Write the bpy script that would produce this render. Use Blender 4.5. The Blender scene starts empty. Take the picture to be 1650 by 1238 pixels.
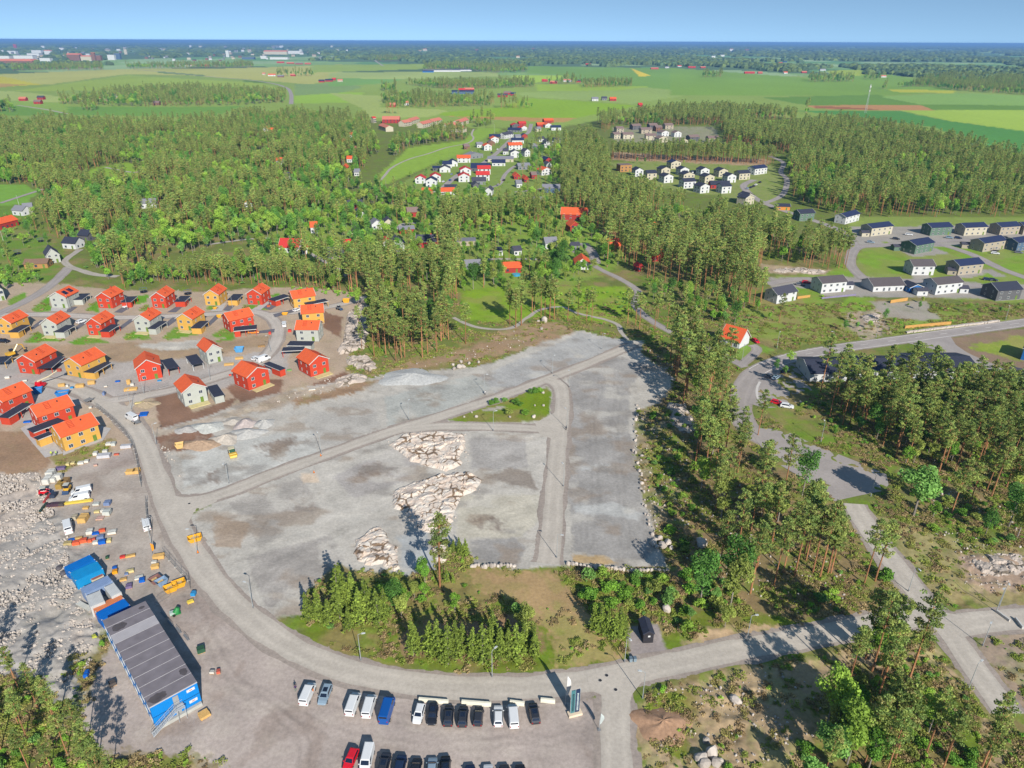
import bpy, math, random
import numpy as np
from mathutils import Vector, Matrix
SC = bpy.context.scene
COL = SC.collection
D = bpy.data
R = math.radians
RND = random.Random(11)
RNG = np.random.default_rng(11)
# ------------------------------------------------------------------ camera, sun, sky, exposure
FPX, CAMH, PCX, PCY = 1146.0, 115.0, 825.0, 619.0      # focal length in photo pixels, flying height, photo centre
HOR = 66.5
PITCH = math.atan((PCY - HOR) / FPX)
ROLL = R(0.24)
cam_data = D.cameras.new('camera'); cam = D.objects.new('camera', cam_data); COL.objects.link(cam)
cam_data.sensor_fit = 'HORIZONTAL'; cam_data.sensor_width = 36; cam_data.lens = 36 * FPX / 1650
cam_data.clip_start = 1; cam_data.clip_end = 400000
cam.matrix_world = Matrix.Translation((0, 0, CAMH)) @ Matrix.Rotation(math.pi / 2 - PITCH, 4, 'X') @ Matrix.Rotation(ROLL, 4, 'Z')
SC.camera = cam
SUN_EL = R(31.0)
SUN_H = Vector((0.39, -0.92, 0)).normalized()
sun_dir = Vector((SUN_H.x * math.cos(SUN_EL), SUN_H.y * math.cos(SUN_EL), math.sin(SUN_EL)))
sl = D.lights.new('sun', 'SUN'); sl.energy = 4.3; sl.angle = R(0.5); sl.color = (1.0, 0.94, 0.84)
sun = D.objects.new('sun', sl); COL.objects.link(sun)
sun.rotation_euler = (-sun_dir).to_track_quat('-Z', 'Y').to_euler()
world = D.worlds.new('World'); SC.world = world; world.use_nodes = True
wn = world.node_tree.nodes; wl = world.node_tree.links
bg = wn['Background']; sky = wn.new('ShaderNodeTexSky'); sky.sky_type = 'NISHITA'; sky.sun_disc = False
sky.sun_elevation = SUN_EL; sky.sun_rotation = math.atan2(SUN_H.x, SUN_H.y)
sky.altitude = 0; sky.air_density = 1.0; sky.dust_density = 0.2; sky.ozone_density = 2.0
tcw = wn.new('ShaderNodeTexCoord'); vad = wn.new('ShaderNodeVectorMath'); vad.operation = 'MULTIPLY_ADD'; vad.inputs[1].default_value = (1, 1, 3.0); vad.inputs[2].default_value = (0, 0, 0.30)
nrmw = wn.new('ShaderNodeVectorMath'); nrmw.operation = 'NORMALIZE'
wl.new(tcw.outputs['Generated'], vad.inputs[0]); wl.new(vad.outputs[0], nrmw.inputs[0]); wl.new(nrmw.outputs[0], sky.inputs[0])
hs = wn.new('ShaderNodeHueSaturation'); hs.inputs['Hue'].default_value = 0.487; hs.inputs['Saturation'].default_value = 0.98; hs.inputs['Value'].default_value = 0.74
wl.new(sky.outputs[0], hs.inputs['Color']); wl.new(hs.outputs[0], bg.inputs[0]); bg.inputs[1].default_value = 0.15
SC.view_settings.view_transform = 'Standard'; SC.view_settings.look = 'None'
SC.view_settings.gamma = 1; SC.view_settings.exposure = 0.82
SC.cycles.use_denoising = True
SC.cycles.max_bounces = 5; SC.cycles.diffuse_bounces = 2; SC.cycles.glossy_bounces = 2
SC.cycles.transmission_bounces = 2; SC.cycles.transparent_max_bounces = 6; SC.cycles.volume_bounces = 0
SC.cycles.use_adaptive_sampling = True
# ------------------------------------------------------------------ photo pixel -> ground point
_c, _s = math.cos(ROLL), math.sin(ROLL); _cp, _sp = math.cos(PITCH), math.sin(PITCH)
def G(px, py, z=0.0):
 dx = (px - PCX) / FPX; dy = -(py - PCY) / FPX
 dx, dy = dx * _c - dy * _s, dx * _s + dy * _c
 rx, ry, rz = dx, _cp + dy * _sp, -_sp + dy * _cp
 t = (z - CAMH) / rz
 return (rx * t, ry * t)
def P(x, y, z=0.0):
 vx, vy, vz = x, y, z - CAMH
 d = vy * _cp - vz * _sp; u = vy * _sp + vz * _cp
 a, b = vx / d, u / d
 a, b = a * _c + b * _s, -a * _s + b * _c
 return PCX + FPX * a, PCY - FPX * b
def zoomed(ox, oy, k):
 """reads a coordinate measured on an enlarged crop of the photograph"""
 return lambda x, y: (ox + x / k, oy + y / k)
# ------------------------------------------------------------------ colours and materials
def lin(c):
 c = np.asarray(c, float) / 255.0
 return np.where(c <= 0.04045, c / 12.92, ((c + 0.055) / 1.055) ** 2.4)
GAIN = 0.74                 # photo colour of a sunlit level surface -> base colour
WALLGAIN = 0.52
_mats = {}
def mat(name, rgb, gain=WALLGAIN, rough=0.75, var=0.12, scale=0.8, metal=0.0, spec=0.3, rand=0.0, wave=None, trans=0.0, vcol=False):
 if name in _mats: return _mats[name]
 m = D.materials.new(name); m.use_nodes = True; _mats[name] = m
 nt = m.node_tree; n = nt.nodes; l = nt.links
 b = n['Principled BSDF']
 col = tuple(lin(rgb) * gain) + (1,)
 b.inputs['Roughness'].default_value = rough; b.inputs['Metallic'].default_value = metal
 b.inputs['Specular IOR Level'].default_value = spec
 tc = n.new('ShaderNodeTexCoord')
 no = n.new('ShaderNodeTexNoise'); no.inputs['Scale'].default_value = scale; no.inputs['Detail'].default_value = 4
 l.new(tc.outputs['Object'], no.inputs['Vector'])
 mr = n.new('ShaderNodeMapRange'); mr.inputs[1].default_value = 0.25; mr.inputs[2].default_value = 0.75
 mr.inputs[3].default_value = 1 - var; mr.inputs[4].default_value = 1 + var
 l.new(no.outputs['Fac'], mr.inputs[0])
 val = mr.outputs[0]
 if rand:
  oi = n.new('ShaderNodeObjectInfo'); r2 = n.new('ShaderNodeMapRange')
  r2.inputs[3].default_value = 1 - rand; r2.inputs[4].default_value = 1 + rand
  l.new(oi.outputs['Random'], r2.inputs[0])
  mu = n.new('ShaderNodeMath'); mu.operation = 'MULTIPLY'; l.new(val, mu.inputs[0]); l.new(r2.outputs[0], mu.inputs[1]); val = mu.outputs[0]
 if wave:                                    # boards, tiles or ribs: (axis, period in metres, strength)
  wv = n.new('ShaderNodeTexWave'); wv.bands_direction = wave[0]; wv.inputs['Scale'].default_value = 0.314 / wave[1]
  l.new(tc.outputs['Object'], wv.inputs['Vector'])
  r3 = n.new('ShaderNodeMapRange'); r3.inputs[3].default_value = 1 - wave[2]; r3.inputs[4].default_value = 1 + wave[2] * 0.5
  l.new(wv.outputs['Fac'], r3.inputs[0])
  mu = n.new('ShaderNodeMath'); mu.operation = 'MULTIPLY'; l.new(val, mu.inputs[0]); l.new(r3.outputs[0], mu.inputs[1]); val = mu.outputs[0]
 vm = n.new('ShaderNodeVectorMath'); vm.operation = 'SCALE'
 if vcol:
  at = n.new('ShaderNodeAttribute'); at.attribute_name = 'tone'; l.new(at.outputs['Color'], vm.inputs[0])
 else:
  vm.inputs[0].default_value = col[:3]
 l.new(val, vm.inputs['Scale']); l.new(vm.outputs[0], b.inputs['Base Color'])
 if trans:
  tr = n.new('ShaderNodeBsdfTranslucent'); l.new(vm.outputs[0], tr.inputs['Color'])
  mx = n.new('ShaderNodeMixShader'); mx.inputs[0].default_value = trans
  l.new(b.outputs[0], mx.inputs[1]); l.new(tr.outputs[0], mx.inputs[2])
  l.new(mx.outputs[0], n['Material Output'].inputs[0])
 return m
# ------------------------------------------------------------------ mesh building
class MB:
 def __init__(s): s.v = []; s.f = []
 def quad(s, *p):
  i = len(s.v); s.v += [tuple(q) for q in p]; s.f.append(tuple(range(i, i + len(p)))); return s
 def box(s, cx, cy, cz, sx, sy, sz, rot=0.0):
  c, n = math.cos(rot), math.sin(rot); i = len(s.v)
  for dz in (-.5, .5):
   for dx, dy in ((-.5, -.5), (.5, -.5), (.5, .5), (-.5, .5)):
    x, y = dx * sx, dy * sy
    s.v.append((cx + x * c - y * n, cy + x * n + y * c, cz + dz * sz))
  s.f += [(i + 3, i + 2, i + 1, i), (i + 4, i + 5, i + 6, i + 7)] + [(i + a, i + (a + 1) % 4, i + 4 + (a + 1) % 4, i + 4 + a) for a in range(4)]
  return s
 def prism(s, prof, y0, y1):
  """profile in x, z pushed along y"""
  n = len(prof); i = len(s.v)
  s.v += [(x, y0, z) for x, z in prof] + [(x, y1, z) for x, z in prof]
  s.f += [tuple(range(i, i + n)), tuple(range(i + 2 * n - 1, i + n - 1, -1))]
  s.f += [(i + (a + 1) % n, i + a, i + n + a, i + n + (a + 1) % n) for a in range(n)]
  return s
 def slab(s, poly, z0, z1):
  n = len(poly); i = len(s.v)
  s.v += [(x, y, z0) for x, y in poly] + [(x, y, z1) for x, y in poly]
  s.f += [tuple(range(i + n - 1, i - 1, -1)), tuple(range(i + n, i + 2 * n))]
  s.f += [(i + a, i + (a + 1) % n, i + n + (a + 1) % n, i + n + a) for a in range(n)]
  return s
 def tube(s, pts, rads, n=6, cap=True):
  pts = [Vector(p) for p in pts]; i0 = len(s.v)
  if not hasattr(rads, '__len__'): rads = [rads] * len(pts)
  for k, p in enumerate(pts):
   d = (pts[min(k + 1, len(pts) - 1)] - pts[max(k - 1, 0)]).normalized()
   a = Vector((0, 0, 1)) if abs(d.z) < .9 else Vector((1, 0, 0))
   u = d.cross(a).normalized(); w = u.cross(d)
   for j in range(n):
    t = 2 * math.pi * j / n
    s.v.append(tuple(p + (u * math.cos(t) + w * math.sin(t)) * rads[k]))
  for k in range(len(pts) - 1):
   for j in range(n):
    a = i0 + k * n + j; b = i0 + k * n + (j + 1) % n
    s.f.append((a, b, b + n, a + n))
  if cap:
   s.f.append(tuple(range(i0 + n - 1, i0 - 1, -1))); e = i0 + (len(pts) - 1) * n
   s.f.append(tuple(range(e, e + n)))
  return s
 def mesh(s, name, m=None):
  me = D.meshes.new(name); me.from_pydata(s.v, [], s.f)
  if m: me.materials.append(m)
  return me
 def build(s, name, m, parent=None, **k): return link(name, s.mesh(name, m), parent, **k)
def tag(o, label=None, cat=None, group=None, kind=None):
 if label: o['label'] = label
 if cat: o['category'] = cat
 if group: o['group'] = group
 if kind: o['kind'] = kind
 return o
def link(name, data, parent=None, loc=None, rz=0.0, scale=None, label=None, cat=None, group=None, kind=None):
 o = D.objects.new(name, data); COL.objects.link(o)
 if parent is not None: o.parent = parent
 if loc is not None: o.location = loc
 if rz: o.rotation_euler = (0, 0, rz)
 if scale is not None: o.scale = scale if hasattr(scale, '__len__') else (scale,) * 3
 return tag(o, label, cat, group, kind)
def thing(name, label, cat, loc, rz=0.0, group=None, scale=None): return link(name, None, None, loc, rz, scale, label, cat, group)
def copy_thing(root, loc, rz, label=None, group=None, scale=None):
 r = root.copy(); COL.objects.link(r); r.location = loc; r.rotation_euler = (0, 0, rz)
 if scale is not None: r.scale = (scale,) * 3
 if label: r['label'] = label
 if group: r['group'] = group
 for ch in root.children:
  c = ch.copy(); COL.objects.link(c); c.parent = r
  for g in ch.children:
   e = g.copy(); COL.objects.link(e); e.parent = c
 return r
def np_mesh(name, V, F, m, tone=None, smooth=False):
 """V (n,3); F (k,3 or 4); tone (k,3) colour per face or (n,3) per vertex"""
 me = D.meshes.new(name); k = F.shape[1]
 me.vertices.add(len(V)); me.vertices.foreach_set('co', np.ascontiguousarray(V, np.float32).ravel())
 me.loops.add(F.size); me.loops.foreach_set('vertex_index', np.ascontiguousarray(F, np.int32).ravel())
 me.polygons.add(len(F)); me.polygons.foreach_set('loop_start', np.arange(0, F.size, k, dtype=np.int32))
 me.polygons.foreach_set('use_smooth', np.full(len(F), smooth, bool))
 if tone is not None:
  dom = 'FACE' if len(tone) == len(F) and len(tone) != len(V) else 'POINT'
  a = me.attributes.new('tone', 'FLOAT_COLOR', dom)
  a.data.foreach_set('color', np.hstack([tone, np.ones((len(tone), 1))]).astype(np.float32).ravel())
 me.update(calc_edges=True)
 if m: me.materials.append(m)
 return me
# ------------------------------------------------------------------ noise and polygons (numpy)
def _hash(ix, iy, seed):
 h = (ix.astype(np.int64) * 374761393 + iy.astype(np.int64) * 668265263 + seed * 974634777) & 0xffffffff
 h = ((h ^ (h >> 13)) * 1274126177) & 0xffffffff
 return ((h ^ (h >> 16)) & 0xffff) / 65535.0
def vnoise(x, y, seed=0):
 x = np.asarray(x, float); y = np.asarray(y, float)
 ix, iy = np.floor(x), np.floor(y); fx, fy = x - ix, y - iy
 fx = fx * fx * (3 - 2 * fx); fy = fy * fy * (3 - 2 * fy)
 a, b = _hash(ix, iy, seed), _hash(ix + 1, iy, seed); c, d = _hash(ix, iy + 1, seed), _hash(ix + 1, iy + 1, seed)
 return (a + (b - a) * fx) * (1 - fy) + (c + (d - c) * fx) * fy
def fbm(x, y, seed=0, oct=4):
 t, a, s = 0, 0.5, 0
 for k in range(oct):
  t = t + a * vnoise(x * 2 ** k, y * 2 ** k, seed + k * 17); s += a; a *= 0.5
 return t / s
def in_poly(x, y, poly):
 x = np.asarray(x, float); y = np.asarray(y, float)
 p = np.asarray(poly); out = np.zeros(x.shape, bool)
 bb = (x >= p[:, 0].min()) & (x <= p[:, 0].max()) & (y >= p[:, 1].min()) & (y <= p[:, 1].max())
 if not bb.any(): return out
 xs, ys = x[bb], y[bb]; r = np.zeros(xs.shape, bool)
 j = len(p) - 1
 for i in range(len(p)):
  (xi, yi), (xj, yj) = p[i], p[j]
  c = ((yi > ys) != (yj > ys))
  with np.errstate(divide='ignore', invalid='ignore'):
   r ^= c & (xs < (xj - xi) * (ys - yi) / (yj - yi) + xi)
  j = i
 out[bb] = r; return out
def smooth_line(pts, step=2.0):
 """Catmull-Rom through world points, resampled"""
 p = [pts[0]] + list(pts) + [pts[-1]]; out = []
 for i in range(1, len(p) - 2):
  p0, p1, p2, p3 = (np.array(q, float) for q in p[i - 1:i + 3])
  n = max(2, int(np.hypot(*(p2 - p1)) / step))
  for k in range(n):
   t = k / n
   out.append(0.5 * ((2 * p1) + (-p0 + p2) * t + (2 * p0 - 5 * p1 + 4 * p2 - p3) * t * t + (-p0 + 3 * p1 - 3 * p2 + p3) * t ** 3))
 out.append(np.array(pts[-1], float))
 return np.array(out)
def dist_line(x, y, line):
 """distance to a sampled polyline (fine for points spaced closer than the distance asked about)"""
 d = np.full(np.shape(x), 1e9)
 for k in range(len(line) - 1):
  ax, ay = line[k]; bx, by = line[k + 1] - line[k]; L = bx * bx + by * by + 1e-9
  t = np.clip(((x - ax) * bx + (y - ay) * by) / L, 0, 1)
  d = np.minimum(d, np.hypot(x - ax - t * bx, y - ay - t * by))
 return d
GW = lambda pts: [G(*p) for p in pts]
# ------------------------------------------------------------------ the ground
zA, zB, zC = zoomed(0, 40, 3), zoomed(550, 40, 3), zoomed(1100, 40, 3)
def zp(z, *p): return [z(p[i], p[i + 1]) for i in range(0, len(p), 2)]
ZONES = []          # (polygon in photo pixels, photo colour, edge wobble in metres, vegetation 0..1, roughness of relief)
def zone(poly, rgb, wob=1.5, veg=0.0, rough=0.0):
 if wob >= 2 and max(p[1] for p in poly) < 226: rgb = (min(rgb[0] * 1.12, 225), rgb[1] * 1.0, rgb[2] * .76)
 ZONES.append((poly, rgb, wob, veg, rough))
pal, ygr, mid, teal, dkg = (164, 184, 136), (172, 184, 80), (140, 168, 88), (104, 156, 88), (98, 138, 80)
# far fields, left
zone([(-300, 118), (2000, 125), (2000, 225), (-300, 225)], (128, 165, 104), 20)
zone(zp(zA, -900, 245, 0, 240, 330, 225, 640, 213, 1000, 214, 1300, 205, 1650, 192, 1650, 250, 1500, 290, 1250, 268, 900, 245, 600, 240, 250, 288, -900, 300), pal, 12)
zone(zp(zA, -900, 246, 0, 248, 200, 290, 0, 302, -900, 305), ygr, 8)
zone(zp(zA, -900, 282, 0, 284, 120, 290, 0, 304, -900, 306), (160, 150, 112), 6)
zone(zp(zA, 60, 322, 300, 288, 620, 244, 900, 262, 1250, 280, 1385, 318, 1380, 332, 1300, 302, 900, 300, 500, 318), (140, 178, 98), 8)
zone(zp(zA, -900, 325, 60, 322, 200, 335, 300, 350, 700, 318, 950, 300, 900, 345, 250, 375, 0, 372, -900, 372), (150, 182, 135), 8)
zone(zp(zA, 1180, 268, 1290, 276, 1290, 284, 1180, 278), dkg, 4); zone(zp(zA, 760, 225, 990, 244, 990, 250, 760, 233), (96, 140, 100), 4)
zone(zp(zA, -900, 390, 80, 388, 340, 396, 1000, 398, 1180, 392, 1060, 438, 900, 446, 330, 436, 0, 440, -900, 445), teal, 6)
zone(zp(zA, -900, 372, 70, 366, 330, 384, 330, 432, 80, 392, -900, 400), (128, 172, 104), 6)
zone(zp(zA, 1425, 288, 1650, 283, 1760, 300, 1650, 330, 1425, 342), (118, 158, 126), 5)
zone(zp(zA, 1418, 345, 1650, 328, 1760, 328, 1700, 378, 1418, 380), (136, 186, 92), 5)
# far fields, middle
zone(zp(zB, -150, 195, 400, 190, 480, 212, -150, 232), (138, 176, 102), 8)
zone(zp(zB, -60, 232, 300, 228, 750, 228, 760, 250, 300, 262, -60, 262), (152, 186, 142), 8)
zone(zp(zB, -60, 258, 300, 265, 210, 284, -60, 300), (112, 166, 112), 6)
zone(zp(zB, -60, 330, 200, 345, 190, 400, 480, 410, 520, 420, 420, 446, 150, 452, 90, 400), (148, 180, 132), 6)
zone(zp(zB, 330, 160, 520, 152, 580, 166, 430, 176, 330, 176), (206, 214, 62), 6)
zone(zp(zB, 830, 245, 1075, 245, 1065, 262, 940, 280, 820, 270), (150, 198, 92), 6)
zone(zp(zB, 900, 200, 1650, 212, 1650, 345, 1400, 300, 1060, 262, 1075, 245, 900, 236), (112, 162, 92), 8)
zone(zp(zB, 840, 330, 1150, 318, 1420, 300, 1650, 318, 1650, 346, 1400, 382, 1100, 362, 890, 348), (136, 174, 122), 6)
zone(zp(zB, 940, 288, 1160, 288, 1500, 300, 1330, 318, 950, 322), (142, 186, 90), 5)
zone(zp(zB, 880, 355, 1100, 365, 1430, 392, 1300, 420, 1130, 452, 900, 452, 480, 442, 480, 425, 780, 398), (126, 174, 66), 5)
zone(zp(zB, 500, 442, 1130, 452, 1080, 472, 780, 462), (166, 150, 118), 4)
zone(zp(zB, 1400, 210, 1500, 248, 1440, 250), (205, 200, 80), 2)
# far fields, right
zone(zp(zC, -60, 208, 300, 235, 600, 258, 850, 215, 1120, 262, 1320, 322, 950, 346, 600, 342, -60, 342), (116, 164, 86), 8)
zone(zp(zC, 700, 222, 860, 216, 880, 245, 720, 250), (150, 186, 84), 5)
zone(zp(zC, 1000, 312, 1320, 318, 1310, 332, 1010, 325), (166, 188, 84), 4)
zone(zp(zC, 380, 352, 940, 338, 1160, 385, 1900, 388, 1900, 412, 1200, 412, 600, 390), (98, 146, 78), 5)
zone(zp(zC, 950, 348, 1320, 330, 1900, 352, 1900, 392, 1150, 386), (124, 174, 114), 5)
zone(zp(zC, 596, 390, 1150, 388, 1215, 413, 960, 415, 640, 406), (170, 142, 122), 4)
zone(zp(zC, 640, 392, 900, 405, 960, 414, 640, 404), (142, 108, 96), 3)
zone(zp(zC, 540, 415, 1050, 418, 1300, 468, 1900, 545, 1900, 640, 1480, 575, 1200, 495, 800, 442), (92, 148, 70), 5)
zone(zp(zC, 1050, 414, 1900, 412, 1900, 550, 1300, 466), (146, 190, 100), 5)
zone(zp(zC, 1440, 570, 1900, 625, 1900, 680, 1530, 640), (96, 164, 90), 5)
zone(zp(zC, 285, 465, 520, 458, 505, 492, 590, 528, 400, 512), (132, 180, 84), 3)
# forest floor
FOREST = [(-320, 204), (0, 200), (140, 196), (300, 199), (470, 184), (590, 193), (720, 204), (760, 206), (900, 206), (960, 195), (1060, 185), (1270, 190), (1400, 196), (1650, 252), (2000, 330), (2000, 1400), (-320, 1400)]
zone(FOREST, (114, 124, 64), 4, 1, .25)
zone(zp(zC, 285, 465, 520, 458, 505, 492, 590, 528, 400, 512), (132, 180, 84), 3)
# clearings, park and gardens
lawn = (128, 160, 56)
zone([(110, 300), (150, 272), (205, 262), (238, 272), (225, 290), (160, 300)], (140, 172, 62), 2, .4)
zone([(-320, 300), (40, 298), (62, 310), (40, 330), (-320, 345)], (124, 166, 66), 2, .4)
zone([(-320, 345), (40, 330), (70, 390), (110, 420), (60, 470), (-320, 480)], (110, 140, 56), 3, .8)
zone([(605, 300), (612, 280), (640, 255), (660, 238), (707, 232), (748, 227), (761, 212), (770, 207), (812, 208), (778, 223), (745, 247), (710, 260), (666, 279), (625, 296)], (142, 172, 66), 1.5, .097)
zone([(648, 295), (710, 260), (745, 246), (780, 222), (830, 205), (905, 205), (900, 240), (900, 300), (885, 330), (700, 325)], (132, 152, 76), 3, .6)
zone([(500, 330), (690, 330), (890, 320), (960, 370), (1000, 430), (930, 460), (720, 470), (620, 440), (480, 430), (400, 400)], (132, 158, 66), 4, .6)
zone([(980, 262), (1090, 258), (1250, 268), (1262, 300), (1250, 330), (1180, 320), (1050, 300)], (140, 150, 86), 3, .7)
zone([(990, 245), (1090, 252), (1240, 258), (1235, 268), (1090, 262), (985, 258)], (178, 152, 124), 3, .3)
zone([(985, 205), (1150, 205), (1165, 230), (990, 232)], (150, 148, 120), 3, .4)
zone([(745, 470), (800, 462), (1010, 462), (1030, 520), (960, 520), (880, 510), (810, 520), (745, 515)], (134, 164, 50), 2, .7)
zone([(1030, 480), (1110, 490), (1170, 520), (1230, 545), (1180, 620), (1120, 600), (1060, 545)], (112, 128, 60), 3, 1)
zone([(1180, 490), (1280, 478), (1380, 492), (1480, 500), (1650, 505), (1650, 520), (1480, 535), (1280, 558), (1200, 545)], (138, 150, 74), 3, .9)
zone([(1360, 500), (1425, 495), (1440, 530), (1395, 548), (1365, 530)], (176, 160, 140), 3, .4, .5)
zone([(1225, 425), (1300, 432), (1390, 440), (1390, 446), (1290, 442), (1230, 440)], (178, 158, 134), 2, .3, .4)
zone([(1360, 350), (1700, 350), (1800, 420), (1800, 490), (1640, 490), (1500, 480), (1320, 470), (1240, 460), (1250, 445), (1370, 440), (1390, 410)], (138, 154, 78), 2, .4)
for q in ([(1370, 366), (1700, 362), (1700, 394), (1385, 398)], [(1240, 448), (1390, 446), (1520, 452), (1700, 462), (1700, 484), (1500, 480), (1330, 477), (1240, 462)], [(1440, 398), (1520, 392), (1540, 408), (1470, 414)], [(1460, 438), (1600, 434), (1620, 446), (1470, 450)]): zone(q, (164, 158, 150), 1.5, 0)
for q in ([(1378, 408), (1420, 400), (1460, 412), (1450, 440), (1400, 440)], [(1400, 415), (1462, 418), (1460, 443), (1412, 440)], [(1500, 398), (1560, 395), (1600, 410), (1570, 422)], [(1580, 425), (1650, 410), (1700, 430), (1650, 455)], [(1500, 428), (1545, 446), (1500, 450)], [(1590, 440), (1630, 460), (1610, 468), (1560, 450)], [(1280, 462), (1320, 468), (1330, 490), (1295, 490)], [(1370, 478), (1410, 480), (1405, 500), (1340, 505)], [(1420, 388), (1450, 395), (1440, 402)], [(1360, 425), (1392, 440), (1360, 446), (1330, 440)]): zone(q, lawn, 1.2, .5)
zone([(1400, 486), (1490, 486), (1520, 520), (1430, 512)], (166, 158, 146), 1.5, .2)
zone([(1450, 518), (1520, 514), (1515, 524), (1455, 528)], lawn, 1, .4)
zone([(1520, 545), (1650, 530), (1800, 520), (1800, 600), (1640, 598), (1560, 572)], (146, 124, 104), 2, .2)
zone([(1560, 560), (1650, 540), (1800, 535), (1800, 580), (1630, 580)], (150, 164, 70), 3, .7)
zone([(1172, 560), (1232, 557), (1250, 564), (1195, 580)], (118, 160, 58), 1, .5)
zone([(1230, 660), (1262, 655), (1330, 700), (1420, 740), (1440, 760), (1395, 745), (1300, 712), (1265, 690)], (112, 140, 48), 1.5, .9)
# wooded slope right of the building site
zone([(1035, 560), (1100, 590), (1180, 640), (1220, 720), (1330, 830), (1420, 930), (1440, 985), (1380, 1000), (1200, 1020), (1060, 1000), (930, 940), (1060, 900), (1025, 740), (1030, 660), (1080, 620)], (138, 122, 86), 3, .9, .097)
zone([(1020, 660), (1075, 650), (1100, 720), (1110, 800), (1060, 850), (1040, 800), (1020, 740)], (150, 140, 112), 2, .7, .45)
zone([(1040, 700), (1090, 690), (1110, 760), (1050, 790)], (116, 124, 54), 3, 1, .3)
zone([(1440, 700), (1700, 690), (1800, 900), (1650, 880), (1520, 820), (1450, 790)], (128, 122, 80), 3, 1, .097)
zone([(1400, 830), (1480, 850), (1700, 900), (1800, 1000), (1600, 985), (1500, 960)], (160, 150, 104), 3, .62, .2)
zone([(1540, 900), (1640, 890), (1660, 950), (1580, 960)], (176, 152, 132), 3, .3, .4)
zone([(1590, 1000), (1800, 1010), (1800, 1300), (1700, 1250), (1620, 1120), (1570, 1040)], (164, 146, 128), 2.5, .5, .2)
# bottom right
zone([(1030, 1130), (1090, 1100), (1250, 1070), (1380, 1050), (1500, 1040), (1600, 1180), (1640, 1300), (1040, 1400), (1025, 1200)], (180, 158, 126), 2.5, .45, .3)
zone([(1350, 1090), (1480, 1060), (1580, 1160), (1620, 1300), (1300, 1300), (1280, 1200)], (104, 114, 48), 4, 1, .25)
zone([(1035, 1130), (1110, 1105), (1120, 1150), (1105, 1240), (1060, 1180)], (124, 134, 52), 2, 1, .2)
zone([(1045, 1160), (1085, 1150), (1085, 1185), (1050, 1190)], (176, 144, 118), 2, .2, .4)
# green between road and site
zone([(470, 1010), (500, 950), (600, 905), (760, 905), (860, 915), (1000, 920), (1080, 985), (1380, 1000), (1200, 1030), (960, 1075), (800, 1088), (640, 1072), (540, 1048)], (116, 130, 48), 2, 1, .2)
zone([(640, 1010), (860, 1000), (870, 1050), (800, 1070), (650, 1055)], (158, 128, 98), 3, .3, .05)
zone([(755, 918), (840, 916), (900, 930), (960, 1000), (1010, 1060), (900, 1080), (870, 1000), (820, 980), (760, 950)], (176, 148, 108), 3, .3, .05)
zone([(870, 980), (950, 1010), (1000, 1060), (900, 1078)], (164, 152, 96), 3, .6, .05)
zone([(1010, 1010), (1060, 1003), (1075, 1052), (1015, 1066)], (158, 148, 145), .5)
zone([(1090, 1030), (1200, 1010), (1290, 1010), (1250, 1024), (1110, 1052)], (186, 160, 128), 2, .4, .3)
# ground around the new houses
dirt = (184, 164, 144)
zone([(-320, 470), (60, 455), (200, 468), (340, 470), (470, 462), (560, 470), (600, 490), (570, 530), (560, 600), (590, 620), (480, 640), (330, 680), (250, 700), (230, 780), (60, 770), (-320, 780)], dirt, 2, .15, 0)
zone([(-320, 590), (100, 575), (230, 570), (380, 575), (470, 560), (460, 600), (300, 640), (230, 640), (130, 650), (60, 680), (-320, 690)], (178, 170, 164), 2, 0, 0)
zone([(-320, 560), (330, 552), (440, 540), (440, 556), (330, 575), (200, 582), (-320, 580)], (170, 146, 120), 2.5, .1, .15)
zone([(220, 555), (330, 548), (350, 556), (290, 564), (225, 562)], (196, 190, 180), 1.5, 0, .3)
for q in ([(248, 640), (290, 625), (325, 690), (262, 690)], [(365, 625), (400, 608), (455, 612), (450, 635), (392, 655)], [(500, 620), (555, 600), (570, 610), (520, 632)], [(520, 500), (552, 512), (548, 545), (520, 528)], [(300, 668), (380, 640), (370, 655), (320, 682)]): zone(q, (138, 108, 90), 1, 0, .0)
zone([(-320, 690), (40, 695), (85, 735), (70, 762), (-320, 770)], (160, 132, 108), 2, .1, .1)
zone([(78, 735), (150, 720), (185, 705), (180, 728), (100, 760)], (150, 140, 92), 1.5, .6, .1)
for q in ([(50, 500), (78, 475), (82, 502), (60, 503)], [(12, 484), (42, 470), (44, 488), (14, 492)], [(138, 500), (158, 484), (160, 503)], [(222, 500), (240, 490), (242, 504)], [(48, 545), (62, 535), (100, 550), (40, 552)], [(110, 552), (140, 540), (178, 552), (120, 556)], [(198, 543), (215, 533), (248, 546), (200, 548)], [(262, 545), (282, 527), (320, 540), (268, 548)], [(342, 540), (372, 522), (380, 542), (350, 545)], [(392, 492), (440, 492), (430, 500), (395, 500)], [(330, 498), (342, 486), (350, 502)], [(196, 482), (238, 474), (236, 488), (210, 492)], [(340, 552), (378, 540), (378, 548)], [(436, 476), (450, 472), (452, 480), (440, 482)]): zone(q, (106, 156, 46), .8, .4)
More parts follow.
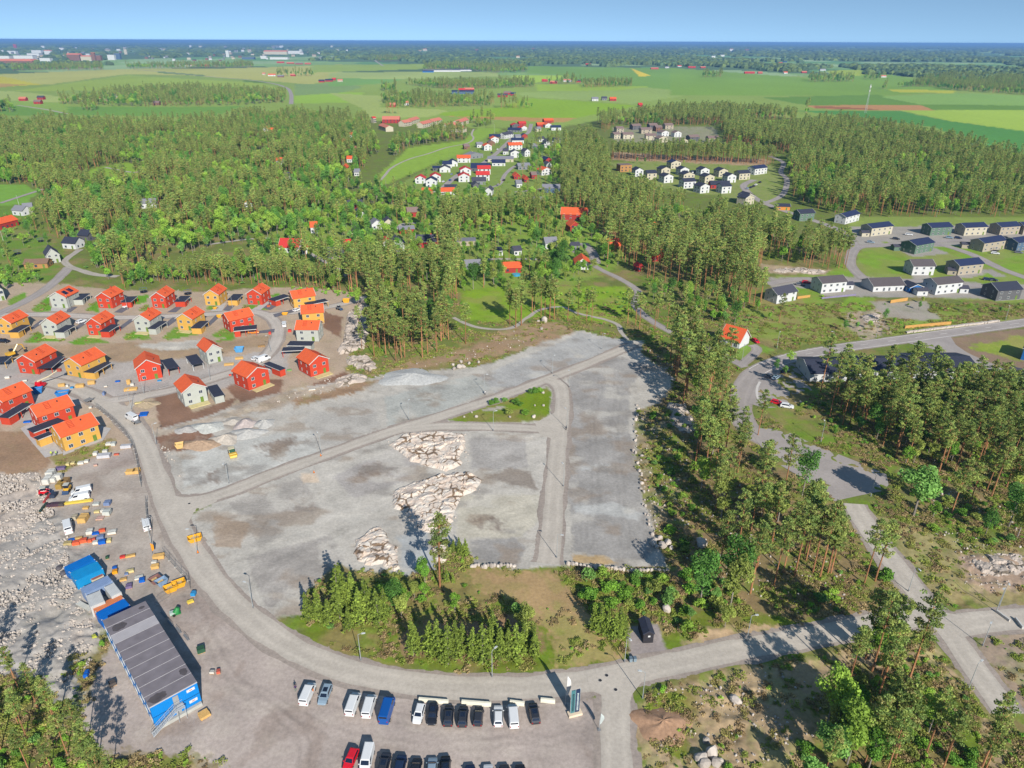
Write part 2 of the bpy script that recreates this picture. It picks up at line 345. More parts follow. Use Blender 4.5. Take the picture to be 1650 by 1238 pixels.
# parking and yard
yard = (178, 165, 157)
zone([(85, 770), (250, 700), (290, 880), (400, 1010), (540, 1080), (700, 1112), (900, 1122), (975, 1118), (985, 1400), (100, 1400), (130, 1150), (180, 1030), (120, 960), (100, 880)], yard, 1.5, 0, 0)
zone([(60, 770), (240, 745), (290, 880), (330, 960), (200, 960), (100, 890)], (176, 165, 155), 2, 0, 0)
zone([(-320, 768), (70, 765), (100, 830), (150, 930), (170, 1010), (130, 1080), (110, 1200), (-320, 1250)], (172, 166, 160), 3, .05, .5)
zone([(-320, 768), (60, 762), (85, 830), (20, 860), (-320, 870)], (182, 170, 160), 3, .05, .6)
zone([(-320, 1120), (70, 1090), (120, 1170), (190, 1238), (220, 1400), (-320, 1400)], (104, 104, 62), 3, 1, .3)
zone([(200, 1215), (320, 1218), (345, 1238), (330, 1400), (200, 1400)], (120, 120, 60), 2, .9, .2)
# the building site
site = (188, 182, 173)
SITE = [(243, 700), (262, 690), (330, 672), (400, 645), (470, 628), (560, 612), (600, 610), (640, 600), (760, 592), (830, 572), (880, 548), (935, 533), (1000, 548), (1036, 548), (1035, 570), (1065, 592), (1088, 612), (1065, 650), (1026, 662), (1022, 740), (1037, 800), (1052, 830), (1058, 880), (1078, 915), (920, 913), (835, 917), (762, 912), (755, 880), (700, 870), (690, 920), (640, 922), (570, 920), (545, 905), (492, 960), (500, 990), (440, 996), (380, 960), (335, 893), (303, 850), (305, 832), (345, 806), (290, 800), (262, 760)]
zone(SITE, site, 1.2, 0, .06)
zone([(570, 612), (640, 600), (830, 568), (930, 535), (900, 520), (820, 525), (760, 560), (640, 590)], (166, 140, 112), 2.5, .5, .25)
zone([(250, 695), (340, 672), (470, 630), (600, 612), (600, 625), (480, 645), (380, 672), (300, 690), (262, 712)], (190, 174, 156), 2, .15, .2)
zone([(255, 702), (330, 690), (350, 712), (290, 728), (258, 730)], (140, 108, 90), 1.5, 0, .2)
zone([(465, 648), (560, 620), (620, 612), (560, 635), (480, 656)], (160, 132, 106), 2.5, .3, .2)
lots = [([(296, 738), (350, 715), (425, 702), (505, 688), (516, 738), (400, 782), (296, 798)], (188, 186, 180)), ([(488, 672), (570, 648), (600, 645), (612, 688), (528, 726)], (174, 169, 162)),
  ([(620, 640), (700, 618), (765, 606), (800, 622), (720, 662), (622, 690)], (174, 174, 168)), ([(770, 606), (850, 575), (935, 536), (1020, 549), (900, 602), (800, 636)], (170, 168, 165)),
  ([(916, 612), (960, 585), (1000, 575), (1050, 590), (1012, 625), (1016, 700), (1022, 740), (1034, 790), (1046, 830), (1054, 882), (1042, 904), (922, 888), (914, 800), (916, 700)], (156, 152, 148)),
  ([(366, 812), (482, 768), (516, 822), (412, 866)], (164, 158, 151)), ([(534, 768), (640, 720), (690, 742), (650, 775), (576, 802)], (166, 160, 155)),
  ([(398, 902), (528, 862), (556, 902), (482, 955), (430, 985)], (162, 156, 150)), ([(756, 706), (846, 706), (851, 756), (757, 758)], (164, 159, 154)),
  ([(735, 800), (874, 795), (872, 835), (842, 866), (737, 866)], (190, 183, 168)), ([(757, 870), (830, 866), (852, 884), (832, 912), (764, 910)], (158, 154, 150)),
  ([(640, 865), (690, 852), (702, 920), (646, 928)], (174, 175, 174)), ([(340, 832), (405, 842), (385, 885), (345, 880)], (166, 150, 134)),
  ([(820, 755), (850, 760), (870, 790), (780, 770)], (150, 140, 130)), ([(482, 765), (510, 763), (512, 778), (485, 780)], (200, 182, 162)),
  ([(920, 895), (975, 893), (1000, 906), (925, 910)], (186, 160, 122))]
for q, c in lots: zone(q, tuple(v * 1.03 for v in c), 1.1, 0, .02)
for q in ([(930, 700), (980, 700), (1010, 705), (930, 706)], [(925, 748), (1020, 750), (1020, 758), (928, 757)], [(920, 815), (985, 812), (1040, 828), (1030, 838), (930, 828)]): zone(q, (182, 181, 178), 1.5)
for q in ([(330, 760), (352, 752), (350, 775), (330, 778)], [(400, 720), (470, 700), (470, 722), (430, 735)], [(575, 755), (615, 745), (620, 770), (580, 775)], [(470, 800), (505, 815), (480, 830)], [(770, 840), (800, 835), (820, 850), (775, 852)]): zone(q, (146, 134, 124), 4)
# triangular green
zone([(724, 677), (770, 655), (835, 632), (882, 625), (888, 632), (886, 668), (870, 678), (800, 681), (740, 681)], (118, 140, 36), .6, .9, .1)
zone([(776, 662), (790, 657), (812, 654), (814, 657), (796, 663)], (168, 160, 150), .8)
def P0(dx, dy):
 rx, ry, rz = dx, _cp + dy * _sp, -_sp + dy * _cp
 t = -CAMH / rz; return rx * t, ry * t
rows = np.concatenate([np.arange(HOR + 2.0, 110, .7), np.arange(110, 200, 1.2), np.arange(200, 500, 2.0), np.arange(500, 1345, 2.6)])
cols = np.arange(-300, 1951, 3.2)
gx, gy = P0((cols[None, :] - PCX) / FPX, -(rows[:, None] - PCY) / FPX)
gx = gx.ravel(); gy = np.broadcast_to(gy, (len(rows), len(cols))).ravel()
# roads: (points in photo pixels, width in metres, kind)
ROADS = [
 ('gravel_road', [(60, 612), (120, 626), (170, 650), (205, 675), (232, 715), (252, 765), (275, 825), (304, 880), (345, 940), (400, 996), (470, 1044), (560, 1082), (680, 1104), (800, 1109), (900, 1104), (1000, 1088), (1100, 1066), (1200, 1045), (1300, 1026), (1400, 1008), (1490, 990)], 5.6, 'gravel'),
 ('gravel_lane', [(268, 806), (310, 809), (370, 792), (430, 768), (520, 735), (600, 706), (655, 688), (720, 668), (800, 642), (880, 612), (950, 585), (1020, 556)], 4.6, 'gravel'),
 ('gravel_lane', [(650, 692), (720, 687), (800, 688), (870, 691), (900, 688)], 4.4, 'gravel'),
 ('gravel_lane', [(880, 612), (902, 622), (906, 660), (899, 720), (893, 800), (888, 870), (883, 908)], 5.2, 'gravel'),
 ('gravel_road', [(975, 1085), (990, 1120), (992, 1170), (995, 1238), (998, 1330)], 5.6, 'gravel'),
 ('gravel_road', [(1625, 1150), (1570, 1075), (1520, 1005), (1480, 960), (1430, 895), (1390, 838), (1375, 812)], 5.6, 'gravel'),
 ('gravel_road', [(1530, 1010), (1580, 1002), (1660, 996), (1780, 990)], 6.0, 'gravel'),
 ('access_road', [(165, 648), (230, 638), (290, 626), (350, 608), (410, 588), (440, 560), (448, 530), (430, 508), (395, 502), (330, 507), (200, 512), (100, 508), (40, 507), (-60, 510)], 4.6, 'pale'),
 ('access_road', [(-100, 555), (0, 505), (40, 486), (75, 465), (100, 443), (112, 430)], 5.0, 'asphalt'),
 ('access_road', [(430, 508), (500, 500), (560, 488), (592, 478)], 4.0, 'pale'),
 ('street', [(1850, 490), (1650, 520), (1550, 534), (1450, 548), (1350, 562), (1270, 578), (1215, 602), (1192, 645), (1205, 690), (1255, 720), (1310, 745), (1355, 770), (1380, 790)], 7.5, 'asphalt'),
 ('street', [(1500, 545), (1530, 560), (1570, 580), (1640, 605), (1800, 640)], 6.0, 'asphalt'),
 ('street', [(1236, 458), (1290, 450), (1380, 453), (1440, 452), (1520, 455), (1580, 462), (1700, 470)], 5.5, 'asphalt'),
 ('street', [(1392, 450), (1370, 425), (1380, 400), (1420, 396), (1490, 390), (1560, 408), (1620, 436), (1720, 470)], 5.5, 'asphalt'),
 ('street', [(1380, 400), (1360, 375), (1310, 355), (1250, 335), (1215, 318), (1198, 300), (1215, 290)], 5.5, 'asphalt'),
 ('street', [(1490, 390), (1620, 385), (1750, 385)], 5.5, 'asphalt'),
 ('street', [(1225, 330), (1260, 315), (1268, 290), (1258, 278), (1262, 262), (1240, 252)], 5.0, 'asphalt'),
 ('cycle_path', [(920, 400), (960, 430), (1000, 450), (1028, 470), (1023, 490), (1040, 510), (1075, 532), (1110, 548), (1160, 570), (1200, 592)], 3.2, 'asphalt'),
 ('cycle_path', [(1195, 588), (1220, 565), (1212, 556)], 3.4, 'asphalt'),
 ('foot_path', [(730, 512), (770, 528), (820, 530), (850, 512), (870, 500), (905, 495), (930, 505), (990, 520), (1000, 535), (1010, 548)], 2.0, 'path'),
 ('foot_path', [(612, 292), (620, 283), (632, 270), (660, 256.5), (690, 248), (718, 238.5), (754.5, 230.5), (763, 222.5), (760, 217), (763, 208.5)], 2.6, 'path'),
 ('street', [(712, 305), (728, 290), (745, 278), (775, 265), (790, 255), (805, 243), (815, 233), (828, 222), (850, 215), (856, 200)], 6.0, 'asphalt'),
 ('street', [(755, 305), (800, 300), (815, 280), (830, 268), (850, 263)], 4.0, 'asphalt'),
 ('street', [(830, 310), (870, 305), (890, 300)], 4.0, 'asphalt'),
 ('farm_road', [(28, 170), (70, 176), (110, 184)], 5.0, 'path'),
 ('country_road', [(469, 168), (469, 152), (462, 142), (440, 135), (400, 129), (340, 124), (260, 116), (215, 112)], 9.0, 'asphalt'),
 ('country_road', [(600, 90), (605, 98), (617, 106)], 10.0, 'path'),
 ('lane', [(330, 395), (440, 385), (520, 420), (560, 445)], 3.2, 'path'),
 ('lane', [(700, 402), (690, 415), (750, 420), (800, 418), (870, 418)], 3.5, 'path'),
 ('lane', [(940, 392), (955, 408), (960, 425)], 5.0, 'asphalt'),
 ('lane', [(0, 328), (30, 318), (70, 305)], 4.0, 'asphalt'),
 ('lane', [(112, 430), (150, 442), (190, 446)], 4.0, 'path'),
 ('lane', [(112, 430), (105, 420), (130, 402)], 4.0, 'path'),
 ('lane', [(640, 370), (655, 360), (700, 362)], 4.0, 'path'),
 ('lane', [(170, 270), (220, 278), (238, 262)], 3.5, 'path'),
]
ROADW = []
for nm, pts, w, kind in ROADS:
 far = min(G(*p)[1] for p in pts)
 ROADW.append((nm, smooth_line(GW(pts), 2.0 if far < 500 else 8.0), w, kind))
# base colour, vegetation and relief of every point of the ground
n_big = fbm(gx / 900, gy / 1400, 3, 5)
tone = np.empty((len(gx), 3)); tone[:] = lin((96, 122, 84))
veg = np.zeros(len(gx)); rough = np.zeros(len(gx))
fieldc = np.array([lin((140, 172, 104)), lin((112, 156, 96)), lin((158, 184, 130))])
cell = (fbm(gx / 700, gy / 1500, 8, 2) * 9).astype(int) % 3
isf = (n_big > .5) & (gy > 1800)
tone[isf] = fieldc[cell[isf]]
wn1, wn2 = fbm(gx / 7, gy / 7, 21, 3) - .5, fbm(gx / 7, gy / 7, 22, 3) - .5
fn1, fn2 = fbm(gx / 1.3, gy / 1.3, 31, 2) - .5, fbm(gx / 1.3, gy / 1.3, 32, 2) - .5
dist = np.hypot(gx, gy)
for poly, rgb, wob, vg, rg in ZONES:
 pw = GW(poly); c = lin(rgb)
 k = np.zeros(len(gx))
 for a, b in ((1, .6), (1.25, -.8), (.75, .9)):
  k += in_poly(gx + 2 * wob * (a * wn1 + b * fn1), gy + 2 * wob * (a * wn2 + b * fn2), pw)
 k /= 3; h = k > 0; kk = k[h, None]
 tone[h] = tone[h] * (1 - kk) + c * kk
 veg[h] = veg[h] * (1 - k[h]) + vg * k[h]; rough[h] = rough[h] * (1 - k[h]) + rg * k[h]
# patches of other ground inside the vegetation
m1 = fbm(gx / 9, gy / 9, 41, 4); m2 = fbm(gx / 3.5, gy / 3.5, 47, 3)
near = gy < 480
a = np.clip((m1 - .47) * 6, 0, 1) * veg * near
tone = tone * (1 - a[:, None] * .55) + lin((158, 130, 98)) * a[:, None] * .55
a = np.clip((m2 - .55) * 7, 0, 1) * veg
tone = tone * (1 - a[:, None] * .6) + lin((112, 142, 40)) * a[:, None] * .6
# bare ground gets wheel-worn and washed patches
bare = np.clip(1 - veg * 2, 0, 1) * (gy < 330)
tone *= (1 + bare * ((fbm(gx / 5, gy / 5, 51, 5) - .5) * .35 + (fbm(gx / 25, gy / 14, 52, 3) - .5) * .25))[:, None]
ins = in_poly(gx, gy, GW(SITE)) & (veg < .3)
u_, v_ = gx * .8 + gy * .6, -gx * .6 + gy * .8                # grading passes run along the plots
tone *= (1 + ins * ((fbm(u_ / 14, v_ / 1.1, 54, 3) - .5) * .22 + (fbm(gx / 1.6, gy / 1.6, 57, 3) - .5) * .16))[:, None]
for sd, th, c in ((55, .60, (150, 132, 114)), (56, .62, (204, 198, 188)), (58, .64, (142, 136, 130))):
 a = (np.clip((fbm(gx / 9, gy / 6, sd, 5) - th) * 9, 0, 1) * ins * .55)[:, None]; tone = tone * (1 - a) + lin(c) * a
yd = in_poly(gx, gy, GW([(85, 770), (250, 700), (290, 880), (400, 1010), (540, 1080), (700, 1112), (975, 1118), (985, 1400), (100, 1400), (130, 1150)]))
a = (np.clip((fbm(gx / 6, gy / 4, 59, 5) - .56) * 7, 0, 1) * yd * .4)[:, None]; tone = tone * (1 - a) + lin((196, 184, 172)) * a
a = (np.clip((fbm(gx / 5, gy / 7, 60, 5) - .60) * 7, 0, 1) * yd * .4)[:, None]; tone = tone * (1 - a) + lin((146, 128, 116)) * a
for tr in ([(300, 1080), (420, 1120), (560, 1190), (760, 1200), (960, 1180)], [(290, 930), (330, 1010), (380, 1100), (480, 1180), (480, 1290)], [(240, 790), (160, 800), (130, 850)], [(520, 1130), (760, 1180), (985, 1190)], [(330, 880), (420, 850), (520, 790), (640, 750)], [(390, 960), (480, 890), (560, 850), (640, 800)], [(950, 880), (960, 780), (955, 680), (970, 610)], [(1010, 880), (1000, 780), (990, 690), (1000, 620)], [(310, 770), (400, 740), (500, 700)], [(560, 690), (700, 640), (860, 590), (960, 555)], [(760, 840), (860, 820), (885, 800)], [(240, 960), (270, 860), (258, 800)]):
 ln = smooth_line(GW(tr), 3); lo, hi = ln.min(0) - 4, ln.max(0) + 4; q = (gx > lo[0]) & (gx < hi[0]) & (gy > lo[1]) & (gy < hi[1])
 d = dist_line(gx[q] + wn1[q] * 2, gy[q] + wn2[q] * 2, ln); tone[q] *= (1 - .12 * np.exp(-((d - .95) / .42) ** 2) * (.4 + fbm(gx[q] / 9, gy[q] / 9, 66, 2)))[:, None]
# sown rows and tramlines of the fields: broad, low contrast
fld = (gy > 850)
tone *= (1 + fld * ((fbm(gx / 160, gy / 420, 61, 4) - .5) * .28))[:, None]
roadmask = np.ones(len(gx))
for nm, ln, w, kind in ROADW:
 if ln[:, 1].min() > 600: continue
 lo, hi = ln.min(0) - 12, ln.max(0) + 12
 q = (gx > lo[0]) & (gx < hi[0]) & (gy > lo[1]) & (gy < hi[1])
 if q.any(): roadmask[q] = np.minimum(roadmask[q], np.clip((dist_line(gx[q], gy[q], ln[::2] if len(ln) > 30 else ln) - w / 2 - .8) / 2, 0, 1))
ridge = 1 - np.abs(2 * fbm(gx / 6, gy / 6, 71, 4) - 1)
gz = rough * roadmask * ((ridge - .75) * 3.0 + (fbm(gx / 1.2, gy / 1.2, 72, 2) - .5) * 1.0)
gz = np.where(gy < 520, gz, 0.0)
V = np.stack([gx, gy, gz], 1)
nr, nc = len(rows), len(cols)
idx = np.arange(nr * nc).reshape(nr, nc)
F = np.stack([idx[:-1, :-1], idx[1:, :-1], idx[1:, 1:], idx[:-1, 1:]], -1).reshape(-1, 4)
gm = D.materials.new('ground'); gm.use_nodes = True
def ground_material(m, use_attr=True, rgb=(0, 0, 0), fine=0.17, wear=False):
 nt = m.node_tree; n = nt.nodes; l = nt.links; b = n['Principled BSDF']
 b.inputs['Roughness'].default_value = 0.95; b.inputs['Specular IOR Level'].default_value = 0.1
 geo = n.new('ShaderNodeNewGeometry')
 def noise(sc, det, lo, hi):
  t = n.new('ShaderNodeTexNoise'); t.inputs['Scale'].default_value = sc; t.inputs['Detail'].default_value = det; t.inputs['Roughness'].default_value = .65
  l.new(geo.outputs['Position'], t.inputs['Vector'])
  r = n.new('ShaderNodeMapRange'); r.inputs[1].default_value = .3; r.inputs[2].default_value = .7; r.inputs[3].default_value = lo; r.inputs[4].default_value = hi
  l.new(t.outputs['Fac'], r.inputs[0]); return r.outputs[0], t.outputs['Fac']
 v1, f1 = noise(1.3, 6, 1 - fine, 1 + fine); v2, f2 = noise(.11, 4, .90, 1.10); v3, f3 = noise(5.5, 3, 1 - fine * .35, 1 + fine * .35)
 mu = n.new('ShaderNodeMath'); mu.operation = 'MULTIPLY'; l.new(v1, mu.inputs[0]); l.new(v2, mu.inputs[1])
 m3 = n.new('ShaderNodeMath'); m3.operation = 'MULTIPLY'; l.new(mu.outputs[0], m3.inputs[0]); l.new(v3, m3.inputs[1])
 sc = n.new('ShaderNodeVectorMath'); sc.operation = 'SCALE'
 at = n.new('ShaderNodeAttribute'); at.attribute_name = 'tone'
 if use_attr: l.new(at.outputs['Color'], sc.inputs[0])
 elif wear:
  w = n.new('ShaderNodeVectorMath'); w.operation = 'MULTIPLY'; w.inputs[1].default_value = tuple(rgb); l.new(at.outputs['Color'], w.inputs[0]); l.new(w.outputs[0], sc.inputs[0])
 else: sc.inputs[0].default_value = tuple(rgb)
 l.new(m3.outputs[0], sc.inputs['Scale']); l.new(sc.outputs[0], b.inputs['Base Color'])
 bp = n.new('ShaderNodeBump'); bp.inputs['Strength'].default_value = .16; bp.inputs['Distance'].default_value = .12
 l.new(f3, bp.inputs['Height']); l.new(bp.outputs[0], b.inputs['Normal'])
 return m
ground_material(gm)
ground = link('ground', np_mesh('ground', V, F, gm, tone * GAIN, True), kind='structure')
tm = D.materials.new('terrain'); tm.use_nodes = True; ground_material(tm, False, lin((112, 132, 84)) * GAIN)
MB().quad((-64000, -3000, -3), (64000, -3000, -3), (64000, 64000, -3), (-64000, 64000, -3)).build('terrain', tm, kind='structure')
# ------------------------------------------------------------------ roads as thin sheets with worn edges
ROADCOL = {'gravel': (192, 183, 172), 'pale': (192, 183, 174), 'asphalt': (166, 158, 154), 'path': (178, 170, 160)}
RM = {}
for k, c in ROADCOL.items():
 m = D.materials.new('road_' + k); m.use_nodes = True; RM[k] = ground_material(m, False, lin(c) * GAIN, .08 if k == 'asphalt' else .12, True)
m = D.materials.new('road_shoulder'); m.use_nodes = True; RM['shoulder'] = ground_material(m, False, lin((166, 154, 145)) * GAIN, .2, True)
LANES = (-1, -.72, -.5, -.28, 0, .28, .5, .72, 1)
def strip(name, ln, w, m, z, wob=0.0, seed=0):
 t = np.gradient(ln, axis=0); t /= np.linalg.norm(t, axis=1)[:, None] + 1e-9
 nrm = np.stack([-t[:, 1], t[:, 0]], 1)
 s = np.arange(len(ln))
 cols_ = []
 for side in LANES:
  off = side * w / 2
  if abs(side) == 1 and wob: off = off + (fbm(s * .35, s * 0 + side * 9, seed, 3) - .5) * 2 * wob
  cols_.append(ln + nrm * np.reshape(off * np.ones(len(ln)), (-1, 1)))
 V = np.stack(cols_, 1).reshape(-1, 2); V = np.hstack([V, np.full((len(V), 1), z)])
 i = np.arange(len(ln) * 9).reshape(-1, 9)
 F = np.stack([i[:-1, :-1], i[:-1, 1:], i[1:, 1:], i[1:, :-1]], -1).reshape(-1, 4)
 # faces must look up
 a, b_, c = V[F[0, 0]], V[F[0, 1]], V[F[0, 2]]
 if np.cross(b_ - a, c - a)[2] < 0: F = F[:, ::-1]
 wear = np.array([.90, .98, 1.05, .98, .95, .98, 1.05, .98, .90])
 tn = np.tile(wear, (len(ln), 1)) * (1 + (fbm(s[:, None] * .5 + np.zeros(9), np.arange(9)[None] * 1.7 + 0 * s[:, None], seed + 3, 3) - .5) * .12)
 return link(name, np_mesh(name, V, F, m, np.repeat(tn.reshape(-1, 1), 3, 1)), kind='structure')
for i, (nm, ln, w, kind) in enumerate(ROADW):
 z = .010 + .003 * i
 if kind in ('gravel', 'pale'): strip('road_shoulder', ln, w + 2.4, RM['shoulder'], .004 + z * .1, .9, i)
 elif kind == 'asphalt' and ln[:, 1].min() < 450: strip('road_shoulder', ln, w + 1.0, RM['shoulder'], .004 + z * .1, .3, i)
 strip(nm, ln, w, RM[kind], z + .01, .45 if kind != 'asphalt' else .06, i + 100)
# flat junction and parking areas of asphalt
def ccw(poly):
 p = GW(poly); a = sum(p[i - 1][0] * p[i][1] - p[i][0] * p[i - 1][1] for i in range(len(p)))
 return p if a > 0 else p[::-1]
def sheet(name, poly, m, z):
 o = sheet_(name, poly, m, z); a = o.data.attributes.new('tone', 'FLOAT_COLOR', 'POINT'); a.data.foreach_set('color', [1.0] * (4 * len(o.data.vertices))); return o
def sheet_(name, poly, m, z): return MB().quad(*[(x, y, z) for x, y in ccw(poly)]).build(name, m, kind='structure')
sheet('car_park', [(1205, 650), (1225, 600), (1262, 585), (1300, 590), (1315, 625), (1290, 655), (1232, 658)], RM['asphalt'], .080)
sheet('turning_area', [(1205, 690), (1260, 692), (1310, 716), (1390, 748), (1428, 765), (1432, 782), (1420, 792), (1380, 800), (1345, 808), (1300, 775), (1240, 740)], RM['asphalt'], .084)
sheet('street', [(1440, 548), (1528, 537), (1540, 556), (1560, 570), (1600, 590), (1570, 596), (1500, 562)], RM['asphalt'], .088)
sheet('gravel_road', [(240, 775), (262, 770), (278, 797), (292, 803), (345, 796), (350, 808), (312, 826), (300, 850), (280, 840), (262, 812)], RM['gravel'], .045)
sheet('gravel_road', [(945, 1088), (1060, 1066), (1065, 1082), (1035, 1098), (1018, 1120), (1012, 1150), (975, 1150), (973, 1122), (950, 1112)], RM['gravel'], .049)
sheet('gravel_road', [(1440, 988), (1480, 962), (1512, 985), (1555, 994), (1560, 1012), (1530, 1030), (1500, 1010)], RM['gravel'], .053)
sheet('gravel_road', [(862, 682), (896, 664), (906, 680), (902, 712), (885, 706), (868, 698)], RM['gravel'], .057)
sheet('gravel_road', [(140, 640), (205, 655), (222, 636), (250, 632), (215, 655), (200, 690), (168, 660)], RM['gravel'], .061)
# painted lines of the asphalt street
white = mat('road_paint', (225, 220, 215), GAIN, .8, .15)
main = [r for r in ROADW if r[0] == 'street'][0][1]
t = np.gradient(main, axis=0); t /= np.linalg.norm(t, axis=1)[:, None]; nrm = np.stack([-t[:, 1], t[:, 0]], 1)
half = len(main)
half = int(half * .74)
strip('road_markings', (main + nrm * 3.1)[:half], .28, white, .094)
strip('road_markings', (main - nrm * 3.1)[:half], .28, white, .097)
for k in range(0, half - 6, 7): strip('road_markings', main[k:k + 3], .22, white, .100)
zR = zoomed(1000, 480, 5.5)
strip('kerb', smooth_line(GW([zR(1235, 745), zR(1210, 800), zR(1208, 860), zR(1228, 915)]), 1), .9, mat('kerb_stone', (205, 200, 195), GAIN), .11)
# ------------------------------------------------------------------ houses
WALLS = {k: mat('wall_' + k, c, WALLGAIN, .8, .06, .5, wave=('X', .25, .05)) for k, c in dict(
 red=(230, 80, 50), yellow=(244, 190, 92), pale_grey=(208, 212, 204), white=(238, 240, 242), cream=(222, 214, 190), green=(112, 140, 122), dark_green=(84, 110, 104),
 beige=(196, 184, 164), grey=(150, 154, 158), dark_grey=(112, 112, 116), blue=(48, 128, 210), blue_grey=(96, 122, 150), falu=(190, 62, 56), navy=(70, 84, 120), timber=(200, 150, 92), orange=(238, 160, 70), brown=(150, 110, 90)).items()}
ROOFS = {k: mat('roof_' + k, c, WALLGAIN * 1.05, .7, .10, 1.2, wave=('Z', .09, .06)) for k, c in dict(
 orange=(252, 112, 62), red=(226, 66, 60), black=(62, 66, 84), dark=(84, 84, 98), navy=(46, 58, 96), grey=(150, 150, 160), brown=(150, 128, 122), salmon=(232, 140, 116), darkbrown=(106, 98, 100), timber=(150, 120, 100)).items()}
trim = mat('white_trim', (235, 235, 232)); glass = mat('window_glass', (70, 82, 100), .5, .15, .05, spec=.6)
darkm = mat('dark_metal', (60, 60, 66)); greym = mat('grey_metal', (150, 152, 156), rough=.5); doorg = mat('green_door', (120, 150, 60)); conc = mat('concrete', (190, 186, 180), GAIN)
deckm = mat('deck_boards', (206, 192, 140), GAIN, wave=('Y', .15, .12)); slabm = mat('paving_slabs', (186, 182, 180), GAIN); asph = mat('driveway_asphalt', (110, 108, 116), GAIN); solar = mat('solar_glass', (40, 46, 78), .5, .2)
brick = mat('chimney_brick', (214, 92, 66)); plinth = mat('plinth_concrete', (170, 168, 166))
_wm = {}
def win_mesh(w, h, kind):
 k = (round(w, 2), round(h, 2), kind)
 if k not in _wm:
  if kind == 'frame':
   b = MB(); t = .09
   b.box(0, -.03, h / 2 - t / 2, w, .07, t); b.box(0, -.03, -h / 2 + t / 2, w, .07, t)
   b.box(-w / 2 + t / 2, -.03, 0, t, .07, h - 2 * t); b.box(w / 2 - t / 2, -.03, 0, t, .07, h - 2 * t)
   if w > 1.0: b.box(0, -.03, 0, .07, .06, h - 2 * t)
   _wm[k] = b.mesh('window', trim)
  elif kind == 'pane': _wm[k] = MB().box(0, -.015, 0, w - .18, .03, h - .18).mesh('pane', glass)
  else: _wm[k] = MB().box(0, -.02, 0, w, .06, h).mesh('window', glass)
 return _wm[k]
def window(root, x, y, z, w, h, rz=0.0, detail=True):
 if detail:
  f = link('window', win_mesh(w, h, 'frame'), root, (x, y, z), rz)
  link('pane', win_mesh(w, h, 'pane'), f)
 else: link('window', win_mesh(w, h, 'flat'), root, (x, y, z), rz)
HOUSE_SPOTS = []
def house(name, A, B, depth, eave, rise, gable_front, wall, roof, label, cat='house', group=None, detail=2, over=.45, wins=None, flat=False, door='front', chimney=False, side=None, ladder=False, solarp=False, base_z=0.0, deck=False, dormer=False, wallc=None, pitch1=0):
 """A, B: ground points of the front wall's left and right ends; the house runs back from them"""
 A = np.array(A, float); B = np.array(B, float); w = float(np.hypot(*(B - A))); yaw = math.atan2(B[1] - A[1], B[0] - A[0])
 root = thing(name, label, cat, ((A[0] + B[0]) / 2, (A[1] + B[1]) / 2, base_z), yaw, group)
 n = np.array([-math.sin(yaw), math.cos(yaw)]); cc = (A + B) / 2 + n * depth / 2
 HOUSE_SPOTS.append((cc[0], cc[1], max(w, depth) / 2 + 1.2))
 wm_, rm_ = WALLS[wall], ROOFS[roof]; hw = w / 2; z0 = .25
 if flat:
  MB().box(0, depth / 2, eave / 2, w, depth, eave).build('wall', wm_, root)
  MB().box(0, depth / 2, eave + .12, w + .5, depth + .5, .24).build('roof', rm_, root)
 elif gable_front:
  MB().prism([(-hw, 0), (hw, 0), (hw, eave), (0, eave + rise), (-hw, eave)], 0, depth).build('wall', wm_, root)
  sl_ = rise / hw; e = hw + over; ze = eave - sl_ * over
  rf = MB().prism([(-e, ze + .05), (0, eave + rise + .05), (e, ze + .05), (e, ze + .3), (0, eave + rise + .32), (-e, ze + .3)], -over, depth + over).build('roof', rm_, root)
  if detail == 2:
   for y in (-over - .06, depth + over + .06):
    MB().prism([(-e, ze + .0), (0, eave + rise + .0), (e, ze + .0), (e, ze + .28), (0, eave + rise + .30), (-e, ze + .28)], y - .05, y + .05).build('barge_board', trim, rf)
 else:
  hd = depth / 2
  b = MB(); i = MB().prism([(0, 0), (depth, 0), (depth, eave), (hd, eave + rise), (0, eave)], -hw, hw)
  i.v = [(y, x, z) for x, y, z in i.v]; i.f = [f[::-1] for f in i.f]; i.build('wall', wm_, root)
  sl_ = rise / hd; ze = eave - sl_ * over
  i = MB().prism([(-over, ze + .05), (hd, eave + rise + .05), (depth + over, ze + .05), (depth + over, ze + .3), (hd, eave + rise + .32), (-over, ze + .3)], -hw - over, hw + over)
  i.v = [(y, x, z) for x, y, z in i.v]; i.f = [f[::-1] for f in i.f]; rf = i.build('roof', rm_, root)
  if detail == 2:
   for x in (-hw - over - .06, hw + over + .06):
    i = MB().prism([(-over, ze), (hd, eave + rise), (depth + over, ze), (depth + over, ze + .28), (hd, eave + rise + .3), (-over, ze + .28)], x - .05, x + .05)
    i.v = [(y, x_, z) for x_, y, z in i.v]; i.f = [f[::-1] for f in i.f]; i.build('barge_board', trim, rf)
 if flat: rf = None
 det = detail == 2
 storeys = 2 if eave > 4.2 else 1
 zs = [1.45, 4.15][:storeys]
 cols_ = 2 if w < 10.5 else (3 if w < 14 else 4)
 if wins is None:
  for si, z in enumerate(zs):
   for k in range(cols_):
    x = -hw + w * (k + .5) / cols_ * 1.0
    if si == 0 and k == cols_ - 1 and door == 'front':
     link('door', win_mesh(1.05, 2.1, 'flat'), root, (x, 0, 1.15)).data = doormesh()
     continue
    window(root, x, -.02, z, 1.3, 1.25, 0, det)
  for sd in ((-1, 1) if side is None else side):
   for z in zs:
    for k in range(2 if detail else 1):
     y = depth * (.28 + .44 * k)
     window(root, sd * (hw + .02), y, z, .6 if det else 1.0, 1.2, R(90) * sd, det)
 else:
  for x, z, ww, hh in wins: window(root, x * hw, -.02, z, ww, hh, 0, det)
